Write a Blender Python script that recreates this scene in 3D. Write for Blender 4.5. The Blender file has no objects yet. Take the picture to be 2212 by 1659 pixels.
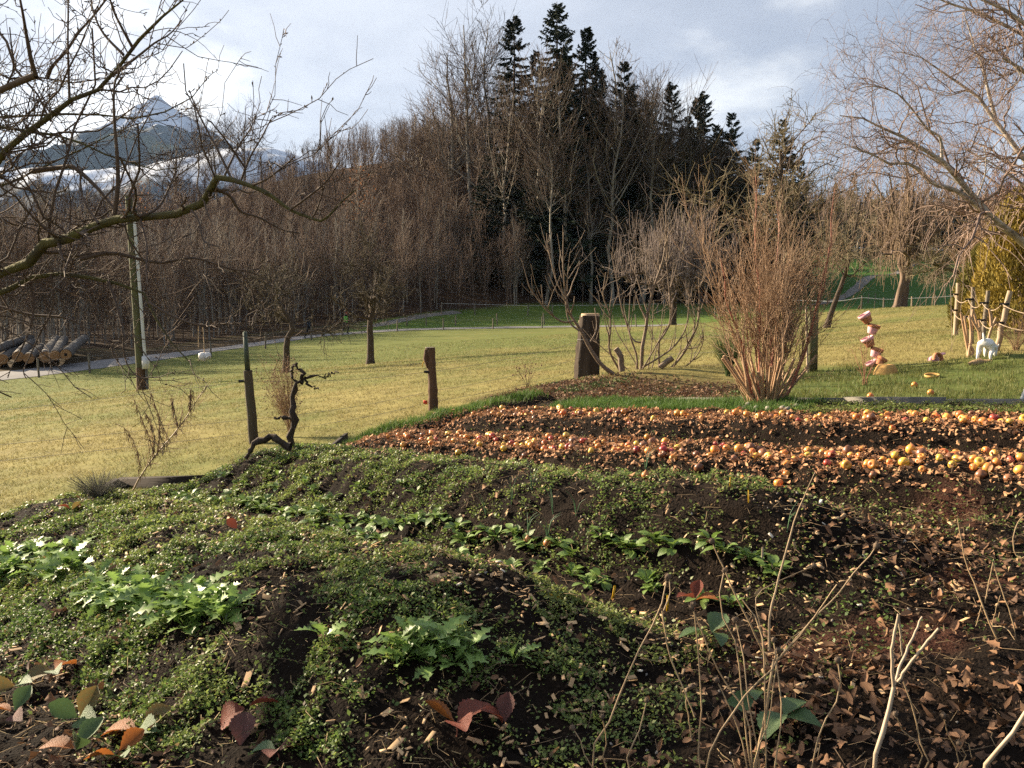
import bpy, math, random
import numpy as np
from mathutils import Vector, Matrix, Quaternion

random.seed(11)
rng = np.random.default_rng(11)
R = math.radians
sc = bpy.context.scene
COL = sc.collection

# ------------------------------------------------------------------ camera
CAMZ = 1.42
FPX = 1782.0                      # focal length in pixels of a 2212 px wide picture
TILT = math.atan(179.5 / FPX)
cam_data = bpy.data.cameras.new('camera')
cam_data.sensor_width = 36
cam_data.lens = 36 * FPX / 2212
cam_data.clip_end = 20000
cam_data.clip_start = 0.05
cam = bpy.data.objects.new('camera', cam_data)
cam.location = (0, 0, CAMZ)
cam.rotation_euler = (math.pi / 2 - TILT, 0, 0)
COL.objects.link(cam)
sc.camera = cam

# ------------------------------------------------------------------ light
SUN_AZ, SUN_EL = -58.0, 22.0       # degrees from +Y, clockwise positive
sdir = Vector((math.sin(R(SUN_AZ)) * math.cos(R(SUN_EL)), math.cos(R(SUN_AZ)) * math.cos(R(SUN_EL)), math.sin(R(SUN_EL))))
sun_data = bpy.data.lights.new('sun', 'SUN')
sun_data.energy = 5.0
sun_data.angle = R(0.55)
sun_data.color = (1.0, 0.83, 0.60)
sun = bpy.data.objects.new('sun', sun_data)
sun.rotation_euler = sdir.to_track_quat('Z', 'Y').to_euler()
sun.location = (-60, 20, 60)
COL.objects.link(sun)

world = bpy.data.worlds.new('World')
sc.world = world
world.use_nodes = True
wt = world.node_tree
wt.nodes.clear()
def wn(t, **k):
    n = wt.nodes.new(t)
    for a, b in k.items():
        setattr(n, a, b)
    return n
def wl(a, b):
    wt.links.new(a, b)
def wmath(op, a, b=None):
    n = wn('ShaderNodeMath', operation=op)
    for i, x in enumerate((a, b)):
        if x is None:
            continue
        if isinstance(x, (int, float)):
            n.inputs[i].default_value = x
        else:
            wl(x, n.inputs[i])
    return n.outputs[0]
w_out = wn('ShaderNodeOutputWorld')
w_bg = wn('ShaderNodeBackground')
w_bg.inputs['Strength'].default_value = 0.1
sky = wn('ShaderNodeTexSky', sky_type='NISHITA')
sky.sun_disc = False
sky.sun_elevation = R(SUN_EL)
sky.sun_rotation = R(SUN_AZ)
sky.altitude = 600
tc = wn('ShaderNodeTexCoord')
sep = wn('ShaderNodeSeparateXYZ')
wl(tc.outputs['Generated'], sep.inputs[0])
den = wmath('ADD', wmath('MAXIMUM', sep.outputs[2], 0.0), 0.16)
cmb = wn('ShaderNodeCombineXYZ')
wl(wmath('DIVIDE', sep.outputs[0], den), cmb.inputs[0])
wl(wmath('DIVIDE', sep.outputs[1], den), cmb.inputs[1])
cmb.inputs[2].default_value = 3.7
def wnoise(scale, detail, dist=0.0, rough=0.55):
    n = wn('ShaderNodeTexNoise')
    n.inputs['Scale'].default_value = scale
    n.inputs['Detail'].default_value = detail
    n.inputs['Roughness'].default_value = rough
    n.inputs['Distortion'].default_value = dist
    wl(cmb.outputs[0], n.inputs['Vector'])
    return n.outputs['Fac']
def wramp(fac, pts):
    r = wn('ShaderNodeValToRGB')
    r.color_ramp.interpolation = 'EASE'
    e = r.color_ramp.elements
    while len(e) < len(pts):
        e.new(0.5)
    for el, (p, c) in zip(e, pts):
        el.position = p
        el.color = (*c, 1)
    wl(fac, r.inputs[0])
    return r.outputs[0]
n1 = wnoise(0.5, 8, 0.6)
n2 = wnoise(1.7, 6, 0.3)
dens = wmath('ADD', wmath('MULTIPLY', n1, 0.72), wmath('MULTIPLY', n2, 0.28))
# light scattered round the sun brightens the cloud sheet on that side
dotn = wn('ShaderNodeVectorMath', operation='DOT_PRODUCT')
wl(tc.outputs['Generated'], dotn.inputs[0])
dotn.inputs[1].default_value = sdir
glow = wmath('POWER', wmath('MAXIMUM', wmath('MULTIPLY_ADD', dotn.outputs['Value'], 0.5), 0.0), 3.0)
for nn in wt.nodes:
    if nn.type == 'MATH' and nn.operation == 'MULTIPLY_ADD':
        nn.inputs[2].default_value = 0.5
cloud = wramp(dens, [(0.39, (1.8, 1.88, 2.05)), (0.46, (0.54, 0.69, 1.02)), (0.53, (0.66, 0.81, 1.15)), (0.61, (1.9, 1.97, 2.08))])
gl = wn('ShaderNodeMix', data_type='RGBA', blend_type='ADD')
gl.inputs[0].default_value = 1.0
glc = wn('ShaderNodeMix', data_type='RGBA')
glc.inputs[6].default_value = (0, 0, 0, 1)
glc.inputs[7].default_value = (3.4, 3.35, 3.25, 1)
wl(wmath('MULTIPLY', glow, wmath('ADD', n2, 0.25)), glc.inputs[0])
wl(cloud, gl.inputs[6])
wl(glc.outputs[2], gl.inputs[7])
cover = wramp(n1, [(0.22, (0.72, 0.72, 0.72)), (0.42, (0.97, 0.97, 0.97))])
mx = wn('ShaderNodeMix', data_type='RGBA')
wl(cover, mx.inputs[0])
wl(sky.outputs[0], mx.inputs[6])
wl(gl.outputs[2], mx.inputs[7])
wl(mx.outputs[2], w_bg.inputs['Color'])
wl(w_bg.outputs[0], w_out.inputs[0])

vs = sc.view_settings
vs.view_transform = 'Standard'
vs.look = 'None'
vs.exposure = 1.8
vs.gamma = 1
vs.use_curve_mapping = False
cy = sc.cycles
cy.max_bounces = 4
cy.diffuse_bounces = 1
cy.adaptive_threshold = 0.015
cy.glossy_bounces = 2
cy.transmission_bounces = 3
cy.volume_bounces = 0
cy.transparent_max_bounces = 4
cy.use_denoising = False
cy.sample_clamp_indirect = 4
cy.debug_use_spatial_splits = True

# ------------------------------------------------------------------ helpers
def P(px, py, d):
    """point seen at picture position px, py (2212 wide) at d metres ahead"""
    a = (px - 1106) / FPX
    b = (829.5 - py) / FPX
    dy = math.cos(TILT) + b * math.sin(TILT)
    dz = -math.sin(TILT) + b * math.cos(TILT)
    return np.array([a / dy * d, d, CAMZ + dz / dy * d])

def seen(x, y, z, m=0.12):
    yy = np.maximum(y * math.cos(TILT) - (z - CAMZ) * math.sin(TILT), 1e-3)
    zz = y * math.sin(TILT) + (z - CAMZ) * math.cos(TILT)
    a = x / yy * FPX / 2212
    b = zz / yy * FPX / 2212
    return (y > 0.3) & (abs(a) < 0.5 + m) & (b < 0.375 + m) & (b > -0.375 - m)

def vnoise(x, y, seed=0):
    x = np.asarray(x, float); y = np.asarray(y, float)
    xi = np.floor(x).astype(np.int64); yi = np.floor(y).astype(np.int64)
    fx = x - xi; fy = y - yi
    fx = fx * fx * (3 - 2 * fx); fy = fy * fy * (3 - 2 * fy)
    def h(a, b):
        k = (a * 374761393 + b * 668265263 + seed * 982451653) & 0x7fffffff
        k = ((k ^ (k >> 13)) * 1274126177) & 0x7fffffff
        return ((k ^ (k >> 16)) & 0xffff) / 65535.0
    return (h(xi, yi) * (1 - fx) + h(xi + 1, yi) * fx) * (1 - fy) + (h(xi, yi + 1) * (1 - fx) + h(xi + 1, yi + 1) * fx) * fy

def fbm(x, y, seed=0, octv=4, gain=0.5):
    s = 0; a = 1; t = 0
    for i in range(octv):
        s = s + a * vnoise(np.asarray(x) * 2 ** i, np.asarray(y) * 2 ** i, seed + 17 * i)
        t += a; a *= gain
    return s / t

def sstep(a, b, x):
    t = np.clip((x - a) / (b - a), 0, 1)
    return t * t * (3 - 2 * t)

def unit(v):
    return v / np.maximum(np.linalg.norm(v, axis=-1, keepdims=True), 1e-9)

class MB:
    """collects numpy geometry for ONE mesh object"""
    def __init__(s):
        s.v = []; s.f = []; s.c = []; s.n = 0
    def add(s, v, f, col=None):
        v = np.asarray(v, float).reshape(-1, 3)
        f = np.asarray(f, np.int64)
        s.v.append(v)
        s.f.append(f + s.n)
        c = np.ones((len(v), 4))
        if col is not None:
            c[:, :3] = col
        s.c.append(c)
        s.n += len(v)
    def mesh(s, name, mat=None, smooth=False):
        me = bpy.data.meshes.new(name)
        v = np.concatenate(s.v)
        me.vertices.add(len(v))
        me.vertices.foreach_set('co', v.ravel())
        loops = np.concatenate([f.ravel() for f in s.f])
        cnt = np.concatenate([np.full(len(f), f.shape[1]) for f in s.f])
        me.loops.add(len(loops))
        me.loops.foreach_set('vertex_index', loops.astype(np.int32))
        me.polygons.add(len(cnt))
        st = np.concatenate([[0], np.cumsum(cnt)[:-1]])
        me.polygons.foreach_set('loop_start', st.astype(np.int32))
        me.polygons.foreach_set('loop_total', cnt.astype(np.int32))
        if smooth:
            me.polygons.foreach_set('use_smooth', np.ones(len(cnt), bool))
        at = me.color_attributes.new('Col', 'FLOAT_COLOR', 'POINT')
        at.data.foreach_set('color', np.concatenate(s.c).ravel())
        me.update(calc_edges=True)
        if mat:
            me.materials.append(mat)
        return me
    def build(s, name, mat=None, parent=None, smooth=False):
        return link(name, s.mesh(name, mat, smooth), parent)

def link(name, me, parent=None):
    o = bpy.data.objects.new(name, me)
    COL.objects.link(o)
    if parent:
        o.parent = parent
    return o

def tag(o, label, cat, group=None):
    o['label'] = label
    o['category'] = cat
    if group:
        o['group'] = group
    return o

def setting(o, kind='structure', label=None):
    o['kind'] = kind
    if label:
        o['label'] = label
    return o

def thing(name, label, cat, loc=(0, 0, 0), rz=0.0, group=None):
    o = bpy.data.objects.new(name, None)
    o.empty_display_size = 0.1
    COL.objects.link(o)
    o.location = loc
    o.rotation_euler = (0, 0, rz)
    return tag(o, label, cat, group)

def dup(root, loc, rz=0.0, s=1.0, label=None, group=None):
    r = root.copy()
    COL.objects.link(r)
    r.location = loc
    r.rotation_euler = (0, 0, rz)
    r.scale = (s, s, s) if not hasattr(s, '__len__') else s
    if label:
        r['label'] = label
    if group:
        r['group'] = group
    for ch in root.children:
        c = ch.copy()
        COL.objects.link(c)
        c.parent = r
        for g in ch.children:
            e = g.copy()
            COL.objects.link(e)
            e.parent = c
    return r

# ---- materials
MATS = {}
def M(name, c, c2=None, scale=5.0, rough=0.85, bump=0.0, bscale=40.0, attr=False, transl=0.0, rnd=0.0, spec=0.25, var=0.3, stretch=None, tcol=None):
    m = bpy.data.materials.new(name)
    m.use_nodes = True
    nt = m.node_tree
    b = nt.nodes['Principled BSDF']
    out = nt.nodes['Material Output']
    L = nt.links.new
    b.inputs['Roughness'].default_value = rough
    b.inputs['Specular IOR Level'].default_value = spec
    tcn = nt.nodes.new('ShaderNodeTexCoord')
    mp = nt.nodes.new('ShaderNodeMapping')
    L(tcn.outputs['Object'], mp.inputs[0])
    if stretch:
        mp.inputs['Scale'].default_value = stretch
    nz = nt.nodes.new('ShaderNodeTexNoise')
    nz.inputs['Scale'].default_value = scale
    nz.inputs['Detail'].default_value = 6
    nz.inputs['Roughness'].default_value = 0.65
    L(mp.outputs[0], nz.inputs['Vector'])
    rp = nt.nodes.new('ShaderNodeMapRange')
    rp.inputs[1].default_value = 0.3
    rp.inputs[2].default_value = 0.7
    L(nz.outputs['Fac'], rp.inputs[0])
    if attr:
        a = nt.nodes.new('ShaderNodeAttribute')
        a.attribute_name = 'Col'
        mu = nt.nodes.new('ShaderNodeMix'); mu.data_type = 'RGBA'; mu.blend_type = 'MULTIPLY'
        mu.inputs[0].default_value = 1
        L(a.outputs['Color'], mu.inputs[6])
        r2 = nt.nodes.new('ShaderNodeMapRange')
        r2.inputs[1].default_value = 0.25; r2.inputs[2].default_value = 0.75
        r2.inputs[3].default_value = 1 - var; r2.inputs[4].default_value = 1 + var
        L(nz.outputs['Fac'], r2.inputs[0])
        L(r2.outputs[0], mu.inputs[7])
        colo = mu.outputs[2]
    else:
        mu = nt.nodes.new('ShaderNodeMix'); mu.data_type = 'RGBA'
        mu.inputs[6].default_value = (*c, 1)
        mu.inputs[7].default_value = (*(c2 or tuple(x * (1 - var) for x in c)), 1)
        L(rp.outputs[0], mu.inputs[0])
        colo = mu.outputs[2]
    if rnd:
        oi = nt.nodes.new('ShaderNodeObjectInfo')
        hs = nt.nodes.new('ShaderNodeHueSaturation')
        r3 = nt.nodes.new('ShaderNodeMapRange')
        r3.inputs[3].default_value = 1 - rnd; r3.inputs[4].default_value = 1 + rnd
        L(oi.outputs['Random'], r3.inputs[0])
        L(r3.outputs[0], hs.inputs['Value'])
        L(colo, hs.inputs['Color'])
        colo = hs.outputs[0]
    L(colo, b.inputs['Base Color'])
    if bump:
        n2_ = nt.nodes.new('ShaderNodeTexNoise')
        n2_.inputs['Scale'].default_value = bscale
        n2_.inputs['Detail'].default_value = 5
        L(mp.outputs[0], n2_.inputs['Vector'])
        bp = nt.nodes.new('ShaderNodeBump')
        bp.inputs['Strength'].default_value = bump
        bp.inputs['Distance'].default_value = 0.02
        L(n2_.outputs['Fac'], bp.inputs['Height'])
        L(bp.outputs[0], b.inputs['Normal'])
    if transl:
        tr = nt.nodes.new('ShaderNodeBsdfTranslucent')
        if tcol:
            tr.inputs[0].default_value = (*tcol, 1)
        else:
            L(colo, tr.inputs[0])
        ms = nt.nodes.new('ShaderNodeMixShader')
        ms.inputs[0].default_value = transl
        L(b.outputs[0], ms.inputs[1]); L(tr.outputs[0], ms.inputs[2])
        L(ms.outputs[0], out.inputs[0])
    MATS[name] = m
    return m

# ---- tubes and branches, many at once
def tubes(mb, Pp, Rr, S=4, col=None, cap=False):
    Pp = np.asarray(Pp, float); Rr = np.asarray(Rr, float)
    if Pp.ndim == 2:
        Pp = Pp[None]; Rr = Rr[None]
    B, K, _ = Pp.shape
    T = unit(np.gradient(Pp, axis=1))
    ov = unit(Pp[:, -1] - Pp[:, 0])
    ref = np.zeros((B, 3)); ref[np.arange(B), np.argmin(abs(ov), axis=1)] = 1
    a = unit(np.cross(T, ref[:, None, :])); b = np.cross(T, a)
    ang = np.arange(S) * 2 * np.pi / S
    ring = Pp[:, :, None] + Rr[:, :, None, None] * (np.cos(ang)[None, None, :, None] * a[:, :, None] + np.sin(ang)[None, None, :, None] * b[:, :, None])
    V = ring.reshape(-1, 3)
    k = np.arange(K - 1)[:, None] * S; s = np.arange(S)[None]
    q = np.stack([k + s, k + (s + 1) % S, k + S + (s + 1) % S, k + S + s], -1).reshape(-1, 4)
    F = (q[None] + (np.arange(B) * K * S)[:, None, None]).reshape(-1, 4)
    c = None
    if col is not None:
        col = np.asarray(col, float)
        c = np.repeat(col, K * S, axis=0) if col.ndim == 2 else col
    mb.add(V, F, c)
    if cap:
        for i in range(B):
            mb.add(ring[i, -1], [list(range(S))], None if col is None else (col[i] if col.ndim == 2 else col))

def along(Pp, Rr, idx, t):
    K = Pp.shape[1]
    x = t * (K - 1); i = np.clip(np.floor(x).astype(int), 0, K - 2); f = (x - i)
    p = Pp[idx, i] * (1 - f)[:, None] + Pp[idx, i + 1] * f[:, None]
    r = Rr[idx, i] * (1 - f) + Rr[idx, i + 1] * f
    return p, r, unit(Pp[idx, i + 1] - Pp[idx, i])

def grow(Pp, Rr, n, rg, t0=0.3, t1=1.0, ang=50, angv=15, ln=None, lr=0.5, lv=0.3, fall=0.4, rr=0.5, rmin=0.004, up=0.0, upv=0.0, wig=0.06, K=5, tip=0.35, weight=None):
    """n children sprouting from the polylines Pp: returns their points and radii"""
    B = len(Pp)
    plen = np.linalg.norm(np.diff(Pp, axis=1), axis=2).sum(1)
    w = plen if weight is None else weight
    idx = rg.choice(B, n, p=w / w.sum())
    t = t0 + (t1 - t0) * rg.random(n)
    p, r, tan = along(Pp, Rr, idx, t)
    rv = unit(rg.normal(size=(n, 3)))
    side = unit(rv - (rv * tan).sum(1, keepdims=True) * tan)
    a = np.radians(ang + angv * rg.normal(size=n))
    d = np.cos(a)[:, None] * tan + np.sin(a)[:, None] * side
    L = (ln if ln is not None else plen[idx] * lr) * (1 + lv * rg.uniform(-1, 1, n)) * (1 - fall * (t - t0) / max(t1 - t0, 1e-6))
    s = np.linspace(0, 1, K)
    u = up + upv * rg.normal(size=n)
    pts = p[:, None] + (d * L[:, None])[:, None] * s[None, :, None]
    pts = pts + np.array([0, 0, 1.0])[None, None] * (u * L)[:, None, None] * (s ** 2)[None, :, None]
    wv = rg.normal(size=(n, K, 3)) * (wig * L)[:, None, None]
    wv[:, 0] = 0
    pts = pts + np.cumsum(wv, axis=1) * 0.6
    r0 = np.maximum(np.minimum(r * rr * (0.75 + 0.5 * rg.random(n)), r * 0.9), rmin)
    rad = r0[:, None] * (1 - (1 - tip) * s[None])
    return pts, np.maximum(rad, rmin * 0.6)

def resample(pts, K):
    pts = np.asarray(pts, float)
    # catmull-rom through the traced points
    if len(pts) > 2:
        q = np.concatenate([[2 * pts[0] - pts[1]], pts, [2 * pts[-1] - pts[-2]]])
        o = []
        for i in range(len(pts) - 1):
            for t in np.linspace(0, 1, 6, endpoint=False):
                a, b, c, d = q[i:i + 4]
                o.append(0.5 * (2 * b + (c - a) * t + (2 * a - 5 * b + 4 * c - d) * t * t + (3 * b - a - 3 * c + d) * t ** 3))
        o.append(pts[-1])
        pts = np.array(o)
    l = np.concatenate([[0], np.cumsum(np.linalg.norm(np.diff(pts, axis=0), axis=1))])
    t = np.linspace(0, l[-1], K)
    return np.stack([np.interp(t, l, pts[:, i]) for i in range(3)], 1)

def scatter(mb, tv, tf, pos, rot, scl, col=None):
    """copies of a small template into one mesh; rot (n,3,3), scl (n,) or (n,3)"""
    n = len(pos)
    scl = np.asarray(scl, float)
    if scl.ndim == 1:
        scl = np.repeat(scl[:, None], 3, 1)
    v = np.einsum('nij,nkj->nki', rot, tv[None] * scl[:, None]) + pos[:, None]
    f = tf[None] + (np.arange(n) * len(tv))[:, None, None]
    c = None if col is None else np.repeat(col, len(tv), axis=0)
    mb.add(v.reshape(-1, 3), f.reshape(-1, tf.shape[1]), c)

def rots(yaw, pitch, roll):
    cy_, sy = np.cos(yaw), np.sin(yaw); cp, sp = np.cos(pitch), np.sin(pitch); cr, sr = np.cos(roll), np.sin(roll)
    o = np.zeros_like(cy_); i = o + 1
    Z = np.array([[cy_, -sy, o], [sy, cy_, o], [o, o, i]]).transpose(2, 0, 1)
    Y = np.array([[cp, o, sp], [o, i, o], [-sp, o, cp]]).transpose(2, 0, 1)
    X = np.array([[i, o, o], [o, cr, -sr], [o, sr, cr]]).transpose(2, 0, 1)
    return Z @ Y @ X

def mixc(a, b, t):
    t = np.asarray(t)[:, None]
    return np.asarray(a)[None] * (1 - t) + np.asarray(b)[None] * t

def lathe(prof, S=20, wob=0.0, rg=rng):
    pr = np.asarray(prof, float)
    a = np.arange(S) * 2 * np.pi / S
    w = 1 + wob * rg.normal(size=S)
    v = np.stack([pr[:, 0][:, None] * np.cos(a) * w, pr[:, 0][:, None] * np.sin(a) * w, np.repeat(pr[:, 1][:, None], S, 1)], -1).reshape(-1, 3)
    k = np.arange(len(pr) - 1)[:, None] * S; s = np.arange(S)[None]
    f = np.stack([k + s, k + (s + 1) % S, k + S + (s + 1) % S, k + S + s], -1).reshape(-1, 4)
    return v, f

def boxv(x0, x1, y0, y1, z0, z1):
    v = np.array([[x, y, z] for z in (z0, z1) for y in (y0, y1) for x in (x0, x1)], float)
    f = np.array([[0, 2, 3, 1], [4, 5, 7, 6], [0, 1, 5, 4], [2, 6, 7, 3], [0, 4, 6, 2], [1, 3, 7, 5]])
    return v, f
# ------------------------------------------------------------------ the lie of the land
U2 = np.array([0.75, -0.66]); U2 = U2 / np.linalg.norm(U2)     # along the beds, towards the camera's right
V2 = np.array([-U2[1], U2[0]])                                  # across the beds, away
def uv(x, y):
    return x * U2[0] + y * U2[1], x * V2[0] + y * V2[1]
def xy(u, v):
    return u * U2[0] + v * V2[0], u * U2[1] + v * V2[1]

ctl = []
for yy in (-12, -4, 2, 6, 10, 14):
    for xx in (-12, -7, -3, 1, 5, 8):
        ctl.append((xx, yy, 0.1 * xx))
for q in [(305, 842, 30), (800, 787, 33), (620, 803, 30), (0, 822, 42), (230, 795, 47), (480, 757, 55), (700, 727, 66), (900, 714, 73),
          (1200, 708, 75), (1500, 703, 72), (1720, 702, 68), (1950, 664, 50), (1800, 673, 50), (2080, 660, 50), (1900, 725, 24), (2150, 692, 25),
          (1450, 735, 33), (1250, 745, 36), (1700, 722, 34), (300, 757, 60), (100, 742, 57), (520, 725, 72), (700, 705, 82), (900, 682, 90), (1100, 668, 95), (1500, 662, 100),
          (1620, 657, 105), (1900, 656, 85), (1780, 660, 85), (2050, 655, 80), (1850, 600, 130), (1850, 552, 180), (2000, 572, 180), (2200, 575, 170), (1750, 600, 150),
          (1700, 560, 200), (2100, 545, 230), (1800, 540, 240)]:
    ctl.append(tuple(P(*q)))
def hp(px, d, z):
    return ((px - 1106) / FPX * d, d, z)
ctl += [hp(-300, 100, -2), hp(0, 110, 0), hp(300, 115, 3), hp(600, 120, 8), hp(800, 122, 9), hp(1000, 122, 11), hp(1200, 122, 11), hp(1350, 125, 9), hp(1500, 128, 6), hp(1620, 130, 3),
        hp(-300, 160, 5), hp(0, 160, 9), hp(300, 160, 15), hp(600, 160, 24), hp(800, 160, 27), hp(1000, 162, 29), hp(1200, 165, 30), hp(1350, 160, 24), hp(1500, 160, 15), hp(1640, 160, 8),
        hp(0, 210, 8), hp(400, 210, 14), hp(800, 210, 23), hp(1200, 215, 25), hp(1500, 210, 14), hp(600, 320, 6), hp(1200, 320, 8), hp(0, 320, 4), hp(2000, 320, 14),
        (-150, 60, -6), (-90, 40, -5), (-60, 25, -4.5), (60, 25, 3), (100, 55, 4), (160, 120, 8), (0, -60, -0.5), (-60, -60, -3), (60, -60, 3), (-200, 300, 3), (250, 300, 14),
        (300, 0, 6), (-300, 0, -6), (0, 500, 6), (-300, 500, 4), (350, 500, 14)]
ctl = np.array(ctl, float)
def _phi(r2):
    return r2 * np.log(np.maximum(r2, 1e-9)) * 0.5
_d2 = ((ctl[:, None, :2] - ctl[None, :, :2]) ** 2).sum(-1)
_n = len(ctl)
_A = np.zeros((_n + 3, _n + 3))
_A[:_n, :_n] = _phi(_d2) + np.eye(_n) * 4.0
_A[:_n, _n] = 1; _A[:_n, _n + 1:] = ctl[:, :2]
_A[_n:, :_n] = _A[:_n, _n:].T
_w = np.linalg.solve(_A, np.concatenate([ctl[:, 2], np.zeros(3)]))
def G(x, y):
    x = np.asarray(x, float); y = np.asarray(y, float)
    sh = np.broadcast(x, y).shape
    xf = np.broadcast_to(x, sh).ravel(); yf = np.broadcast_to(y, sh).ravel()
    o = np.empty(len(xf))
    for i in range(0, len(xf), 20000):
        a = xf[i:i + 20000]; b = yf[i:i + 20000]
        o[i:i + 20000] = _phi((a[:, None] - ctl[None, :, 0]) ** 2 + (b[:, None] - ctl[None, :, 1]) ** 2) @ _w[:_n] + _w[_n] + _w[_n + 1] * a + _w[_n + 2] * b
    # a little unevenness in the pasture, the fig mound and the stone heap
    o = o + 0.10 * (fbm(xf / 5, yf / 5, 3) - 0.5) * sstep(11, 18, yf) + 0.03 * (fbm(xf / 0.9, yf / 0.9, 5) - 0.5)
    o = o + 0.20 * np.exp(-((xf - 2.0) / 1.7) ** 2 - ((yf - 12.2) / 0.9) ** 2) + 0.10 * np.exp(-((xf - 6.3) / 0.8) ** 2 - ((yf - 10.4) / 0.7) ** 2)
    o = o + 1.2 * (fbm(xf / 14, yf / 14, 21) - 0.5) * sstep(105, 130, yf)
    return o.reshape(sh)

_gx = np.arange(-50, 50.01, 0.25); _gy = np.arange(-3, 108.01, 0.25)
_GG = G(*np.meshgrid(_gx, _gy))
def Gf(x, y):
    """fast look-up of G near the camera"""
    x = np.asarray(x, float); y = np.asarray(y, float)
    fx = np.clip((x + 50) / .25, 0, len(_gx) - 1.001); fy = np.clip((y + 3) / .25, 0, len(_gy) - 1.001)
    i = fx.astype(int); j = fy.astype(int); a = fx - i; b = fy - j
    return (_GG[j, i] * (1 - a) + _GG[j, i + 1] * a) * (1 - b) + (_GG[j + 1, i] * (1 - a) + _GG[j + 1, i + 1] * a) * b

U0, U1, V0, V1 = -7.55, 3.6, -1.6, 8.62          # the cultivated plot in bed coordinates
def bump1(t, flat=0.25):
    return 1 - sstep(flat, 1.0, np.abs(t))
def beds(u, v):
    m = 0
    ca = 2.35 + 0.10 * np.sin(u * 0.9 + 1)
    m = m + (0.30 + 0.022 * np.clip(u + 4, -3.5, 2)) * bump1(np.where(v < ca, (v - ca) / 1.15, (v - ca) / 0.80), 0.18) * sstep(-7.7, -6.6, u) * (1 - sstep(-2.5, -1.35, u))
    cb = 3.98 + 0.08 * np.sin(u * 0.8)
    m = np.maximum(m, (0.33 + 0.012 * np.clip(u + 4, -3.5, 2)) * bump1((v - cb) / 0.74, 0.15) * sstep(-7.5, -6.3, u) * (1 - sstep(-2.0, -0.75, u)))
    m = np.maximum(m, 0.17 * bump1((v - 5.45) / 0.55, 0.45) * sstep(-7.2, -6.5, u))
    m = np.maximum(m, 0.20 * bump1((v - 6.72) / 0.55, 0.45) * sstep(-7.1, -6.2, u))
    m = np.maximum(m, 0.08 * bump1((v - 8.0) / 0.5, 0.5))
    m = np.maximum(m, 0.14 * bump1((u + 7.0) / 0.45, 0.3) * sstep(5.2, 6.2, v))
    return m
def Zg(x, y, fine=True):
    """surface of the garden soil"""
    u, v = uv(x, y)
    z = Gf(x, y) + beds(u, v)
    if fine:
        z = z + 0.065 * (fbm(x / 0.22, y / 0.22, 31, 3) - 0.5) + 0.055 * (fbm(x / 0.07, y / 0.07, 37, 2) - 0.5)
    return z
def in_garden(x, y, mrg=0.0):
    u, v = uv(np.asarray(x), np.asarray(y))
    return (u > U0 + mrg) & (u < U1 - mrg) & (v > V0 + mrg) & (v < V1 - mrg)
def Z(x, y):
    return np.where(in_garden(x, y), Zg(x, y), Gf(x, y))
def zat(x, y):
    return float(Z(np.array([x]), np.array([y]))[0])
def gat(x, y):
    return float(G(np.array([x]), np.array([y]))[0])
def ground_at(px, py, d0=None):
    """where the ray through px, py meets the ground"""
    d = np.concatenate([np.arange(1.2, 20, 0.02), np.arange(20, 105, 0.1)])
    a = (px - 1106) / FPX; b = (829.5 - py) / FPX
    dy = math.cos(TILT) + b * math.sin(TILT); dz = -math.sin(TILT) + b * math.cos(TILT)
    x = a / dy * d; z = CAMZ + dz / dy * d
    h = np.nonzero(z <= Z(x, d))[0]
    if len(h) == 0:
        return P(px, py, 100)
    k = h[0]
    return np.array([x[k], d[k], float(Z(x[k:k + 1], d[k:k + 1])[0])])

# road line (near edge), forest foot
road_px = [(0, 822, 42), (230, 795, 47), (480, 757, 55), (700, 727, 66), (900, 714, 73), (1200, 708, 75), (1500, 703, 72), (1720, 702, 68)]
road_near = np.array([P(*q)[:2] for q in road_px])
road_near = np.concatenate([[[-45, 22], [-33, 34]], road_near, [[36, 66], [60, 62], [110, 70]]])
foot = np.array([[-200, 30], [-60, 32], [-40, 42], [-31, 50], [-27, 60], [-23.5, 71], [-18.5, 82], [-10, 90], [0, 95], [22, 100], [31, 106], [34, 118], [36, 140], [40, 185], [60, 215], [300, 240]], float)
def footy(x):
    return np.interp(x, foot[:, 0], foot[:, 1])
def roady(x):
    return np.interp(x, road_near[:, 0], road_near[:, 1])

xs = np.concatenate([np.linspace(-420, -60, 61)[:-1], np.linspace(-60, -12, 81)[:-1], np.linspace(-12, 14, 105)[:-1], np.linspace(14, 60, 77)[:-1], np.linspace(60, 420, 61)])
ys = np.concatenate([np.linspace(-120, -3, 25)[:-1], np.linspace(-3, 20, 93)[:-1], np.linspace(20, 110, 151)[:-1], np.linspace(110, 230, 81)[:-1], np.linspace(230, 560, 45)])
X, Y = np.meshgrid(xs, ys)
Zt = G(X, Y)
Zt = np.where(in_garden(X, Y, 0.35), Zt - 0.5, Zt)
gx, gy, gz = X.ravel(), Y.ravel(), Zt.ravel()
def field_col(x, y):
    t = fbm(x / 3.0, y / 3.0, 41) * 0.6 + fbm(x / 0.6, y / 0.6, 43) * 0.4
    far = np.clip((y - 9) / 34, 0, 1) * sstep(14, -2, x) + 0.35 * np.clip((y - 20) / 30, 0, 1)
    g = np.clip((t - 0.5) * 2.6 + 0.22 + 0.75 * far, 0, 1)
    return mixc((0.22, 0.185, 0.068), (0.12, 0.135, 0.040), g)
gc = field_col(gx, gy)
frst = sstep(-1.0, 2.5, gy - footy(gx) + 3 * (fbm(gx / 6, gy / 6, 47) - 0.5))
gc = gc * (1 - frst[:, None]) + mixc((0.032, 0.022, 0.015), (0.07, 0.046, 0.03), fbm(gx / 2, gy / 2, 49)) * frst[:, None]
strip = sstep(1, 4, gy - roady(gx)) * (1 - frst) * sstep(-17, -12, gx)
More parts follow.
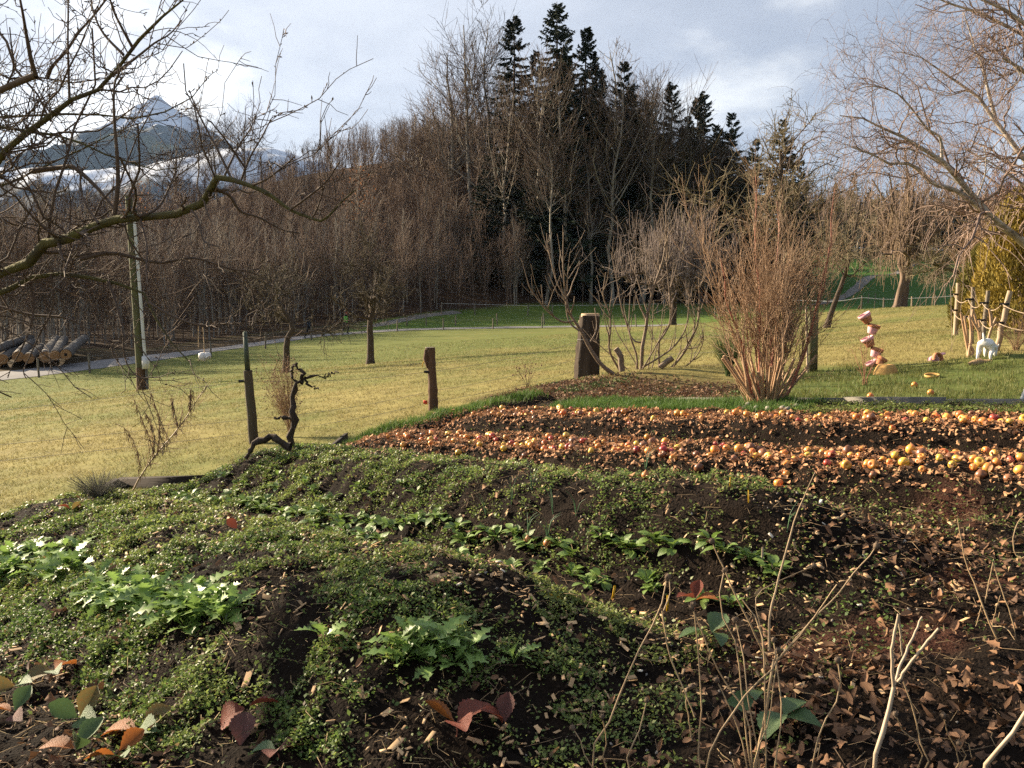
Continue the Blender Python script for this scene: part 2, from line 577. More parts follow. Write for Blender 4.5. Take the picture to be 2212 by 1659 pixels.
verge = sstep(1.5, 3.2, gy - roady(gx)) * (1 - frst) * sstep(-12, -17, gx)
gc = gc * (1 - verge[:, None]) + mixc((0.04, 0.032, 0.02), (0.085, 0.06, 0.035), fbm(gx / 2, gy / 2, 50)) * verge[:, None]
gc = gc * (1 - strip[:, None]) + mixc((0.07, 0.125, 0.024), (0.12, 0.15, 0.04), fbm(gx / 3, gy / 3, 51)) * strip[:, None]
mead = sstep(66, 80, gy) * sstep(28, 36, gx) * (1 - frst)
gc = gc * (1 - mead[:, None]) + mixc((0.042, 0.095, 0.02), (0.06, 0.115, 0.026), fbm(gx / 6, gy / 6, 53)) * mead[:, None]
uu, vv = uv(gx, gy)
bed2 = sstep(8.5, 8.7, vv) * (1 - sstep(9.7, 10.6, vv + 0.6 * (fbm(gx, gy, 57) - .5))) * (1 - sstep(-4.8, -4.1, uu)) * sstep(-9.2, -7.6, uu)
gc = gc * (1 - bed2[:, None]) + mixc((0.05, 0.034, 0.02), (0.11, 0.07, 0.04), fbm(gx / 0.3, gy / 0.3, 59)) * bed2[:, None]
lawn = sstep(8.55, 8.75, vv) * (1 - sstep(11.6, 12.4, vv + 0.8 * (fbm(gx / .8, gy / .8, 61) - .5))) * (1 - bed2) * sstep(-5.0, -4.2, uu)
gc = gc * (1 - lawn[:, None]) + mixc((0.06, 0.095, 0.024), (0.115, 0.125, 0.038), fbm(gx / .5, gy / .5, 63)) * lawn[:, None]
W_ = len(xs)
i0 = (np.arange(len(ys) - 1)[:, None] * W_ + np.arange(W_ - 1)[None]).ravel()
mb = MB()
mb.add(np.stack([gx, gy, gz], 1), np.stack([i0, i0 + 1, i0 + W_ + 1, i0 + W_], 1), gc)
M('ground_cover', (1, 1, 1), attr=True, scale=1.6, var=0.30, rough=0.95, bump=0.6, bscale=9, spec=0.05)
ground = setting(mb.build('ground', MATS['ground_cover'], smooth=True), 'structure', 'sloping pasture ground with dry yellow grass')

# garden soil sheet
du = 0.032
gu = np.arange(U0, U1 + du, du); gv = np.arange(V0, V1 + du, du)
UU, VV = np.meshgrid(gu, gv)
sx, sy = xy(UU.ravel(), VV.ravel())
sz = Zg(sx, sy)
edge = np.minimum.reduce([UU.ravel() - U0, U1 - UU.ravel(), VV.ravel() - V0, V1 - VV.ravel()])
sz = sz - 0.10 * (1 - sstep(0, 0.12, edge))
W_ = len(gu)
i0 = (np.arange(len(gv) - 1)[:, None] * W_ + np.arange(W_ - 1)[None]).ravel()
scol = mixc((0.006, 0.0042, 0.0032), (0.022, 0.014, 0.009), fbm(sx / 0.16, sy / 0.16, 71) ** 1.3)
red = (sstep(-1.6, -1.0, UU.ravel()) * (1 - sstep(0.2, 0.8, UU.ravel()))) * sstep(0.55, 0.75, fbm(sx / .5, sy / .5, 73))
scol = scol * (1 - red[:, None]) + np.array([[0.06, 0.026, 0.017]]) * red[:, None]
mb = MB()
mb.add(np.stack([sx, sy, sz], 1), np.stack([i0, i0 + 1, i0 + W_ + 1, i0 + W_], 1), scol)
M('dark_soil', (1, 1, 1), attr=True, scale=30, var=0.45, rough=0.95, bump=0.9, bscale=90, spec=0.08)
setting(mb.build('garden_soil', MATS['dark_soil'], smooth=True), 'structure', 'dark garden soil heaped into long raised beds')

# ------------------------------------------------------------------ road and paths
def strip_mesh(name, line, width, mat, lift=0.03, n=160, wob=0.06):
    ln = resample(np.c_[line, np.zeros(len(line))], n)[:, :2]
    t = unit(np.gradient(ln, axis=0)); nrm = np.stack([-t[:, 1], t[:, 0]], 1)
    k = np.linspace(0, 1, 5)
    w = np.broadcast_to(np.asarray(width, float), (n,))
    e = wob * rng.normal(size=(n, 2))
    pts = ln[:, None] + nrm[:, None] * (k[None] * w[:, None] + e[:, :1] * (k == 0) + e[:, 1:] * (k == 1))[:, :, None]
    p = pts.reshape(-1, 2)
    z = G(p[:, 0], p[:, 1]) + lift + np.tile([-0.04, 0, 0.02, 0, -0.04], n)
    i = (np.arange(n - 1)[:, None] * 5 + np.arange(4)[None]).ravel()
    m = MB()
    m.add(np.c_[p, z], np.stack([i, i + 1, i + 6, i + 5], 1))
    return setting(m.build(name, mat, smooth=True), 'structure')
M('road_asphalt', (0.21, 0.20, 0.20), (0.15, 0.145, 0.14), scale=0.8, rough=0.9, bump=0.3, bscale=30)
M('path_gravel', (0.20, 0.185, 0.16), (0.14, 0.13, 0.11), scale=1.5, rough=0.95, bump=0.4, bscale=20)
strip_mesh('road', road_near, 3.3, MATS['road_asphalt'], lift=0.06, n=260)
strip_mesh('forest_path', np.array([P(812, 700, 80)[:2], P(870, 690, 85)[:2], P(925, 683, 89)[:2], P(1000, 676, 92)[:2]]), 2.0, MATS['path_gravel'], lift=0.05, n=40)
strip_mesh('meadow_path', np.array([P(1760, 646, 96)[:2], P(1830, 630, 112)[:2], P(1900, 609, 130)[:2], P(1960, 587, 155)[:2], P(2000, 578, 175)[:2], P(2080, 574, 190)[:2]]), np.full(90, 1.7), MATS['path_gravel'], lift=0.10, n=90)

# ------------------------------------------------------------------ mountains far away
def mountain(name, label, x0, x1, y0, y1, nx, ny, hf, mat):
    xs_ = np.linspace(x0, x1, nx); ys_ = np.linspace(y0, y1, ny)
    XX, YY = np.meshgrid(xs_, ys_)
    zz = hf(XX, YY)
    i = (np.arange(ny - 1)[:, None] * nx + np.arange(nx - 1)[None]).ravel()
    m = MB()
    m.add(np.stack([XX.ravel(), YY.ravel(), zz.ravel()], 1), np.stack([i, i + 1, i + nx + 1, i + nx], 1))
    return setting(m.build(name, mat, smooth=False), 'structure', label)
def mount_mat(name, snow_lo, snow_hi, nsc, bias):
    m = bpy.data.materials.new(name); m.use_nodes = True
    nt = m.node_tree; L = nt.links.new
    b = nt.nodes['Principled BSDF']
    b.inputs['Roughness'].default_value = 0.8
    b.inputs['Specular IOR Level'].default_value = 0.1
    ge = nt.nodes.new('ShaderNodeNewGeometry')
    sp = nt.nodes.new('ShaderNodeSeparateXYZ'); L(ge.outputs['Position'], sp.inputs[0])
    nz = nt.nodes.new('ShaderNodeTexNoise'); nz.inputs['Scale'].default_value = nsc; nz.inputs['Detail'].default_value = 9; nz.inputs['Roughness'].default_value = 0.66
    L(ge.outputs['Position'], nz.inputs['Vector'])
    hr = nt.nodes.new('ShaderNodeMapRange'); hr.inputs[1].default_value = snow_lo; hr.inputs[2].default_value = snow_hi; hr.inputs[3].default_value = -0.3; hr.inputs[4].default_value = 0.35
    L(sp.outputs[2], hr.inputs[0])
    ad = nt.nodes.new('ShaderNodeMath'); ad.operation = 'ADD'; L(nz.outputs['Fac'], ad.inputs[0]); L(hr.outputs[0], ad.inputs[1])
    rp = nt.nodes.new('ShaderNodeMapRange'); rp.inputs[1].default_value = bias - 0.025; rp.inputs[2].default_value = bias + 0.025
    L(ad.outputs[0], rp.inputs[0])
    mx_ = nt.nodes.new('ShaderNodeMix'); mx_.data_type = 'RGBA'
    mx_.inputs[6].default_value = (0.022, 0.032, 0.045, 1); mx_.inputs[7].default_value = (0.60, 0.64, 0.72, 1)  # cloud shade and distance blue are put into the snow and rock colours
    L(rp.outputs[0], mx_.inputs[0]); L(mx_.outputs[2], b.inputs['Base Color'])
    return m
pk = P(340, 206, 4200)
def h_peak(x, y):
    r = np.hypot((x - pk[0]) / 1.0, (y - pk[1]) / 1.5)
    z = pk[2] - 0.80 * r + 0.00010 * r * r
    sh = P(262, 243, 4200)
    z = np.maximum(z, sh[2] - 1.0 * np.hypot(x - sh[0], (y - sh[1]) / 1.6))
    rid = 1 - np.abs(2 * fbm(x / 420, y / 420, 81, 5) - 1)
    z = z + (rid - 0.78) * 150 * np.clip(r / 160, 0.15, 1) + 45 * (fbm(x / 60, y / 60, 83, 3) - 0.5)
    lo = 330 + 150 * fbm(x / 700, y / 700, 85, 4) - 0.22 * (x + 1700)
    return np.maximum(z, lo - 0.0 * r)
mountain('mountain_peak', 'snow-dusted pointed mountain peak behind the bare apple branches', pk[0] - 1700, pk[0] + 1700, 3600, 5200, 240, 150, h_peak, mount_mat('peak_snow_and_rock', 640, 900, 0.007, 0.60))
def h_alp(x, y):
    t = (x + 1380) / 900.0
    z = 330 + 230 * sstep(-1.0, 0.45, t) * (1 - sstep(0.45, 1.4, t)) + 120 * sstep(0.1, -1.0, t)
    z = z * sstep(2150, 3000, y) * 0.98 + 140 * (fbm(x / 420, y / 420, 91, 4) - 0.5)
    return z
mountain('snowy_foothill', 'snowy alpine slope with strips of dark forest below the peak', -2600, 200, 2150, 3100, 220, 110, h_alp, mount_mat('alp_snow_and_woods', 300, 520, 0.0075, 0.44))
def h_left(x, y):
    c = P(-60, 285, 3300)
    return c[2] - 0.62 * np.hypot(x - c[0], (y - c[1]) / 1.5) + 90 * (fbm(x / 200, y / 200, 95, 4) - 0.5)
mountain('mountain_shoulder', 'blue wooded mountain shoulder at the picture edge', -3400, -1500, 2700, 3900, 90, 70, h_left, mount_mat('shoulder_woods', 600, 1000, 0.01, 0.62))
# valley floor that carries the land on to the mountains
vx = np.linspace(-6000, 6000, 61); vy = np.concatenate([np.linspace(-3000, 500, 15)[:-1], np.linspace(500, 7500, 50)])
XX, YY = np.meshgrid(vx, vy)
i = (np.arange(len(vy) - 1)[:, None] * 61 + np.arange(60)[None]).ravel()
mb = MB()
mb.add(np.stack([XX.ravel(), YY.ravel(), -14 + 0.02 * np.maximum(YY.ravel() - 600, 0) + 20 * (fbm(XX.ravel() / 900, YY.ravel() / 900, 97) - 0.5) * sstep(700, 1500, YY.ravel())], 1), np.stack([i, i + 1, i + 62, i + 61], 1))
M('valley_meadow', (0.07, 0.10, 0.04), (0.05, 0.06, 0.035), scale=0.004, rough=0.95)
setting(mb.build('valley_ground', MATS['valley_meadow'], smooth=True), 'structure')

# ------------------------------------------------------------------ forest
M('bark_beech', (0.33, 0.295, 0.24), (0.17, 0.14, 0.105), scale=1.2, rough=0.9, rnd=0.25, stretch=(1, 1, 0.3))
M('twig_brown', (0.135, 0.096, 0.07), (0.09, 0.064, 0.047), scale=0.6, rough=0.9, rnd=0.22)
M('twig_thicket', (0.175, 0.122, 0.086), (0.115, 0.078, 0.057), scale=0.5, rough=0.9, rnd=0.22)
M('needles_dark', (0.028, 0.04, 0.02), (0.015, 0.023, 0.012), scale=1.0, rough=0.8, rnd=0.3)
M('bark_spruce', (0.13, 0.09, 0.065), (0.08, 0.055, 0.04), scale=1.5, rough=0.9)
M('dead_leaf_orange', (0.30, 0.13, 0.05), (0.20, 0.09, 0.04), scale=2, rough=0.8, transl=0.3)

def bare_tree(H, seed, r0, n1, n2, n3, clear=0.35, spread=0.34, upb=0.25, young=False, tw=0.022):
    rg = np.random.default_rng(seed)
    k = 9
    t = np.linspace(0, 1, k)
    tr = np.stack([np.cumsum(rg.normal(size=k)) * 0.012 * H, np.cumsum(rg.normal(size=k)) * 0.012 * H, t * H], 1)
    tr[0, :2] = 0; tr[1, :2] *= 0.3
    tr[0, 2] = -0.5
    rad = r0 * (1 - 0.9 * t) ** 0.8
    Tp, Tr = tr[None], rad[None]
    L1 = grow(Tp, Tr, n1, rg, clear, 0.97, 46 if not young else 28, 14, ln=H * spread, lv=0.35, fall=0.68, rr=0.42, rmin=tw * 1.3, up=upb, wig=0.05, K=6)
    L2 = grow(L1[0], L1[1], n2, rg, 0.2, 1.0, 42, 14, lr=0.45, lv=0.4, fall=0.4, rr=0.55, rmin=tw, up=0.22, wig=0.07, K=4)
    parts = [L1, L2]
    mt = MB(); mc = MB()
    tubes(mt, Tp, Tr, 6)
    nb = max(2, n1 // 2)
    tubes(mt, L1[0], L1[1], 4)
    tubes(mc, L2[0], L2[1], 3)
    if n3:
        L3 = grow(L2[0], L2[1], n3, rg, 0.15, 1.0, 40, 14, lr=0.6, lv=0.4, fall=0.3, rr=0.7, rmin=tw * 0.8, up=0.15, wig=0.05, K=3)
        tubes(mc, L3[0], L3[1], 3)
    return mt, mc

def spruce(H, seed, sparse=0.0, width=0.2, clear=0.12):
    rg = np.random.default_rng(seed)
    mt, mc = MB(), MB()
    t = np.linspace(0, 1, 7)
    tr = np.stack([np.cumsum(rg.normal(size=7)) * 0.003 * H, np.cumsum(rg.normal(size=7)) * 0.003 * H, t * H], 1)
    tr[0] = (0, 0, -0.5)
    tubes(mt, tr[None], (0.013 * H * (1 - 0.93 * t))[None], 6)
    n = int(230 * (1 - 0.4 * sparse))
    h = clear + (1 - clear) * np.sort(rg.random(n) ** 0.9)
    L = H * width * ((1 - h) / (1 - clear)) ** 0.75 * rg.uniform(0.6, 1.12, n) + 0.25
    az = rg.random(n) * 2 * np.pi
    s = np.linspace(0, 1, 5)
    base = np.stack([np.interp(h, t, tr[:, 0]), np.interp(h, t, tr[:, 1]), h * H], 1)
    dr = np.stack([np.cos(az), np.sin(az), np.zeros(n)], 1)
    dz = (-0.42 * s[None] + 0.30 * s[None] ** 2 * (1 + 0.6 * (h[:, None] - 0.5))) + (h[:, None] > 0.86) * 0.5 * s[None]
    pts = base[:, None] + dr[:, None] * (L[:, None] * s[None])[:, :, None]
    pts[:, :, 2] += L[:, None] * dz
    tubes(mc, pts, (0.012 * L + 0.012)[:, None] * (1 - 0.8 * s[None]), 3)
    # hanging sprays
    ns = int(56 * (1 - 0.3 * sparse))
    idx = np.repeat(np.arange(n), ns)
    tt = 0.12 + 0.88 * rg.random(len(idx)) ** 0.8
    p, _, tan = along(pts, np.ones((n, 5)), idx, tt)
    m = len(idx)
    sz = (0.26 + 0.05 * L[idx]) * rg.uniform(0.6, 1.3, m) * (1.15 - 0.4 * tt)
    sd = unit(np.cross(tan, [0, 0, 1.0])) * rg.choice([-1, 1], m)[:, None]
    dirn = unit(sd * rg.uniform(0.2, 1.0, m)[:, None] + tan * rg.uniform(0.2, 0.9, m)[:, None] + np.array([0, 0, -1.0]) * rg.uniform(0.1, 0.9, m)[:, None])
    wv = unit(np.cross(dirn, rg.normal(size=(m, 3)))) * (sz * 0.26)[:, None]
    a = p; b_ = p + dirn * (sz * 0.5)[:, None] + wv; c_ = p + dirn * sz[:, None] * 1.25; d_ = p + dirn * (sz * 0.55)[:, None] - wv
    mc.add(np.stack([a, b_, c_, d_], 1).reshape(-1, 3), np.arange(4 * m).reshape(-1, 4))
    return mt, mc

protos = {}
def proto(key, mt, mc, bark, leafm):
    protos[key] = (mt.mesh(key + '_trunk', MATS[bark], True), mc.mesh(key + '_crown', MATS[leafm]))
for i in range(4):
    proto('beech%d' % i, *bare_tree(24, 100 + i, 0.26, 26, 190, 700, clear=(0.30, 0.42, 0.5, 0.36)[i], spread=0.30, tw=0.026), 'bark_beech', 'twig_brown')
for i in range(4):
    proto('young%d' % i, *bare_tree(9.5, 200 + i, 0.075, 24, 120, 190, clear=0.16, spread=0.30, upb=0.35, young=True, tw=0.014), 'bark_beech', 'twig_thicket')
proto('oak0', *bare_tree(17, 300, 0.3, 22, 200, 800, clear=0.25, spread=0.42, upb=0.1, tw=0.024), 'bark_beech', 'twig_brown')
for i in range(3):
    proto('spruce%d' % i, *spruce(28, 400 + i, (0.6, 0.0, -0.3)[i], (0.16, 0.19, 0.23)[i], (0.3, 0.14, 0.08)[i]), 'bark_spruce', 'needles_dark')

def tree(key, name, label, x, y, s=1.0, rz=None, group=None, z=None, sxy=1.0):
    t = thing(name, label, 'tree', (x, y, gat(x, y) if z is None else z), random.uniform(0, 6.28) if rz is None else rz, group)
    t.scale = (s * sxy, s * sxy, s)
    a, b = protos[key]
    link('trunk', a, t); link('crown', b, t)
    return t
def tree_px(key, name, label, px, ptop, d, H, **k):
    """tree whose tip is at px, ptop at distance d; H its mesh height"""
    p = P(px, ptop, d)
    z = gat(p[0], p[1])
    return tree(key, name, label, p[0], p[1], (p[2] - z) / H, z=z, **k)

# evergreens one can pick out
tree_px('spruce0', 'spruce_tree', 'tallest spruce, thin ragged crown touching the top of the picture', 1197, 2, 105, 28, sxy=1.15)
tree_px('spruce0', 'spruce_tree', 'thin-tipped spruce standing just before the tallest one, on the thicket side', 1108, 28, 108, 28, sxy=1.1)
tree_px('spruce1', 'spruce_tree', 'pointed dark spruce just beyond the tallest ragged spruce, on the slope side', 1268, 58, 104, 28)
tree_px('spruce2', 'spruce_tree', 'broad blunt spruce partly behind pale bare branches, below the hilltop spruces', 1342, 135, 104, 28)
tree_px('spruce1', 'spruce_tree', 'dark spruce with flat double top halfway down the wooded slope', 1448, 180, 104, 28)
tree_px('spruce1', 'spruce_tree', 'dark conical spruce on the lower end of the wooded slope', 1516, 200, 106, 28)
tree_px('spruce2', 'spruce_tree', 'dark fir with shaggy rounded top between the conical spruces of the slope', 1580, 245, 108, 28)
tree_px('spruce2', 'spruce_tree', 'solitary pointed spruce ending the wooded hill above the big shrub', 1687, 258, 116, 28)
tree_px('spruce2', 'spruce_tree', 'low dark spruce behind the shrub at the foot of the hill', 1632, 300, 110, 28)
tree_px('spruce2', 'spruce_tree', 'dark spruce filling the corner where hill meets meadow', 1735, 345, 124, 28)
fill = [(1160, 110, 110), (1230, 120, 108), (1300, 150, 109), (1235, 210, 101), (1320, 250, 102), (1400, 215, 107), (1490, 250, 108), (1545, 270, 108), (1375, 330, 103), (1440, 330, 103), (1520, 350, 104), (1610, 340, 107), (1660, 360, 111), (1590, 400, 106), (1180, 250, 103), (1120, 250, 106), (1280, 230, 103), (1355, 200, 107), (1470, 300, 106), (1700, 380, 114), (1715, 330, 118), (1060, 290, 112), (1090, 330, 106), (1140, 330, 103), (1210, 300, 101), (1255, 170, 106), (1310, 330, 101), (1215, 60, 112), (1285, 110, 109), (1040, 380, 104), (1165, 400, 101)]
for i, (px, pt, d) in enumerate(fill):
    tree_px('spruce%d' % (1 + i % 2), 'spruce_tree', 'dark spruce crowded among others in the shaded half of the wooded hill', px, pt, d, 28, group='dark spruces massed on the hill', sxy=random.uniform(0.85, 1.15))
# far wood on the right, beyond the meadow
for i in range(105):
    px = 1720 + i * 5.6 + random.uniform(-8, 8)
    d = random.uniform(200, 260)
    k = random.choice(['spruce1', 'spruce2', 'spruce2', 'spruce2', 'beech1', 'oak0'])
    H = {'s': 28, 'b': 24, 'o': 17}[k[0]]
    tree_px(k, 'spruce_tree' if k[0] == 's' else 'bare_tree', 'dark spruce in the far wood beyond the meadow path' if k[0] == 's' else 'bare broadleaf tree in the far wood beyond the meadow path',
            px, random.uniform(392, 440), d, H, group='far wood spruces' if k[0] == 's' else 'far wood bare trees')
tree_px('spruce2', 'spruce_tree', 'single spruce tip rising over the far wood beside the weeping willow', 1848, 372, 215, 28)

# tall bare trees on the hill
tall = [(1023, 55, 118, 'beech0'), (985, 118, 120, 'oak0'), (1065, 70, 116, 'beech1'), (1220, 160, 100, 'beech3'), (1150, 150, 101, 'beech2'), (1345, 110, 112, 'beech3'),
        (1330, 190, 99, 'beech1'), (1395, 200, 100, 'beech2'), (1440, 260, 101, 'beech1'), (1470, 230, 104, 'beech3'), (1405, 190, 130, 'beech1'),
        (1535, 310, 104, 'beech2'), (1090, 200, 104, 'beech3'), (965, 215, 122, 'beech3'), (925, 235, 126, 'oak0'), (885, 240, 130, 'oak0'), (1280, 330, 98, 'beech3'), (1180, 330, 97, 'beech2'),
        (1590, 350, 106, 'beech1'), (1640, 330, 126, 'beech0'), (1745, 375, 130, 'oak0'), (520, 228, 150, 'oak0'), (425, 235, 150, 'beech1'), (465, 280, 146, 'oak0'), (370, 300, 140, 'oak0'),
        (300, 360, 128, 'beech3'), (230, 385, 120, 'oak0'), (180, 385, 118, 'oak0'), (110, 400, 110, 'beech2'), (50, 415, 105, 'oak0')]
special = {0: 'slim tall bare tree with upright crown at the start of the hilltop trees', 1: 'bare oak with twisted open crown against the sky, before the tall trees', 3: 'tall bare beech with pale trunk standing foremost under the tallest spruce',
           6: 'bare beech with pale forked trunk at the foot of the hill, above the fig', 8: 'pale-trunked bare beech in the shaded corner of the hill', 21: 'round-crowned bare tree standing alone on the skyline by the mountain', 22: 'feathery bare tree on the skyline touching the mountain slope'}
for i, (px, pt, d, k) in enumerate(tall):
    tree_px(k, 'bare_tree', special.get(i, 'tall bare broadleaf tree standing among others on the wooded hill' if px > 600 else 'bare broadleaf tree on the low ridge below the snowy peak'), px, pt, d, 17 if k == 'oak0' else 24,
            group=None if i in special else ('tall bare trees on the hill' if px > 600 else 'bare trees on the low ridge'))
rg = np.random.default_rng(5)
for i in range(62):                                  # shaded wood on the right half
    x = rg.uniform(8, 36); y = footy(x) + abs(rg.normal()) * 26 + 1
    k = 'beech%d' % rg.integers(4)
    tree(k, 'bare_tree', 'bare broadleaf tree in the dense dark wood at the foot of the hill', x, y, rg.uniform(0.32, 0.62), group='bare trees of the dark wood')
for i in range(60):                                  # the wood goes on over the hill
    x = rg.uniform(-60, 40); y = rg.uniform(178, 240)
    tree('beech%d' % rg.integers(4), 'bare_tree', 'bare tree of the wood behind the hilltop', x, y, rg.uniform(0.4, 0.55) if x < -5 else rg.uniform(.6, .85), group='bare trees behind the hilltop')
for i in range(40):
    x = rg.uniform(3, 38); y = footy(x) + rg.uniform(3, 26)
    tree('spruce%d' % rg.integers(1, 3), 'spruce_tree', 'dark spruce crowded among others in the shaded half of the wooded hill', x, y, rg.uniform(0.55, 0.9), group='dark spruces massed on the hill')

# thicket of young trees: the largest as single trees, the rest as one mass
n = 0; tries = 0
cand = []
while len(cand) < 2300:
    x = rg.uniform(-85, 16); y = footy(x) + rg.random() * 100 - 0.5
    if y > 178:
        continue
    if x > 2 and rg.random() > 0.5:
        continue
    cand.append((x, y, rg.uniform(0.6, 1.15) * (1 - .3 * min(max((y - 125) / 40, 0), 1))))
cand.sort(key=lambda c: c[1] / c[2])
vis = [c for c in cand if bool(seen(np.array(c[0]), np.array(c[1]), np.array(gat(c[0], c[1]) + 4), 0.03))]
for x, y, s in vis[:270]:
    tree('young%d' % rg.integers(4), 'young_tree', 'slender bare young tree in the brown thicket behind the road', x, y, s, group='young trees of the thicket')
def unparts(mb_list, key):
    a, b = protos[key]
    for me in (a, b):
        v = np.empty(len(me.vertices) * 3); me.vertices.foreach_get('co', v)
        f = np.empty(len(me.polygons) * 4, np.int32); me.polygons.foreach_get('vertices', f)
        mb_list.append((v.reshape(-1, 3), f.reshape(-1, 4)))
lows = []
for i in range(3):
    mt, mc = bare_tree(9.5, 500 + i, 0.07, 18, 70, 0, clear=0.14, spread=0.34, upb=0.35, young=True, tw=0.02)
    v = np.concatenate(mt.v + mc.v); f = np.concatenate([q for q in mt.f] + [q + mt.n for q in mc.f])
    lows.append((v, f))
mb = MB()
for x, y, s in vis[270:]:
    v, f = lows[rg.integers(3)]
    a = rg.random() * 6.28
    s2 = s * 1.05
    rotm = np.array([[math.cos(a), -math.sin(a), 0], [math.sin(a), math.cos(a), 0], [0, 0, 1]])
    mb.add(v @ rotm.T * s2 + np.array([x, y, gat(x, y)]), f)
setting(mb.build('thicket', MATS['twig_thicket']), 'stuff', 'brown mass of bare saplings covering the hillside')
for q in [(770, 345), (290, 372)]:       # beeches keeping their orange leaves
    p = P(q[0], q[1], 108)
    t = thing('leafy_sapling', 'sapling still holding rusty orange leaves in the thicket' if q[0] > 500 else 'rust-leaved sapling in the thicket below the snowy peak', 'tree', (p[0], p[1], gat(p[0], p[1])), group='rusty saplings' if q[0] > 500 else 'rusty saplings by the peak')
    a, b = protos['young1']
    H = p[2] - gat(p[0], p[1])
    t.scale = [H / 9.5] * 3
    link('trunk', a, t); link('crown', b, t)
    m = MB(); k = 350
    pos = np.stack([rg.normal(size=k) * 0.8, rg.normal(size=k) * 0.8, rg.uniform(2.5, 9, k)], 1)
    scatter(m, np.array([[-.5, 0, 0], [0, -.3, .1], [.5, 0, 0], [0, .3, .1]]), np.array([[0, 1, 2, 3]]), pos, rots(*(rg.random((3, k)) * 6.28)), rg.uniform(0.1, 0.2, k))
    m.build('leaves', MATS['dead_leaf_orange'], t)
# ------------------------------------------------------------------ orchard trees, willow, birch, apple boughs
M('bark_apple', (0.095, 0.07, 0.05), (0.05, 0.036, 0.027), scale=6, rough=0.95, bump=0.5, bscale=40, rnd=0.1)
M('bark_mossy', (0.06, 0.048, 0.034), (0.125, 0.115, 0.035), scale=7, rough=0.95, bump=0.6, bscale=45)
M('twig_apple', (0.13, 0.092, 0.066), (0.085, 0.058, 0.042), scale=9, rough=0.85, spec=0.3)
M('twig_lichen', (0.22, 0.185, 0.11), (0.13, 0.10, 0.065), scale=5, rough=0.95)
M('twig_dark', (0.105, 0.086, 0.055), (0.055, 0.042, 0.03), scale=4, rough=0.95)
M('twig_grey', (0.24, 0.19, 0.165), (0.16, 0.12, 0.10), scale=2, rough=0.85)
M('bark_birch', (0.58, 0.51, 0.42), (0.09, 0.07, 0.055), scale=5, rough=0.8, stretch=(1, 1, 2.5))
M('twig_birch', (0.27, 0.19, 0.15), (0.18, 0.125, 0.10), scale=3, rough=0.8)
M('bark_willow', (0.22, 0.155, 0.11), (0.05, 0.034, 0.025), scale=3, rough=0.95, stretch=(1, 1, 0.25), bump=0.8, bscale=8)
M('twig_willow', (0.22, 0.155, 0.095), (0.15, 0.10, 0.065), scale=1, rough=0.85)

def traced(lines, d, r, K=14, dv=0.0, seed=0):
    """limbs traced in the picture and given their own depth: list of (pixel list, start depth, end depth, r0, r1)"""
    out = []
    for pts, d0, d1, r0, r1 in lines:
        hub_ = isinstance(d0, tuple)
        d0 = d0[1] if hub_ else d0
        w = np.array([P(px, py, 3.6 if (hub_ and i == 0) else d0 + (d1 - d0) * i / max(len(pts) - 1, 1)) for i, (px, py) in enumerate(pts)])
        out.append((resample(w, K), r0 + (r1 - r0) * np.linspace(0, 1, K) ** 0.9))
    return np.array([o[0] for o in out]), np.array([o[1] for o in out])

def tr_thing(name, label, cat, base, limb_sets, mat_t, crown_sets, mat_c, group=None):
    """limb_sets / crown_sets are world-space (P, R, sides); the thing's Empty stands at its base"""
    t = thing(name, label, cat, tuple(base), group=group)
    off = np.asarray(base)
    for nm, sets, mt in (('trunk', limb_sets, mat_t), ('crown', crown_sets, mat_c)):
        if not sets:
            continue
        m = MB()
        for Pp, Rr, S in sets:
            tubes(m, Pp - off, Rr, S)
        m.build(nm, MATS[mt], t, smooth=(nm == 'trunk'))
    return t

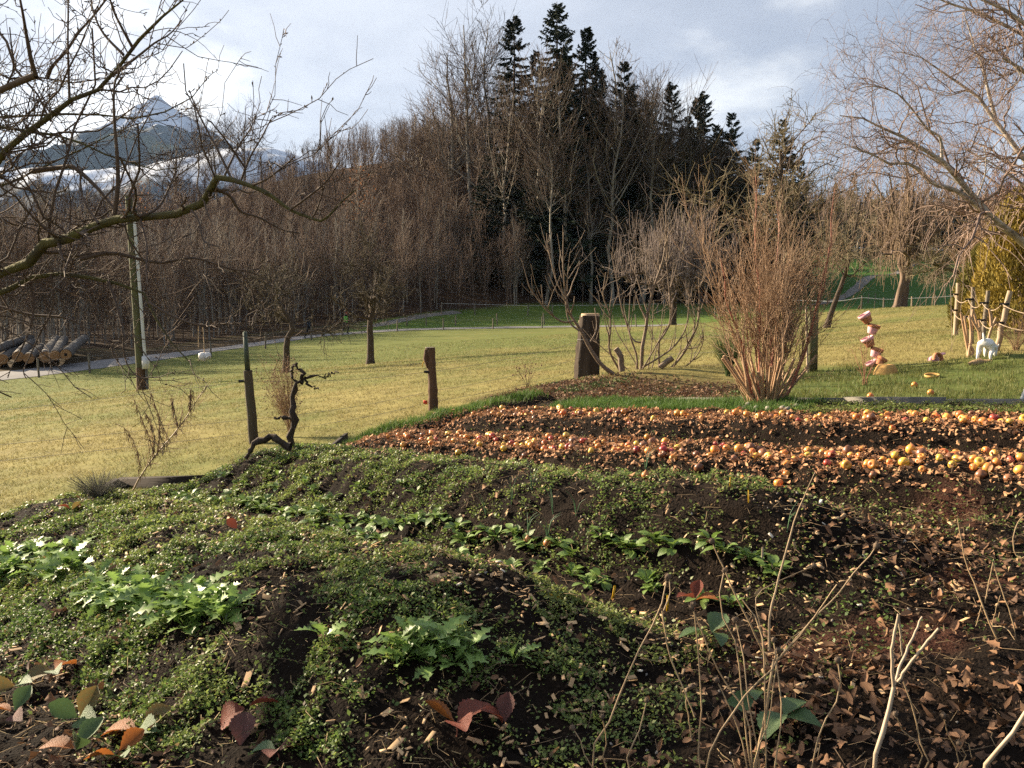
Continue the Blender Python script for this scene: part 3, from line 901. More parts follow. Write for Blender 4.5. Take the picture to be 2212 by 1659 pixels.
# --- apple tree whose boughs reach in from the left
def c1(*a): return [(x / 3, y / 3) for x, y in a]
def c4(*a): return [(x / 3, y / 3 + 553) for x, y in a]
HUB = (-1200, 650)
AP = [
 ([HUB, (-160, 480)] + c1((0, 1010), (60, 930), (180, 860), (290, 780), (400, 690), (480, 640), (590, 615), (680, 540), (760, 450), (820, 350), (900, 260), (985, 180), (1060, 100), (1130, 40), (1210, -20)), ('h', 4.9), 4.3, .060, .006),
 ([HUB, (-150, 625)] + c4((0, 110), (150, 62), (230, 10)) + c1((300, 1570), (420, 1550), (540, 1510), (640, 1450), (760, 1420), (900, 1410), (1060, 1400), (1240, 1365), (1320, 1310), (1370, 1230), (1405, 1150)), ('h', 4.9), 4.1, .062, .024),
 (c1((1400, 1150), (1500, 1165), (1650, 1215), (1760, 1270), (1880, 1360), (2010, 1410), (2080, 1432), (2140, 1390), (2212, 1310), (2310, 1225)), 4.1, 3.9, .019, .004),
 ([HUB, (-140, 650)] + c4((0, 235), (150, 160), (330, 115), (520, 130), (700, 165), (850, 200), (930, 240), (960, 300), (1010, 400), (1030, 500), (1120, 570), (1170, 640), (1240, 700)), ('h', 4.9), 4.6, .050, .004),
 ([HUB, (-180, 260)] + c1((0, 762), (150, 755), (350, 735), (500, 745), (660, 745), (850, 770), (1000, 745), (1120, 705), (1240, 635), (1320, 565), (1355, 490)), ('h', 5.2), 5.6, .034, .003),
 ([HUB, (-180, 300)] + c1((0, 830), (130, 850), (270, 860), (420, 890), (560, 940), (680, 1000), (840, 1050), (950, 1095), (1080, 1105), (1180, 1080)), ('h', 5.0), 4.4, .030, .003),
 ([HUB, (-160, 440)] + c1((-20, 1210), (150, 1150), (330, 1050), (480, 1000), (620, 920), (800, 835), (940, 790), (1075, 780)), ('h', 5.1), 5.3, .030, .003),
 (c1((200, 1110), (400, 1085), (470, 1080), (560, 1150), (640, 1230), (720, 1330), (760, 1400), (800, 1460)), 5.1, 4.7, .018, .006),
 (c1((738, 1418), (755, 1300), (765, 1150), (755, 950), (740, 760), (740, 560), (772, 470)), 4.45, 4.3, .014, .004),
 ([HUB, (-170, 240)] + c1((0, 585), (90, 545), (232, 488)), ('h', 4.6), 4.4, .030, .018),
 ([HUB, (-190, 130)] + c1((0, 490), (60, 510), (150, 515), (250, 500), (370, 535), (500, 535), (640, 520), (740, 480), (860, 468)), ('h', 5.3), 5.5, .026, .003),
 (c1((232, 490), (200, 380), (170, 220), (150, 100), (125, -30)), 4.4, 4.2, .012, .005),
 (c1((310, 500), (340, 430), (430, 330), (510, 210), (600, 110), (700, -20)), 5.4, 5.2, .012, .006),
 ([HUB, (-150, 60)] + c1((0, 220), (40, 370), (100, 450), (190, 540), (260, 640), (330, 790)), ('h', 5.0), 5.2, .020, .006),
 (c1((450, 640), (440, 300), (442, 100), (440, -20)), 4.7, 4.6, .007, .004),
 (c1((800, 355), (680, 230), (620, 120), (585, -10)), 4.45, 4.6, .008, .004),
 (c1((860, 310), (800, 200), (740, 80), (712, -10)), 4.4, 4.2, .008, .004),
 (c1((740, 480), (900, 360), (1000, 280), (1100, 220), (1178, 130)), 4.4, 4.5, .009, .003),
 (c1((1500, 1160), (1430, 1010), (1350, 860), (1270, 700), (1228, 585)), 4.1, 4.2, .007, .003),
 (c1((1590, 1090), (1480, 930), (1365, 785)), 4.1, 3.9, .006, .003),
 (c1((1560, 1175), (1620, 1020), (1690, 900), (1757, 770)), 4.1, 4.0, .006, .003),
 (c1((1450, 1150), (1540, 960), (1620, 840), (1662, 748)), 4.1, 4.3, .006, .003),
 (c1((1700, 1240), (1690, 1050)), 4.05, 4.1, .005, .003),
 (c1((1640, 1200), (1730, 1160), (1830, 1085), (1912, 1013)), 4.05, 3.9, .006, .003),
 (c1((1370, 1230), (1480, 1260), (1560, 1370), (1680, 1410), (1830, 1490), (1945, 1512)), 4.15, 4.4, .010, .003),
 (c1((1880, 1360), (1990, 1280), (2110, 1180), (2200, 1050)), 4.0, 3.8, .006, .003),
 (c1((2020, 1420), (2060, 1340), (2110, 1180)), 3.95, 3.9, .005, .003),
 (c4((520, 20), (720, -20), (880, 15), (1050, 45), (1250, 12), (1480, 80), (1650, 112), (1740, 165)), 4.6, 4.9, .013, .003),
 (c4((800, 520), (805, 640), (840, 730), (910, 790), (985, 785)), 4.6, 4.6, .005, .003),
 (c4((700, 165), (760, 330), (800, 520)), 4.75, 4.6, .010, .005),
 (c4((960, 300), (1100, 380), (1280, 445), (1450, 440), (1560, 435)), 4.5, 4.3, .007, .003),
 (c4((200, 170), (220, 330), (190, 480), (130, 620), (75, 720), (50, 790)), 4.9, 4.8, .009, .003),
 (c4((330, 115), (340, 330), (250, 520), (190, 660), (150, 740), (170, 795)), 4.8, 4.7, .008, .003),
 (c4((0, 330), (200, 380), (420, 400), (560, 470), (700, 560), (740, 640)), 5.2, 5.0, .010, .003),
 (c1((900, 1405), (1020, 1350), (1090, 1230), (1140, 1100), (1145, 1030)), 4.3, 4.5, .007, .003),
 (c1((640, 1450), (560, 1330), (520, 1200), (540, 1080)), 4.4, 4.6, .008, .003),
 (c1((1240, 1365), (1290, 1440), (1320, 1560), (1420, 1600)), 4.2, 4.0, .008, .003),
]
Pa, Ra = traced(AP, 0, 0, K=22)
rg = np.random.default_rng(31)
aw = np.array([1.0] * len(Pa))
Q2 = grow(Pa, Ra, 330, rg, 0.35, 1.0, 48, 18, ln=0.42, lv=0.6, fall=0.2, rr=0.27, rmin=0.0026, up=0.22, upv=0.3, wig=0.07, K=7, tip=0.5)
left = np.array([isinstance(q[1], tuple) for q in AP])
Q2b = grow(Pa[left], Ra[left], 150, rg, 0.4, 0.85, 60, 20, ln=0.62, lv=0.6, fall=0.2, rr=0.17, rmin=0.0028, up=-0.05, upv=0.35, wig=0.09, K=7, tip=0.5)
Q2 = (np.concatenate([Q2[0], Q2b[0]]), np.concatenate([Q2[1], Q2b[1]]))
Q3 = grow(Q2[0], Q2[1], 1900, rg, 0.15, 1.0, 48, 16, ln=0.13, lv=0.8, fall=0.2, rr=0.7, rmin=0.0022, up=0.1, upv=0.3, wig=0.08, K=4, tip=0.6)
allp = [Pa[6:], Q2[0]]
def spurs(Ps, Rs, n, ln=0.022):
    p, r = grow(Ps, Rs, n, rg, 0.1, 1.0, 60, 18, ln=ln, lv=0.7, fall=0, rr=0.9, rmin=0.0028, up=0.1, wig=0.02, K=4)
    r[:, 1] *= 0.7; r[:, 2] = 0.0042 * (ln / 0.022) ** 0.3; r[:, 3] = 0.0014
    return p, r
S1 = spurs(Pa, np.minimum(Ra, 0.006), 800); S2 = spurs(Q2[0], Q2[1], 1700, 0.018)
tx, ty = -4.72, 3.55
tz = gat(tx, ty)
hub = P(HUB[0], HUB[1], 3.6)
trk = resample(np.array([[tx - 0.05, ty, tz - 0.1], [tx, ty + 0.03, tz + 0.5], [tx + 0.05, ty, tz + 1.2], [hub[0], hub[1], hub[2]], [hub[0] + 0.05, hub[1], hub[2] + 0.5]]), 12)
t = thing('apple_tree', 'old apple tree reaching knotted bare boughs in over the pasture', 'tree', (tx, ty, tz))
off = np.array([tx, ty, tz])
m = MB(); tubes(m, trk - off, np.linspace(0.17, 0.09, 12)[None][0], 10); m.build('trunk', MATS['bark_mossy'], t, True)
m = MB(); tubes(m, Pa[:7] - off, .74 * Ra[:7] * (1 + 0.10 * rg.normal(size=Ra[:7].shape)), 8); m.build('bough', MATS['bark_mossy'], t, True)
m = MB(); tubes(m, Pa[7:] - off, Ra[7:], 6); tubes(m, Q2[0] - off, Q2[1], 5); tubes(m, Q3[0] - off, Q3[1], 3); m.build('crown', MATS['twig_apple'], t, True)
m = MB(); tubes(m, S1[0] - off, S1[1], 4); tubes(m, S2[0] - off, S2[1], 4); b = m.build('buds', MATS['twig_apple'], t); b['kind'] = 'stuff'

# --- birch on the right
def c3(*a): return [(x / 3 + 1474.7, y / 3) for x, y in a]
BI = [
 (c3((2900, 2300), (2560, 1900), (2212, 1575), (2100, 1490), (1975, 1385), (1900, 1290), (1800, 1180), (1680, 1040), (1520, 945), (1400, 870), (1280, 825), (1150, 760), (1020, 750)), 12.5, 11.3, .12, .008),
 (c3((1975, 1385), (1780, 1240), (1620, 1190), (1540, 1110), (1460, 1060), (1320, 1060), (1290, 1030), (1180, 985), (1080, 950)), 12.0, 11.2, .055, .008),
 (c3((1680, 1040), (1670, 890), (1590, 840), (1480, 700), (1380, 600), (1220, 558), (1110, 590)), 11.8, 11.4, .026, .006),
 (c3((2900, 2300), (2500, 1500), (2300, 1150), (2190, 1000), (2110, 890), (2000, 750), (1940, 650), (1820, 560), (1700, 480), (1590, 400), (1500, 350), (1400, 335)), 12.5, 13.2, .11, .006),
 (c3((2030, 780), (1980, 590), (1940, 420), (1900, 330), (1860, 200), (1815, 70)), 12.9, 13.3, .036, .008),
 (c3((2900, 2300), (2650, 1000), (2400, 420), (2212, 225), (2010, 130), (1900, 70), (1780, 40), (1600, -30)), 12.5, 12.4, .12, .012),
 (c3((2500, 300), (2212, 150), (2080, 60), (1900, -20)), 12.4, 12.2, .06, .02),
 (c3((2480, 700), (2230, 480), (2150, 420), (2075, 375)), 12.4, 11.6, .06, .016),
 (c3((2480, 1400), (2212, 1200), (2080, 1110), (1990, 1050), (1900, 1000), (1830, 960)), 12.3, 12.9, .04, .007),
 (c3((2140, 1000), (2212, 960)), 12.5, 12.5, .03, .02),
 (c3((1910, 1280), (1960, 1130), (1960, 980), (1930, 920)), 12.0, 12.3, .018, .006),
 (c3((2150, 430), (2190, 500), (2130, 560), (2060, 590)), 11.8, 11.6, .016, .005),
 (c3((1700, 1080), (1560, 1000), (1420, 960), (1250, 1000), (1100, 950), (1000, 975)), 11.9, 11.5, .018, .005),
 (c3((1870, 1250), (1700, 1130), (1560, 1050)), 11.9, 12.4, .015, .005),
 (c3((1940, 650), (1840, 590), (1720, 620), (1600, 580), (1585, 540)), 13, 12.8, .016, .005),
 (c3((2000, 1400), (1880, 1440), (1740, 1400), (1600, 1290), (1560, 1240)), 12.1, 11.8, .014, .004),
]
Pb, Rb = traced(BI, 0, 0, K=18)
rg = np.random.default_rng(41)
B2 = grow(Pb, Rb, 150, rg, 0.38, 1.0, 45, 16, ln=1.0, lv=0.55, fall=0.35, rr=0.4, rmin=0.005, up=0.05, upv=0.25, wig=0.07, K=7, tip=0.4)
B3 = grow(B2[0], B2[1], 1150, rg, 0.1, 1.0, 45, 18, ln=0.5, lv=0.6, fall=0.2, rr=0.55, rmin=0.0026, up=-0.15, upv=0.3, wig=0.06, K=5, tip=0.6)
B4 = grow(B3[0], B3[1], 2600, rg, 0.1, 1.0, 45, 18, ln=0.36, lv=0.7, fall=0.2, rr=0.8, rmin=0.0018, up=-0.75, upv=0.35, wig=0.05, K=4, tip=0.7)
hub = P(1474.7 + 2900 / 3, 2300 / 3, 12.5)
bx_, by_ = hub[0] + 0.15, hub[1]
bz = gat(bx_, by_)
off = np.array([bx_, by_, bz])
t = thing('birch_tree', 'large weeping birch with white-barked limbs leaning over the pasture edge', 'tree', (bx_, by_, bz))
m = MB(); tubes(m, resample(np.array([[bx_, by_, bz - .2], [bx_ + .05, by_, bz + .9], hub, [hub[0] - .1, hub[1], hub[2] + .6]]), 8) - off, np.linspace(.26, .15, 8), 10)
tubes(m, Pb - off, .85 * Rb, 8); m.build('trunk', MATS['bark_birch'], t, True)
m = MB(); tubes(m, B2[0] - off, B2[1], 4); tubes(m, B3[0] - off, B3[1], 3); tubes(m, B4[0] - off, B4[1], 3); m.build('crown', MATS['twig_birch'], t)

# --- orchard trees in the pasture
def orchard(name, label, px, py, d, trunk_px, r0, r1, n1, n2, n3, l1, seed, bark, twig, up=0.2, shoots=0, tw=0.008, flat=1.0, tang=60):
    rg = np.random.default_rng(seed)
    pts = np.array([P(a, b, d) for a, b in trunk_px])
    base = np.array([pts[0, 0], pts[0, 1], gat(pts[0, 0], pts[0, 1])])
    pts = pts + (base - pts[0])
    pts[0, 2] -= 0.1
    pts[1:, 1] += rg.normal(size=len(pts) - 1) * 0.1
    T = resample(pts, 12)
    Rr = np.linspace(r0, r1, 12); Rr[0] *= 1.35
    T = T[None]; Rr = Rr[None]
    A1 = grow(T, Rr, n1, rg, 0.42, 1.0, tang, 14, ln=l1, lv=0.35, fall=0.35, rr=0.5, rmin=0.02, up=up * 0.6, wig=0.10, K=7)
    A2 = grow(A1[0], A1[1], n2, rg, 0.2, 1.0, 55, 18, lr=0.45, lv=0.5, fall=0.2, rr=0.5, rmin=tw * 1.3, up=up, upv=0.2, wig=0.10, K=5)
    A3 = grow(A2[0], A2[1], n3, rg, 0.1, 1.0, 55, 18, lr=0.45, lv=0.6, fall=0.2, rr=0.7, rmin=tw, up=up * 0.5, upv=0.2, wig=0.1, K=4)
    cr = [(A2[0], A2[1], 4), (A3[0], A3[1], 3)]
    if shoots:
        sh = grow(np.concatenate([A1[0]]), np.concatenate([A1[1]]), shoots, rg, 0.3, 1.0, 80, 12, ln=1.0, lv=0.5, fall=0.1, rr=0.4, rmin=tw, up=0.0, wig=0.02, K=4)
        s0 = sh[0][:, :1]
        ln_ = rg.uniform(0.8, 2.7, len(s0))
        dr = np.stack([rg.normal(size=len(s0)) * 0.16, rg.normal(size=len(s0)) * 0.16, np.ones(len(s0))], 1)
        sp = s0 + dr[:, None] * (ln_[:, None] * np.linspace(0, 1, 4)[None])[:, :, None]
        cr.append((sp, np.repeat(np.linspace(tw * 1.3, tw * 0.7, 4)[None], len(sp), 0), 3))
    return tr_thing(name, label, 'tree', base, [(T, Rr, 9), (A1[0], A1[1], 6)], bark, cr, twig)
orchard('fruit_tree', 'small bare apple tree with straight dark trunk in mid pasture', 800, 787, 33, [(800, 787), (801, 735), (800, 700), (806, 660), (815, 610), (820, 575)], .16, .05, 18, 190, 800, 1.7, 61, 'bark_apple', 'twig_dark', up=0.08, tw=0.010, tang=66)
orchard('fruit_tree', 'crooked bare fruit tree leaning behind the dried weeds and gnarled vine', 620, 806, 29, [(617, 806), (621, 770), (622, 735), (634, 705), (612, 670), (598, 640), (575, 600)], .13, .05, 15, 150, 600, 1.5, 62, 'bark_apple', 'twig_dark', up=0.08, tw=0.010)
orchard('fruit_tree', 'pruned apple tree bristling with upright water shoots beside the road', 1455, 712, 62, [(1453, 712), (1455, 685), (1458, 655), (1460, 615), (1462, 570)], .28, .10, 30, 240, 500, 4.6, 63, 'bark_apple', 'twig_grey', up=0.15, shoots=1200, tw=0.018, tang=66)
orchard('fruit_tree', 'old lichen-grey pear tree rising behind the big cane shrub', 1705, 716, 24, [(1700, 716), (1702, 640), (1700, 560), (1694, 480), (1690, 420), (1692, 350), (1690, 300)], .16, .04, 30, 280, 1100, 1.75, 64, 'bark_apple', 'twig_lichen', up=0.02, tw=0.009)
orchard('fruit_tree', 'mossy tangled fruit tree standing between cane shrub and willow', 1835, 690, 36, [(1785, 690), (1800, 640), (1828, 570), (1846, 500), (1856, 420)], .13, .04, 20, 200, 700, 1.7, 65, 'bark_apple', 'twig_lichen', up=0.0, tw=0.011)
orchard('fruit_tree', 'low spreading fruit tree half hidden by the golden conifers', 2085, 672, 40, [(2130, 672), (2120, 640), (2090, 610), (2040, 590), (2005, 580)], .16, .05, 16, 200, 800, 1.3, 66, 'bark_mossy', 'twig_lichen', up=0.1, tw=0.012)

# willow: furrowed trunk, strands hanging to the ground
rg = np.random.default_rng(71)
d = 49
wp = np.array([P(a, b, d) for a, b in [(1943, 662), (1950, 625), (1957, 590), (1952, 565), (1956, 545)]])
base = np.array([wp[0, 0], wp[0, 1], gat(wp[0, 0], wp[0, 1])])
wp += base - wp[0]; wp[0, 2] -= 0.2
T = resample(wp, 12)
W1 = grow(T[None], np.linspace(.42, .36, 12)[None], 30, rg, 0.86, 1.0, 38, 24, ln=4.2, lv=0.4, fall=0.1, rr=0.3, rmin=0.05, up=0.1, wig=0.08, K=7)
W2 = grow(W1[0], W1[1], 340, rg, 0.2, 1.0, 50, 20, ln=1.5, lv=0.5, fall=0.2, rr=0.4, rmin=0.018, up=-0.1, upv=0.2, wig=0.07, K=5)
n = 1000
p, r, _ = along(np.concatenate([W2[0]]), W2[1], rg.integers(0, len(W2[0]), n), rg.random(n))
ln_ = rg.uniform(0.4, 1.7, n)
s = np.linspace(0, 1, 5)
az = rg.random(n) * 6.28
hz = np.stack([np.cos(az), np.sin(az), 0 * az], 1) * (0.28 * ln_)[:, None]
st = p[:, None] + hz[:, None] * np.sqrt(s)[None, :, None] + np.array([0, 0, -1.0]) * (ln_[:, None] * s[None] ** 1.4)[:, :, None] + rg.normal(size=(n, 5, 3)) * 0.03 * s[None, :, None]
wk = 1 + 0.12 * np.sin(np.arange(14) * 2.4)
t = thing('willow_tree', 'old weeping willow with furrowed leaning trunk by the tape fence', 'tree', tuple(base))
m = MB(); tubes(m, T - base, np.array([.62, .50, .44, .40, .38, .37, .37, .39, .42, .45, .46, .42]) * .85, 14); ax_ = np.repeat(T - base, 14, 0); m.v[0] = ax_ + (m.v[0] - ax_) * (1 + .16 * np.tile(rg.normal(size=14), 12) + .06 * rg.normal(size=168))[:, None]; tubes(m, W1[0] - base, W1[1], 6); m.build('trunk', MATS['bark_willow'], t)
m = MB(); tubes(m, W2[0] - base, W2[1], 4); tubes(m, st - base, np.repeat(np.linspace(.016, .010, 5)[None], n, 0), 3); m.build('crown', MATS['twig_willow'], t)

# ------------------------------------------------------------------ shrubs
M('cane_orange', (0.48, 0.31, 0.17), (0.32, 0.19, 0.105), scale=4, rough=0.6, rnd=0.1, spec=0.4)
M('cane_red', (0.36, 0.12, 0.07), (0.26, 0.10, 0.06), scale=4, rough=0.55, spec=0.4)
M('cane_twig', (0.36, 0.235, 0.14), (0.25, 0.155, 0.09), scale=4, rough=0.7)
M('fig_bark', (0.24, 0.18, 0.125), (0.14, 0.095, 0.062), scale=9, rough=0.75, bump=0.25, bscale=30)
M('dry_stem', (0.42, 0.30, 0.16), (0.28, 0.18, 0.09), scale=9, rough=0.6, spec=0.4)
M('dry_stem_white', (0.50, 0.39, 0.27), (0.34, 0.25, 0.16), scale=7, rough=0.55, spec=0.4)
M('dry_head', (0.17, 0.12, 0.08), (0.09, 0.065, 0.045), scale=40, rough=0.95)
M('weed_tan', (0.30, 0.19, 0.11), (0.20, 0.12, 0.075), scale=9, rough=0.85)
M('vine_black', (0.085, 0.062, 0.045), (0.035, 0.026, 0.02), scale=9, rough=0.95, bump=0.6, bscale=30)

# the big cane shrub
rg = np.random.default_rng(81)
cb = ground_at(1655, 872)
n = 52
az = rg.random(n) * 6.28; sp = rg.random(n) ** 0.7
hgt = rg.uniform(0.9, 1.95, n) * (1 - 0.12 * sp)
hgt[:6] = (2.5, 2.3, 2.25, 2.1, 2.1, 2.2)
s = np.linspace(0, 1, 9)
b0 = np.stack([np.cos(az), np.sin(az), 0 * az], 1) * (0.04 + 0.13 * sp)[:, None]
out = np.stack([np.cos(az), np.sin(az), 0 * az], 1) * (sp * 0.44 * hgt ** 0.5)[:, None]
C = b0[:, None] + out[:, None] * (s[None, :] ** rg.uniform(.6, 1.5, n)[:, None])[:, :, None] + np.array([0, 0, 1.0]) * (hgt[:, None] * s[None])[:, :, None] + np.cumsum(rg.normal(size=(n, 9, 3)) * 0.022, 1)
C[:, 0, 2] = -0.05
rr_ = rg.uniform(0.006, 0.014, n)[:, None] * (1 - 0.72 * s[None])
t = thing('cane_shrub', 'tall dense shrub of orange-brown bare canes fanning up from one stool', 'shrub', tuple(cb))
red = rg.random(n) < 0.14; red[:3] = True
m = MB(); tubes(m, C[~red], rr_[~red], 6); 
stub = rg.random(26) * 6.28
s5 = np.linspace(0, 1, 3)
SB = np.stack([np.cos(stub) * .12, np.sin(stub) * .12, 0 * stub], 1)[:, None] + (np.stack([np.cos(stub) * .32, np.sin(stub) * .2, 0 * stub + .42], 1) * rg.uniform(.5, 1.3, 26)[:, None])[:, None] * s5[None, :, None]
tubes(m, SB, np.full((26, 3), .014), 6, cap=True)
m.build('canes', MATS['cane_orange'], t, True)
m = MB(); tubes(m, C[red], rr_[red] * 1.15, 6); m.build('red_canes', MATS['cane_red'], t, True)
c2_ = grow(C, rr_, 850, rg, 0.3, 1.0, 32, 12, ln=0.42, lv=0.7, fall=0.3, rr=0.5, rmin=0.0028, up=0.2, upv=0.1, wig=0.05, K=5)
c3_ = grow(c2_[0], c2_[1], 2600, rg, 0.2, 1.0, 38, 14, ln=0.16, lv=0.7, fall=0.2, rr=0.7, rmin=0.002, up=0.1, wig=0.05, K=3)
m = MB(); tubes(m, c2_[0], c2_[1], 4); tubes(m, c3_[0], c3_[1], 3); m.build('twigs', MATS['cane_twig'], t)

# the fig
def c7(*a): return [(1097.2 + x * .4034, 438.9 + y * .4034) for x, y in a]
FI = [
 (c7((565, 915), (500, 865), (440, 780), (400, 700), (360, 635), (330, 590), (312, 510), (298, 400), (295, 300), (297, 155)), 12.1, 11.8, .042, .008),
 (c7((352, 630), (290, 635), (210, 575), (150, 500), (115, 450), (102, 400)), 11.9, 11.7, .020, .008),
 (c7((190, 552), (178, 435)), 11.8, 11.8, .010, .007), (c7((212, 565), (247, 460)), 11.8, 11.7, .010, .007),
 (c7((384, 685), (335, 645), (315, 585), (312, 510)), 11.9, 11.9, .018, .012),
 (c7((312, 510), (265, 430), (235, 330), (212, 230), (208, 160)), 11.9, 12.0, .014, .007),
 (c7((318, 470), (320, 380), (335, 245)), 11.9, 11.8, .010, .006), (c7((325, 405), (385, 310)), 11.9, 12, .009, .006), (c7((290, 400), (275, 330), (285, 250)), 11.9, 12, .009, .006),
 (c7((440, 745), (470, 690), (475, 640), (465, 560)), 12.0, 12.2, .014, .008),
 (c7((600, 895), (560, 830), (540, 770), (550, 680), (545, 590), (515, 520), (510, 470), (525, 370)), 12.3, 12.1, .024, .008),
 (c7((690, 890), (690, 820), (660, 730), (640, 660), (605, 540), (590, 450), (565, 330), (555, 270)), 12.4, 12.5, .022, .007),
 (c7((715, 890), (720, 770), (740, 670), (745, 600), (765, 520), (785, 440), (820, 340), (840, 260), (848, 130), (845, 0)), 12.3, 12.1, .040, .009),
 (c7((720, 745), (680, 740), (650, 690), (650, 600), (655, 480)), 12.3, 12.5, .018, .008),
 (c7((748, 590), (720, 500), (690, 400), (660, 330), (645, 260)), 12.2, 12.5, .014, .007),
 (c7((770, 500), (740, 380), (725, 280), (705, 190)), 12.2, 12.3, .012, .006),
 (c7((805, 340), (812, 200), (803, 100)), 12.1, 12, .011, .006),
 (c7((810, 890), (810, 735), (850, 690), (870, 620), (870, 530), (860, 430), (850, 300), (850, 150)), 12.4, 12.2, .022, .008),
 (c7((720, 880), (850, 800), (920, 730), (960, 640), (970, 500), (965, 450)), 12.2, 11.9, .020, .008),
 (c7((860, 895), (930, 820), (970, 740), (1010, 670), (1025, 560), (1020, 370)), 12.3, 12.0, .026, .008),
 (c7((870, 898), (960, 780), (990, 700), (1000, 600), (970, 500), (940, 420)), 12.4, 12.6, .016, .007),
 (c7((920, 900), (1000, 830), (1040, 760), (1048, 700)), 12.4, 12.1, .016, .008), (c7((975, 860), (985, 780), (955, 730)), 12.3, 12.2, .01, .007),
 (c7((700, 890), (650, 800), (600, 720), (560, 640)), 12.5, 12.8, .012, .006), (c7((640, 890), (560, 820), (490, 760), (440, 700)), 12.4, 12.6, .012, .006),
 (c7((770, 890), (790, 800), (815, 700), (830, 560)), 12.5, 12.7, .012, .006), (c7((750, 890), (770, 760), (775, 640), (780, 520)), 12.5, 12.6, .012, .006),
 (c7((720, 890), (790, 770), (850, 660)), 12.1, 11.8, .016, .010), (c7((880, 895), (930, 790), (1010, 770), (1048, 705)), 12.2, 12.0, .012, .006),
]
Pf, Rf = traced(FI, 0, 0, K=16)
fb = np.array([*P(1097 + 690 * .4034, 439 + 900 * .4034, 12.3)[:2], 0]); fb[2] = gat(fb[0], fb[1])
rg = np.random.default_rng(91)
f2 = grow(Pf, Rf, 150, rg, 0.3, 1.0, 40, 12, ln=0.28, lv=0.6, fall=0.2, rr=0.6, rmin=0.005, up=0.5, wig=0.04, K=5)
t = thing('fig_tree', 'bare fig bush with thick pale curving branches on a leafy mound', 'shrub', tuple(fb))
m = MB(); tubes(m, Pf - fb, .78 * Rf, 8)
stubs = np.array([[P(1097.2 + a * .4034, 438.9 + b * .4034, 12.1) for a, b in q] for q in [[(612, 900), (606, 860), (604, 815)], [(604, 822), (590, 795), (577, 778)], [(815, 880), (850, 850), (882, 828)]]])
tubes(m, stubs - fb, np.full((3, 3), .045), 8, cap=True)
m.build('trunk', MATS['fig_bark'], t, True)
m = MB(); tubes(m, f2[0] - fb, f2[1], 5); m.build('crown', MATS['fig_bark'], t, True)

def twiggy(name, label, cat, base, n, h, spread, r, nt, tl, mat, tmat, seed, lean=(0, 0), heads=0, hs=0.01, K=7, wig=0.02):
    rg = np.random.default_rng(seed)
    az = rg.random(n) * 6.28; sp = rg.random(n) ** 0.6
    hh = h * rg.uniform(0.55, 1.0, n); s = np.linspace(0, 1, K)
    o_ = np.stack([np.cos(az), np.sin(az), 0 * az], 1) * (sp * spread)[:, None] + np.array([lean[0], lean[1], 0])
    c_ = o_[:, None] * (s ** 1.2)[None, :, None] + np.array([0, 0, 1.0]) * (hh[:, None] * s[None])[:, :, None] + np.cumsum(rg.normal(size=(n, K, 3)) * wig * h / K, 1)
    c_[:, 0] = np.stack([np.cos(az), np.sin(az), 0 * az - 0.5], 1) * 0.03
    r_ = r * rg.uniform(0.6, 1.1, n)[:, None] * (1 - 0.6 * s[None])
    t = thing(name, label, cat, tuple(base))
    m = MB(); tubes(m, c_, r_, 5); m.build('stems', MATS[mat], t, True)
    if nt:
        q = grow(c_, r_, nt, rg, 0.25, 1.0, 38, 14, ln=tl, lv=0.6, fall=0.3, rr=0.6, rmin=r * 0.32, up=0.15, upv=0.2, wig=0.06, K=4)
        m = MB(); tubes(m, q[0], q[1], 3)
        if heads:
            hd = q[0][rg.integers(0, len(q[0]), heads), -1]
            v, f = lathe([(0.001, -1), (0.8, -0.4), (1, 0.1), (0.6, 0.8), (0.001, 1)], 6)
            scatter(m, v, f, hd, rots(rg.random(heads) * 6, rg.random(heads), rg.random(heads)), hs * rg.uniform(.6, 1.2, heads))
        m.build('twigs', MATS[tmat], t)
    return t
M('leaf_grey', (0.17, 0.16, 0.125), (0.10, 0.09, 0.07), scale=20, rough=0.9)
M('leaf_shrub_green', (0.10, 0.145, 0.045), (0.06, 0.09, 0.03), scale=20, rough=0.8, transl=0.2)
M('twig_reddish', (0.33, 0.14, 0.08), (0.24, 0.11, 0.07), scale=9, rough=0.7)
b_ = ground_at(612, 955)
twiggy('dried_weed', 'feathery pinkish-tan dried weed standing behind the gnarled vine', 'weed', b_ + np.array([0, .35, 0]), 26, 0.95, 0.30, .004, 900, .17, 'weed_tan', 'weed_tan', 101, lean=(-0.10, 0), heads=500, hs=0.008)
b_ = ground_at(1140, 838)
twiggy('dried_weed', 'withered dark weed stalks at the tip of the fig mound', 'weed', b_, 9, 0.42, 0.22, .004, 90, .12, 'vine_black', 'weed_tan', 102, heads=40, hs=0.012)
b_ = ground_at(1868, 832)
twiggy('blueberry_bush', 'small reddish bare bush standing before the stacked pots', 'shrub', b_, 8, 0.62, 0.28, .0045, 60, .17, 'twig_reddish', 'twig_reddish', 103)
b_ = ground_at(215, 1082)
tw_ = twiggy('lavender', 'low grey-green lavender cushion on the plot border', 'shrub', b_, 150, 0.20, 0.24, .0022, 1100, .05, 'leaf_grey', 'leaf_grey', 104)
b_ = ground_at(1572, 812)
twiggy('broom_bush', 'soft green feathery bush behind the cane shrub', 'shrub', b_, 170, 0.62, 0.28, .004, 800, .13, 'leaf_shrub_green', 'leaf_shrub_green', 105)
b_ = ground_at(2110, 800)
p_ = P(2150, 745, 11.6)
twiggy('tan_bush', 'dense fine tan bush below the wire fence posts', 'shrub', (p_[0] + .3, p_[1], gat(p_[0] + .3, p_[1])), 50, 0.6, 0.5, .003, 420, .16, 'weed_tan', 'weed_tan', 106)

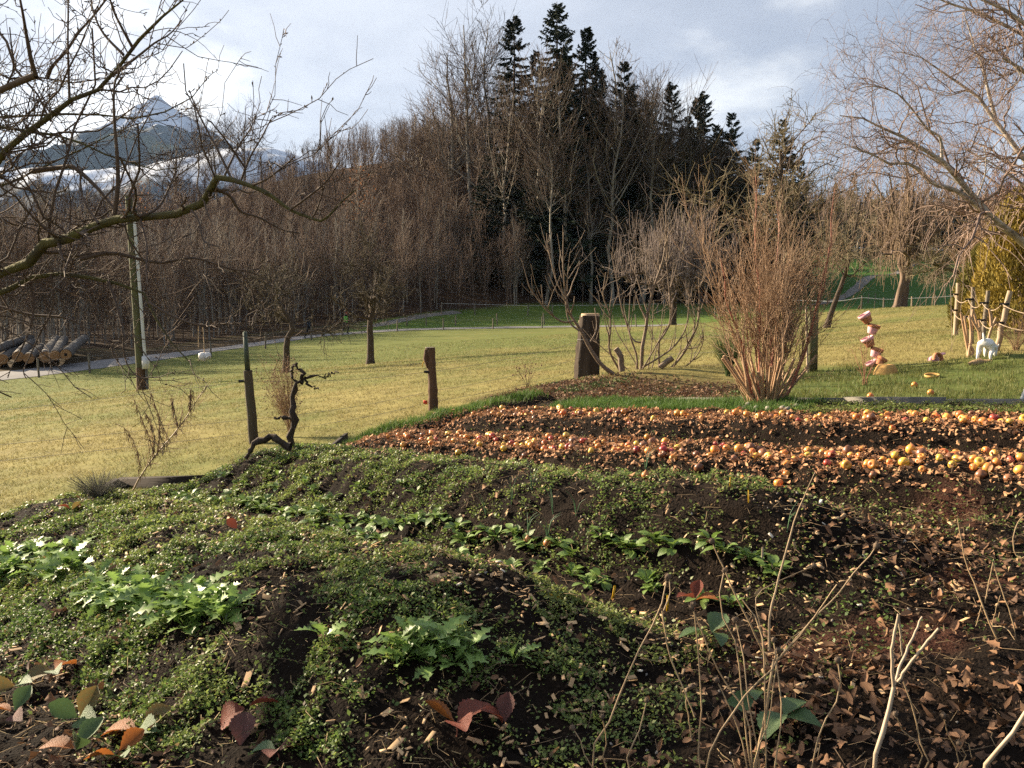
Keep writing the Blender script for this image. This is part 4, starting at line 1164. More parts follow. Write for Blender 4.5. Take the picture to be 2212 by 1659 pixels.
# leaning dried seed plant in front of the pasture
rg = np.random.default_rng(111)
sb = ground_at(282, 1063)
LN = [([(282, 1063), (330, 990), (365, 950), (400, 905), (425, 865), (445, 835)], .008), ([(335, 990), (320, 940), (300, 890), (285, 850)], .004), ([(300, 1040), (298, 980), (275, 930), (250, 915)], .003),
      ([(365, 950), (345, 905), (330, 860), (318, 830)], .004), ([(385, 925), (375, 880), (370, 850)], .003), ([(340, 985), (345, 930), (345, 890)], .004), ([(410, 890), (412, 850), (415, 835)], .003), ([(320, 1000), (335, 955), (320, 900), (300, 880)], .004)]
ds = sb[1]
Ls = np.array([resample([P(a, b, ds) for a, b in q], 10) for q, r in LN]); Rs = np.array([np.linspace(r, r * .4, 10) for q, r in LN])
Ls[0, 0] = sb - np.array([0, 0, .03])
q2 = grow(Ls, Rs, 150, rg, 0.2, 1, 45, 15, ln=.2, lv=.6, rr=.6, rmin=.0017, up=.15, upv=.3, wig=.07, K=4)
t = thing('seed_plant', 'leaning dried seed plant with drooping brown tatters by the plot border', 'weed', tuple(sb))
m = MB(); tubes(m, Ls - sb, Rs, 5); m.build('stems', MATS['dry_stem'], t, True)
m = MB(); tubes(m, q2[0] - sb, q2[1], 3)
k = 420
idx = rg.integers(0, len(Ls), k); p, r, _ = along(Ls, Rs, idx, .15 + .75 * rg.random(k))
dn = p + np.stack([rg.normal(size=k) * .015, rg.normal(size=k) * .015, -rg.uniform(.02, .09, k)], 1)
tubes(m, np.stack([p, (p + dn) / 2 + rg.normal(size=(k, 3)) * .008, dn], 1) - sb, np.repeat(np.array([[.0018, .003, .0008]]), k, 0), 3)
m.build('tatters', MATS['weed_tan'], t)

# gnarled vine
rg = np.random.default_rng(121)
vb = ground_at(628, 972)
dv = vb[1]
VN = [([(628, 975), (628, 940), (634, 905), (633, 870), (640, 835), (660, 815), (690, 812), (708, 816)], .055, .010), ([(650, 828), (652, 805), (640, 790), (628, 796)], .028, .014), ([(660, 815), (668, 835), (690, 838)], .018, .008), ([(634, 905), (610, 900), (596, 905)], .028, .014),
      ([(700, 812), (718, 808), (725, 806)], .012, .007), ([(640, 828), (630, 812), (632, 796), (640, 786)], .02, .012), ([(628, 965), (595, 945), (565, 950), (545, 972), (530, 985)], .05, .03)]
Pv = np.array([resample([P(a, b, dv - (.0 if i < 6 else .15)) for a, b in q], 14) for i, (q, r0, r1) in enumerate(VN)])
Rv = .66 * np.array([np.linspace(r0, r1, 14) for q, r0, r1 in VN]) * (1 + .24 * rg.normal(size=(7, 14)))
Pv[:, 1:] += rg.normal(size=(7, 13, 3)) * .012
t = thing('gnarled_vine', 'gnarled black vine stump with twisted arms on the plot border', 'vine', tuple(vb))
m = MB(); tubes(m, Pv - vb, np.abs(Rv), 8, cap=True); m.build('stem', MATS['vine_black'], t, True)

# dry flower stalks in the near corner
def q3(*a): return [(x / 3 + 1474.7, y / 3 + 1106) for x, y in a]
def q2_(*a): return [(x / 3 + 737.3, y / 3 + 1106) for x, y in a]
FL = [
 (q3((560, 900), (560, 680), (610, 480), (680, 220), (745, 0), (858, -258)), 1.95, 2.2, .0042, .0016, 0),
 (q3((600, 980), (820, 720), (1000, 540), (1130, 370), (1200, 300), (1255, 220)), 1.95, 1.95, .0036, .0018, 1),
 (q3((590, 990), (800, 750), (1000, 470)), 1.97, 1.9, .0034, .002, 0),
 (q3((560, 990), (400, 650), (280, 400), (190, 190)), 1.95, 2.05, .0028, .0018, 1),
 (q3((470, 1680), (540, 1300), (585, 1000), (590, 960)), 1.85, 1.95, .005, .004, 0),
 (q3((830, 1680), (900, 1400), (1010, 1200), (1020, 1040), (1005, 960)), 1.8, 1.85, .003, .002, 1),
 (q3((440, 1680), (380, 1180), (350, 870), (240, 620), (270, 380)), 1.85, 2.0, .0028, .0018, 1),
 (q3((110, 1680), (120, 1300), (110, 1000), (70, 600)), 1.9, 2.0, .0028, .0018, 1),
 (q3((450, 1680), (410, 1300), (240, 1050), (60, 620)), 1.85, 2.0, .0028, .0018, 1),
 (q3((60, 1480), (20, 1180), (60, 1130)), 1.9, 1.95, .0022, .0016, 1),
 (q3((600, 1680), (640, 1300), (620, 1080), (590, 830)), 1.8, 1.9, .0028, .0018, 1),
 (q3((540, 1680), (530, 1150), (525, 870), (480, 700), (380, 560)), 1.85, 2.0, .0028, .0018, 0),
 (q3((500, 1680), (420, 1200), (400, 970), (340, 700)), 1.85, 2.05, .0024, .0016, 1),
 (q3((420, 1680), (330, 1330), (220, 1090)), 1.85, 1.9, .0024, .0016, 1),
 (q3((150, 1680), (400, 1200), (560, 1040), (620, 950)), 1.8, 1.95, .0032, .0024, 0),
 (q3((540, 990), (500, 730), (500, 520), (850, 350)), 1.95, 2.1, .002, .0014, 1),
 (q3((590, 960), (700, 820), (800, 760), (800, 740)), 1.95, 2.0, .002, .0015, 0),
 (q3((460, 1680), (560, 1350), (580, 1180), (620, 900)), 1.83, 1.9, .002, .0015, 1),
 (q2_((1630, 1680), (1750, 1330), (1900, 950), (2060, 650), (2110, 430)), 1.9, 2.05, .0034, .0022, 1),
 (q2_((1870, 1680), (1930, 1430), (1980, 1220)), 1.9, 1.95, .0026, .0018, 1),
 (q2_((1730, 1680), (1720, 1480), (1690, 1330)), 1.9, 1.9, .0024, .0018, 1),
 (q2_((1640, 1680), (1560, 1500), (1500, 1400)), 1.9, 1.95, .0022, .0016, 1),
 (q2_((2090, 640), (2130, 520), (2120, 420)), 2.0, 2.05, .002, .0016, 1),
 (q2_((2080, 640), (2120, 900), (2200, 1100), (2290, 1330)), 2.0, 1.9, .0024, .002, 0),
 (q3((1560, 1680), (1540, 1500), (1500, 1300), (1430, 1100)), 1.75, 1.8, .0028, .002, 0),
 (q3((1540, 1640), (1440, 1450), (1380, 1310)), 1.75, 1.75, .0022, .0016, 1),
 (q3((1760, 1680), (1720, 1480), (1690, 1320)), 1.75, 1.75, .0022, .0016, 1),
 (q3((1790, 1680), (1790, 1500)), 1.75, 1.75, .0022, .0016, 1),
]
rg = np.random.default_rng(131)
def stalks(name, label, rows, basepx, mat):
    bs = P(*basepx, 1.85); bz = zat(bs[0], bs[1]); base = np.array([bs[0], bs[1], bz])
    t = thing(name, label, 'dry stalk', tuple(base))
    m = MB(); mh = MB(); nh = 0
    v, f = lathe([(0.001, -1), (0.55, -0.9), (0.9, -0.2), (1, 0.3), (0.75, 0.8), (0.3, 1), (0.001, 0.9)], 9)
    for pts, d0, d1, r0, r1, hd in rows:
        w = np.array([P(px, py, d0 + (d1 - d0) * i / (len(pts) - 1)) for i, (px, py) in enumerate(pts)])
        if pts[0][1] > 1640:      # runs on down to the soil
            g = w[0] + (base - w[0]) * 0.5; g[2] = zat(g[0], g[1]) - 0.03
            w = np.concatenate([[g], w])
        l = resample(w, 14)
        rk = np.linspace(r0, r1, 14) * 0.85; rk[rg.integers(2, 12, 2)] *= 1.15
        l[1:-1] += rg.normal(size=(12, 3)) * .0007
        tubes(m, l - base, rk, 6)
        if hd:
            nh += 1
            k = 1
            dirv = unit(l[-1] - l[-2])
            q = Vector(dirv).to_track_quat('Z', 'Y').to_matrix()
            sz = rg.uniform(.0058, .0085)
            mh.add((v * sz * (1 + .12 * rg.normal(size=v.shape))) @ np.array(q).T + l[-1] - base, f)
            fr = 14                      # ragged bracts
            vv_ = unit(rg.normal(size=(fr, 3)) + dirv * .8)
            tubes(mh, np.stack([l[-1] + 0 * vv_, l[-1] + vv_ * sz * 1.7], 1) - base, np.repeat(np.array([[.0012, .0004]]), fr, 0), 3)
    m.build('stems', MATS[mat], t, True)
    if nh:
        mh.build('seed_heads', MATS['dry_head'], t)
    return t
stalks('dry_flower_clump', 'clump of dry tan flower stalks with spent round heads, nearest corner', FL, (1650, 1700), 'dry_stem')
stalks('pale_stalk', 'thick bleached dry stalk forking into three broken arms', [
 (q3((1240, 1680), (1310, 1400), (1370, 1130)), 1.6, 1.62, .0062, .005, 0), (q3((1368, 1140), (1358, 900), (1400, 660)), 1.62, 1.6, .0042, .0032, 0), (q3((1400, 665), (1412, 800), (1420, 930)), 1.6, 1.62, .003, .002, 0),
 (q3((1372, 1120), (1450, 900), (1552, 680)), 1.62, 1.7, .0038, .0026, 0), (q3((1395, 1100), (1520, 920), (1660, 755)), 1.62, 1.58, .0042, .0034, 0)], (1900, 1720), 'dry_stem_white')
stalks('pale_stalk', 'single grey dry stalk leaning out at the lower corner', [(q3((1960, 1680), (2100, 1500), (2230, 1290), (2300, 1200)), 1.6, 1.55, .0055, .005, 0)], (2120, 1720), 'dry_stem_white')
stalks('dry_weed_stalk', 'thin branching dry weed over the leaf-strewn path', [
 (q3((2200, 1130), (2130, 1010), (2000, 740), (1940, 600), (1890, 460), (1830, 310), (1780, 40)), 2.9, 3.1, .005, .002, 0), (q3((1960, 590), (2010, 325)), 3.0, 3.0, .003, .0025, 0), (q3((2010, 325), (2080, 540), (2150, 760), (2190, 1100)), 3.0, 2.9, .0025, .002, 0),
 (q3((1965, 640), (1900, 600), (1815, 545)), 3.0, 3.0, .002, .0015, 0), (q3((1940, 600), (1900, 740)), 3, 3, .0025, .002, 0), (q3((2000, 740), (2090, 750), (2160, 840)), 3, 2.9, .002, .0015, 0),
 (q3((2300, 250), (2180, 300), (2140, 200), (2170, 70), (2230, 10)), 3.0, 3.1, .0025, .002, 0), (q3((2190, 1100), (2240, 1250)), 2.9, 2.85, .004, .004, 0), (q3((2000, 745), (2040, 600), (2060, 540)), 3, 3, .0018, .0013, 0)], (2225, 1530), 'dry_stem')

# round brown shrub and golden conifers on the right
M('thuja_gold', (0.36, 0.25, 0.045), (0.17, 0.14, 0.035), scale=3, rough=0.8, attr=False, transl=0.15)
M('thuja_olive', (0.22, 0.18, 0.04), (0.12, 0.11, 0.03), scale=3, rough=0.8, transl=0.12)
def thuja(name, label, px, pbase, d, H, rad, mat, seed):
    rg = np.random.default_rng(seed)
    p = P(px, pbase, d); base = np.array([p[0], p[1], gat(p[0], p[1])])
    t = thing(name, label, 'conifer', tuple(base))
    m = MB(); tubes(m, np.array([[0, 0, -.1], [0, 0, H * .5], [0, 0, H * .9]]), np.array([.09, .06, .02]), 6); m.build('trunk', MATS['bark_spruce'], t)
    n = 26000
    h = rg.random(n) ** 0.85
    a = rg.random(n) * 6.28
    lump = 0.8 + 0.42 * vnoise(a * 2.4, h * H * 2.2, seed)
    rr = rad * (1 - h ** 2.2) ** 0.6 * lump * rg.uniform(0.72, 1.0, n)
    pos = np.stack([np.cos(a) * rr, np.sin(a) * rr, h * H + 0.05], 1)
    m = MB()
    tv = np.array([[0, 0, 0], [.3, .16, .1], [1, .05, .35], [.35, -.16, .1]]); tf = np.array([[0, 1, 2, 3]])
    scatter(m, tv, tf, pos, rots(a + rg.normal(size=n) * .5, -rg.uniform(.2, 1.2, n), rg.normal(size=n) * .7), rg.uniform(.05, .12, n))
    m.build('crown', MATS[mat], t)
    return t
thuja('golden_conifer', 'large golden-yellow bushy conifer at the picture edge', 2205, 700, 15.0, 2.55, 0.85, 'thuja_gold', 141)
thuja('golden_conifer', 'smaller olive-gold conifer standing left of the golden one', 2118, 690, 17.5, 1.75, 0.52, 'thuja_olive', 142)
p_ = P(2140, 640, 24)
twiggy('round_shrub', 'big rounded tan bare shrub behind the golden conifers', 'shrub', (p_[0], p_[1], gat(p_[0], p_[1])), 110, 3.4, 1.2, .014, 2200, .55, 'cane_twig', 'cane_twig', 151, wig=0.12)
p_ = P(2215, 640, 27)
M('twig_redberry', (0.30, 0.10, 0.055), (0.2, 0.08, 0.05), scale=2, rough=0.8)
twiggy('red_shrub', 'red-twigged bare shrub rising above the round tan one', 'shrub', (p_[0], p_[1], gat(p_[0], p_[1])), 60, 5.2, 1.4, .02, 1100, .7, 'bark_apple', 'twig_redberry', 152, wig=0.14)
# ------------------------------------------------------------------ what grows and lies on the beds
def surf_rot(x, y, e=0.03):
    dx = (Zg(x + e, y, False) - Zg(x - e, y, False)) / (2 * e); dy = (Zg(x, y + e, False) - Zg(x, y - e, False)) / (2 * e)
    nz = unit(np.stack([-dx, -dy, np.ones_like(dx)], 1))
    tx_ = unit(np.stack([np.ones_like(dx), 0 * dx, dx], 1)); ty_ = np.cross(nz, tx_)
    return np.stack([tx_, ty_, nz], 2)
def leaf_tpl(L=1.0, W=0.5, n=5, serr=0.0, curl=0.2, fold=0.15, peak=0.5, pet=0.0, twist=0.0, cup=0.0):
    v = []
    if pet:
        v += [[0, -.02, 0], [0, 0, .01], [0, .02, 0]]
    for i in range(n + 1):
        t = i / n
        w = W / 2 * (math.sin(math.pi * min(max(t ** (math.log(.5) / math.log(peak)), 0.02), 0.97)) ** 0.8) * (1 + serr * (1 if i % 2 else -1))
        z = curl * t * t
        a = twist * t
        x = pet + t * (L - pet)
        zz = pet * 0.35 + z
        v += [[x, -w * math.cos(a), zz + fold * w - w * math.sin(a) + cup * math.sin(t * 9)], [x, 0, zz], [x, w * math.cos(a), zz + fold * w + w * math.sin(a) - cup * math.sin(t * 9)]]
    m = len(v) // 3
    f = []
    for i in range(m - 1):
        for j in (0, 1):
            f.append([i * 3 + j, i * 3 + 3 + j, i * 3 + 4 + j, i * 3 + 1 + j])
    return np.array(v, float), np.array(f)
def tpl_mesh(name, tpl, mat, smooth=True):
    m = MB(); m.add(*tpl); return m.mesh(name, MATS[mat], smooth)
def field_pts(n, u0, u1, v0, v1, dens, rg):
    u = rg.uniform(u0, u1, n * 6); v = rg.uniform(v0, v1, n * 6)
    x, y = xy(u, v)
    k = (rg.random(n * 6) < dens(u, v, x, y)) & seen(x, y, Zg(x, y, False), 0.06)
    i = np.nonzero(k)[0][:n]
    return u[i], v[i], x[i], y[i]

M('weed_leaf', (1, 1, 1), attr=True, scale=30, var=0.2, rough=0.5, transl=0.45, spec=0.35)
M('grass_blade', (1, 1, 1), attr=True, scale=20, var=0.15, rough=0.6, transl=0.35, spec=0.3)
M('straw_blade', (1, 1, 1), attr=True, scale=20, var=0.15, rough=0.7, transl=0.3, spec=0.2)
rg = np.random.default_rng(201)

# --- chickweed and moss
_cp = [(575, 1300, .13, 1.), (760, 1200, .18, .8), (880, 1235, .17, 1.), (960, 1260, .15, 1.), (1060, 1270, .15, 1.), (1150, 1300, .14, 1.), (680, 1320, .12, 1.), (740, 1335, .12, .8), (420, 1185, .2, .7), (330, 1180, .2, .6), (60, 1140, .3, .5), (1010, 1190, .16, .7),
       (30, 1420, .14, 1.), (100, 1460, .10, .7), (110, 1530, .09, .8), (215, 1520, .07, .8), (900, 1590, .09, 1.), (850, 1630, .08, 1.), (960, 1560, .08, .9), (1240, 1400, .12, .6), (1330, 1385, .1, .7), (1190, 1450, .12, .45), (1250, 1520, .12, .3), (1560, 1300, .14, .8), (1620, 1330, .12, .8), (1700, 1420, .14, .6), (1760, 1480, .14, .6),
       (1850, 1200, .2, .35), (1800, 1150, .2, .35)]
_cpp = [(ground_at(a, b), r, w) for a, b, r, w in _cp]
def chip_density(u, v, x, y):
    ptc = 0
    for g_, r_, w_ in _cpp:
        ptc = ptc + w_ * np.exp(-((x - g_[0]) ** 2 + (y - g_[1]) ** 2) / (2 * (r_ * .75) ** 2))
    n = fbm(x / .35, y / .35, 231, 3)
    pa = bump1((v - 2.62) / .38, .3) * (1 - sstep(-1.9, -1.4, u)) * np.clip((n - .30) * 3.6, .08, 1)
    pb = .16 * sstep(1.2, 1.5, v) * (1 - sstep(2.9, 3.1, v)) * sstep(-3.6, -2.6, u) * (1 - sstep(-1.7, -1.2, u)) * np.clip((n - .4) * 4, .1, 1)
    pc = .5 * bump1((v - 4.25) / .30, .3) * sstep(-7.2, -6.8, u) * (1 - sstep(-1.3, -.8, u)) * np.clip((n - .3) * 3, .1, 1)
    pd = .10 * sstep(3.2, 3.4, v) * (1 - sstep(4.6, 4.9, v)) * sstep(-4.6, -3.2, u) * (1 - sstep(-.9, -.5, u)) * np.clip((n - .3) * 3, .1, 1)
    pe = .9 * (1 - sstep(1.15, 1.45, v)) * sstep(.6, .9, v) * np.clip((n - .47) * 6, 0, 1) * (1 - sstep(-1.0, -.6, u))
    pf = .16 * sstep(-2.0, -1.5, u) * (1 - sstep(-.9, -.5, u)) * np.clip((n - .42) * 5, 0, 1) * sstep(.9, 1.2, v) * (1 - sstep(4.6, 4.8, v))
    return np.clip(np.clip(.35 * pa + pb + pc + pd + .3 * pe + pf, 0, 1) + 0.34 * ptc * (.35 + .65 * (fbm(x / .08, y / .08, 233, 2) > .42)), 0, 1)
def weed_density(u, v, x, y):
    n = fbm(x / .32, y / .32, 211, 3); n2_ = fbm(x / .1, y / .1, 213, 2)
    a = 1.25 * sstep(1.0, 1.4, v) * (1 - sstep(2.75, 3.0, v)) * (1 - sstep(-1.9, -1.1, u)) * (0.7 + 0.3 * sstep(-2.5, -4, u))
    b = sstep(3.2, 3.4, v) * (1 - sstep(4.5, 4.75, v)) * (1 - sstep(-1.9, -0.9, u)) * (.45 + .45 * sstep(-3.5, -5.5, u))
    c = (bump1((v - 4.95) / .25) * 0.25 + bump1((v - 6.15) / .25) * 0.22) * sstep(-6.5, -6, u) + 0.85 * bump1((v - 8.05) / .5, .7) * sstep(-3.7, -3.0, u)
    d = 0.10 * sstep(-1.5, -1, u) * (1 - sstep(4.8, 5, v))
    cover = np.clip((n - 0.32) * 4.5, 0.04, 1) * np.clip((n2_ - .36) * 5, .05, 1)
    return np.clip((a + b + d) * cover * (1 - .85 * np.clip(chip_density(u, v, x, y) * 1.4, 0, 1)) + c * np.clip((n - .25) * 4, 0, 1), 0, 1)
_p = [field_pts(135000, -7.6, -.9, 0.7, 3.1, weed_density, rg), field_pts(60000, -7.4, -.6, 3.1, 4.8, weed_density, rg), field_pts(45000, -7.0, 3.4, 4.8, 8.6, weed_density, rg)]
u, v, x, y = (np.concatenate([q[i] for q in _p]) for i in range(4))
n = len(u)
tone = fbm(x / .5, y / .5, 217, 3)
pale = sstep(2.2, 2.6, v) * (1 - sstep(2.9, 3, v)) + sstep(7.4, 7.7, v)
col = mixc((0.10, 0.165, 0.038), (0.25, 0.30, 0.08), np.clip(tone * 1.3 - .15 + .25 * rg.normal(size=n), 0, 1))
col = col * (1 - .6 * pale[:, None] * .8) + np.array([[0.21, 0.235, 0.055]]) * (.6 * pale[:, None] * .8)
br = rg.random(n) < 0.10
col[br] = mixc((0.20, 0.14, 0.07), (0.10, 0.07, 0.04), rg.random(br.sum()))
far_ = np.hypot(x, y)
zz = Zg(x, y) + rg.random(n) ** 2 * 0.028 + 0.003
m = MB()
scatter(m, np.array([[0, 0, 0], [.45, .34, .12], [1, 0, .05], [.45, -.34, .12]]), np.array([[0, 1, 2, 3]]), np.stack([x, y, zz], 1),
        rots(rg.random(n) * 6.28, -rg.uniform(-.3, 1.0, n), rg.normal(size=n) * .5), (.007 + .013 * rg.random(n) ** 1.5) * (1 + .05 * far_), np.clip(col, 0, 1))
setting(m.build('ground_weeds', MATS['weed_leaf']), 'stuff', 'chickweed and small green weeds carpeting the beds')

# fine dry stems and roots between the weeds
u, v, x, y = field_pts(9000, -7.4, 3.4, .3, 8.5, lambda u, v, x, y: .25 + .4 * fbm(x / .3, y / .3, 219), rg)
n = len(u)
p0 = np.stack([x, y, Zg(x, y) + .002], 1); a = rg.random(n) * 6.28; l = rg.uniform(.02, .09, n)
p1 = p0 + np.stack([np.cos(a) * l, np.sin(a) * l, rg.uniform(.0, .03, n)], 1); p2 = p1 + np.stack([np.cos(a + .5) * l * .8, np.sin(a + .5) * l * .8, rg.uniform(-.03, .01, n)], 1)
m = MB(); tubes(m, np.stack([p0, p1, p2], 1), np.repeat(np.array([[.0012, .0013, .0007]]), n, 0), 3, mixc((.30, .21, .11), (.12, .08, .05), rg.random(n)))
M('litter_stem', (1, 1, 1), attr=True, scale=20, var=.2, rough=.8)
setting(m.build('stem_litter', MATS['litter_stem']), 'stuff', 'fine dry stems strewn over the soil')

# soil crumbs and pebbles
u, v, x, y = field_pts(26000, -7.5, 3.5, -.2, 8.5, lambda u, v, x, y: .3 + .5 * fbm(x / .4, y / .4, 221), rg)
n = len(u)
ico_v = np.array([[1, 0, 0], [-1, 0, 0], [0, 1, 0], [0, -1, 0], [0, 0, .8], [0, 0, -.8]]); ico_f = np.array([[0, 2, 4], [2, 1, 4], [1, 3, 4], [3, 0, 4], [2, 0, 5], [1, 2, 5], [3, 1, 5], [0, 3, 5]])
col = mixc((.018, .012, .009), (.075, .05, .032), rg.random(n) ** 1.6); st = rg.random(n) < .04; col[st] = mixc((.20, .17, .14), (.32, .29, .25), rg.random(st.sum()))
m = MB(); scatter(m, ico_v, ico_f, np.stack([x, y, Zg(x, y)], 1), rots(*(rg.random((3, n)) * 6)), rg.uniform(.003, .011, n)[:, None] * rg.uniform(.6, 1.3, (n, 3)), col)
M('soil_crumb', (1, 1, 1), attr=True, scale=60, var=.3, rough=.95, spec=.1)
setting(m.build('soil_crumbs', MATS['soil_crumb']), 'stuff', 'dark soil crumbs and pebbles')

# --- wood chips
M('chip_wood', (0.58, 0.39, 0.21), (0.42, 0.26, 0.13), scale=30, rough=.75, rnd=.38, spec=.2, stretch=(.3, 1, 1))
M('chip_stuff', (1, 1, 1), attr=True, scale=30, var=.2, rough=.75)
u, v, x, y = field_pts(5200, -7.5, .2, .5, 4.9, chip_density, rg)
n = len(u)
ch_l = rg.uniform(.014, .038, n) * np.where(rg.random(n) < .14, 1.5, 1); ch_w = ch_l * rg.uniform(.18, .5, n); ch_t = rg.uniform(.0015, .005, n)
zz = Zg(x, y) + rg.uniform(.006, .022, n)
RM = surf_rot(x, y) @ rots(rg.random(n) * 6.28, rg.normal(size=n) * .32, rg.normal(size=n) * .35)
show = ch_l / np.hypot(x, y)
inview = seen(x, y, zz, -0.005)
order = np.argsort(-(show * inview))
cm = []
for i in range(7):
    bv = np.array([[-.5, -.5, -.5], [.42, -.5, -.5], [.5, .4, -.5], [-.42, .5, -.5], [-.46, -.44, .5], [.5, -.4, .3], [.4, .5, .5], [-.5, .38, .25]]) + rg.normal(size=(8, 3)) * .07
    bf = np.array([[0, 3, 2, 1], [4, 5, 6, 7], [0, 1, 5, 4], [1, 2, 6, 5], [2, 3, 7, 6], [3, 0, 4, 7]])
    cm.append((bv, bf))
cme = [tpl_mesh('wood_chip', c, 'chip_wood', False) for c in cm]
def where_chip(u, v):
    if v > 3.15:
        return ('split wood chip lying on the second bed, the one with spinach at its foot', 'chips on the spinach bed')
    if v < 1.45:
        return ('pale wood chip on the strip of strawberries at the near edge', 'chips among the strawberries')
    if u > -1.7:
        return ('wood chip scattered on the leafy path beside the bed ends', 'chips by the path')
    return ('pale wood chip lying on the nearest raised bed', 'chips on the nearest bed')
for i in order[:300]:
    o = link('wood_chip', cme[rg.integers(7)])
    lb, gp = where_chip(u[i], v[i])
    tag(o, lb, 'wood chip', gp)
    o.matrix_world = Matrix.Translation((x[i], y[i], zz[i])) @ Matrix(RM[i].tolist()).to_4x4() @ Matrix.Diagonal((ch_l[i], ch_w[i], ch_t[i], 1))
rest = order[300:]
m = MB(); cc = mixc((.58, .40, .22), (.27, .165, .085), rg.random(n) ** .8); cc[rg.random(n) < .05] = (.75, .66, .52)
for j in range(7):
    s_ = rest[j::7]
    scatter(m, cm[j][0], cm[j][1], np.stack([x, y, zz], 1)[s_], RM[s_], np.stack([ch_l, ch_w, ch_t], 1)[s_], cc[s_])
setting(m.build('wood_chips', MATS['chip_stuff']), 'stuff', 'wood chip mulch on the raised beds')

# --- fallen leaves
M('dead_leaf', (0.26, 0.135, 0.066), (0.11, 0.06, 0.035), scale=26, rough=.75, rnd=.45, transl=.12)
M('dead_leaf_stuff', (1, 1, 1), attr=True, scale=14, var=.3, rough=.75, transl=.12)
LT = [leaf_tpl(1, .62, 4, .1, .35, .7, .45, twist=.3), leaf_tpl(1, .8, 5, .22, -.4, .45, .5, twist=.8, cup=.06), leaf_tpl(1, .5, 4, .08, .6, 1.0, .45, twist=-.7), leaf_tpl(1, .75, 5, .25, .15, -.7, .5, cup=-.08)]
LTc = [(a - np.array([.5, 0, a[:, 2].min() * .5]), f) for a, f in LT]
def leaf_density(u, v, x, y):
    n = fbm(x / .5, y / .5, 241, 3)
    path = .85 * sstep(-1.6, -.9, u) * (1 - sstep(4.9, 5.1, v)) * np.clip((n - .3) * 3, .15, 1)
    cd = (1.0 * bump1((v - 5.5) / .52, .6) + 1.0 * bump1((v - 6.78) / .5, .6)) * sstep(-7.0, -6.3, u) * np.clip((n - .2) * 3, .3, 1)
    tr = .18 * sstep(4.7, 5, v) * (1 - sstep(7.4, 7.6, v)) + .35 * sstep(-7.1, -6.9, u) * (1 - sstep(-6.4, -6.1, u)) * sstep(4.6, 5.2, v) * (1 - sstep(7, 7.5, v))
    few = .035 * (1 - sstep(4.9, 5, v))
    str_ = .22 * (1 - sstep(1.1, 1.5, v))
    return np.clip(path + cd + tr + few + str_, 0, 1)
u, v, x, y = field_pts(27000, -7.4, 3.5, .2, 8.5, leaf_density, rg)
n = len(u)
sz = (.014 + .040 * rg.random(n) ** 2.2) * np.where(v > 4.9, .85, 1)
zz = Zg(x, y) + rg.uniform(.004, .022, n)
RM = surf_rot(x, y) @ rots(rg.random(n) * 6.28, rg.normal(size=n) * .3, rg.normal(size=n) * .35)
order = np.argsort(-(sz / np.hypot(x, y) * seen(x, y, zz, -.005)))
lme = [tpl_mesh('fallen_leaf', t_, 'dead_leaf') for t_ in LTc]
def where_leaf(u, v):
    if v > 6.1:
        return ('withered leaf in the mulch of the farther apple row', 'leaves in the farther apple row')
    if v > 4.9:
        return ('withered leaf in the mulch of the nearer apple row', 'leaves in the nearer apple row')
    if u > -1.7:
        return ('curled brown leaf on the trodden path beside the beds', 'leaves on the path')
    return ('single brown leaf fallen on the raised beds', 'leaves on the raised beds')
for i in order[:300]:
    o = link('fallen_leaf', lme[rg.integers(4)])
    tag(o, *((where_leaf(u[i], v[i])[0], 'leaf', where_leaf(u[i], v[i])[1])))
    o.matrix_world = Matrix.Translation((x[i], y[i], zz[i])) @ Matrix(RM[i].tolist()).to_4x4() @ Matrix.Diagonal((sz[i], sz[i], sz[i], 1))
rest = order[300:]
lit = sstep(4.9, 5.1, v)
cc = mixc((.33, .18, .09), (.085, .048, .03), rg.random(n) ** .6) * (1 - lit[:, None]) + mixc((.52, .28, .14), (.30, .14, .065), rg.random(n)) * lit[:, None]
m = MB()
for j in range(4):
    s_ = rest[j::4]
    scatter(m, LTc[j][0], LTc[j][1], np.stack([x, y, zz], 1)[s_], RM[s_], sz[s_], cc[s_])
setting(m.build('leaf_litter', MATS['dead_leaf_stuff']), 'stuff', 'brown leaf litter on path and apple rows')

# --- straw on the strawberry strip
u, v, x, y = field_pts(1600, -4, .4, .2, 1.7, lambda u, v, x, y: np.clip((fbm(x / .3, y / .3, 251) - .45) * 4, 0, 1) * (.3 + .7 * (u > -1.6)), rg)
n = len(u); a = rg.random(n) * 6.28; l = rg.uniform(.03, .1, n); p0 = np.stack([x, y, Zg(x, y) + .008], 1)
p1 = p0 + np.stack([np.cos(a) * l, np.sin(a) * l, rg.normal(size=n) * .01], 1)
m = MB(); tubes(m, np.stack([p0, p1], 1), np.full((n, 2), .0013), 3, mixc((.5, .38, .2), (.34, .24, .12), rg.random(n)))
setting(m.build('straw', MATS['litter_stem']), 'stuff', 'loose straw between the strawberries')

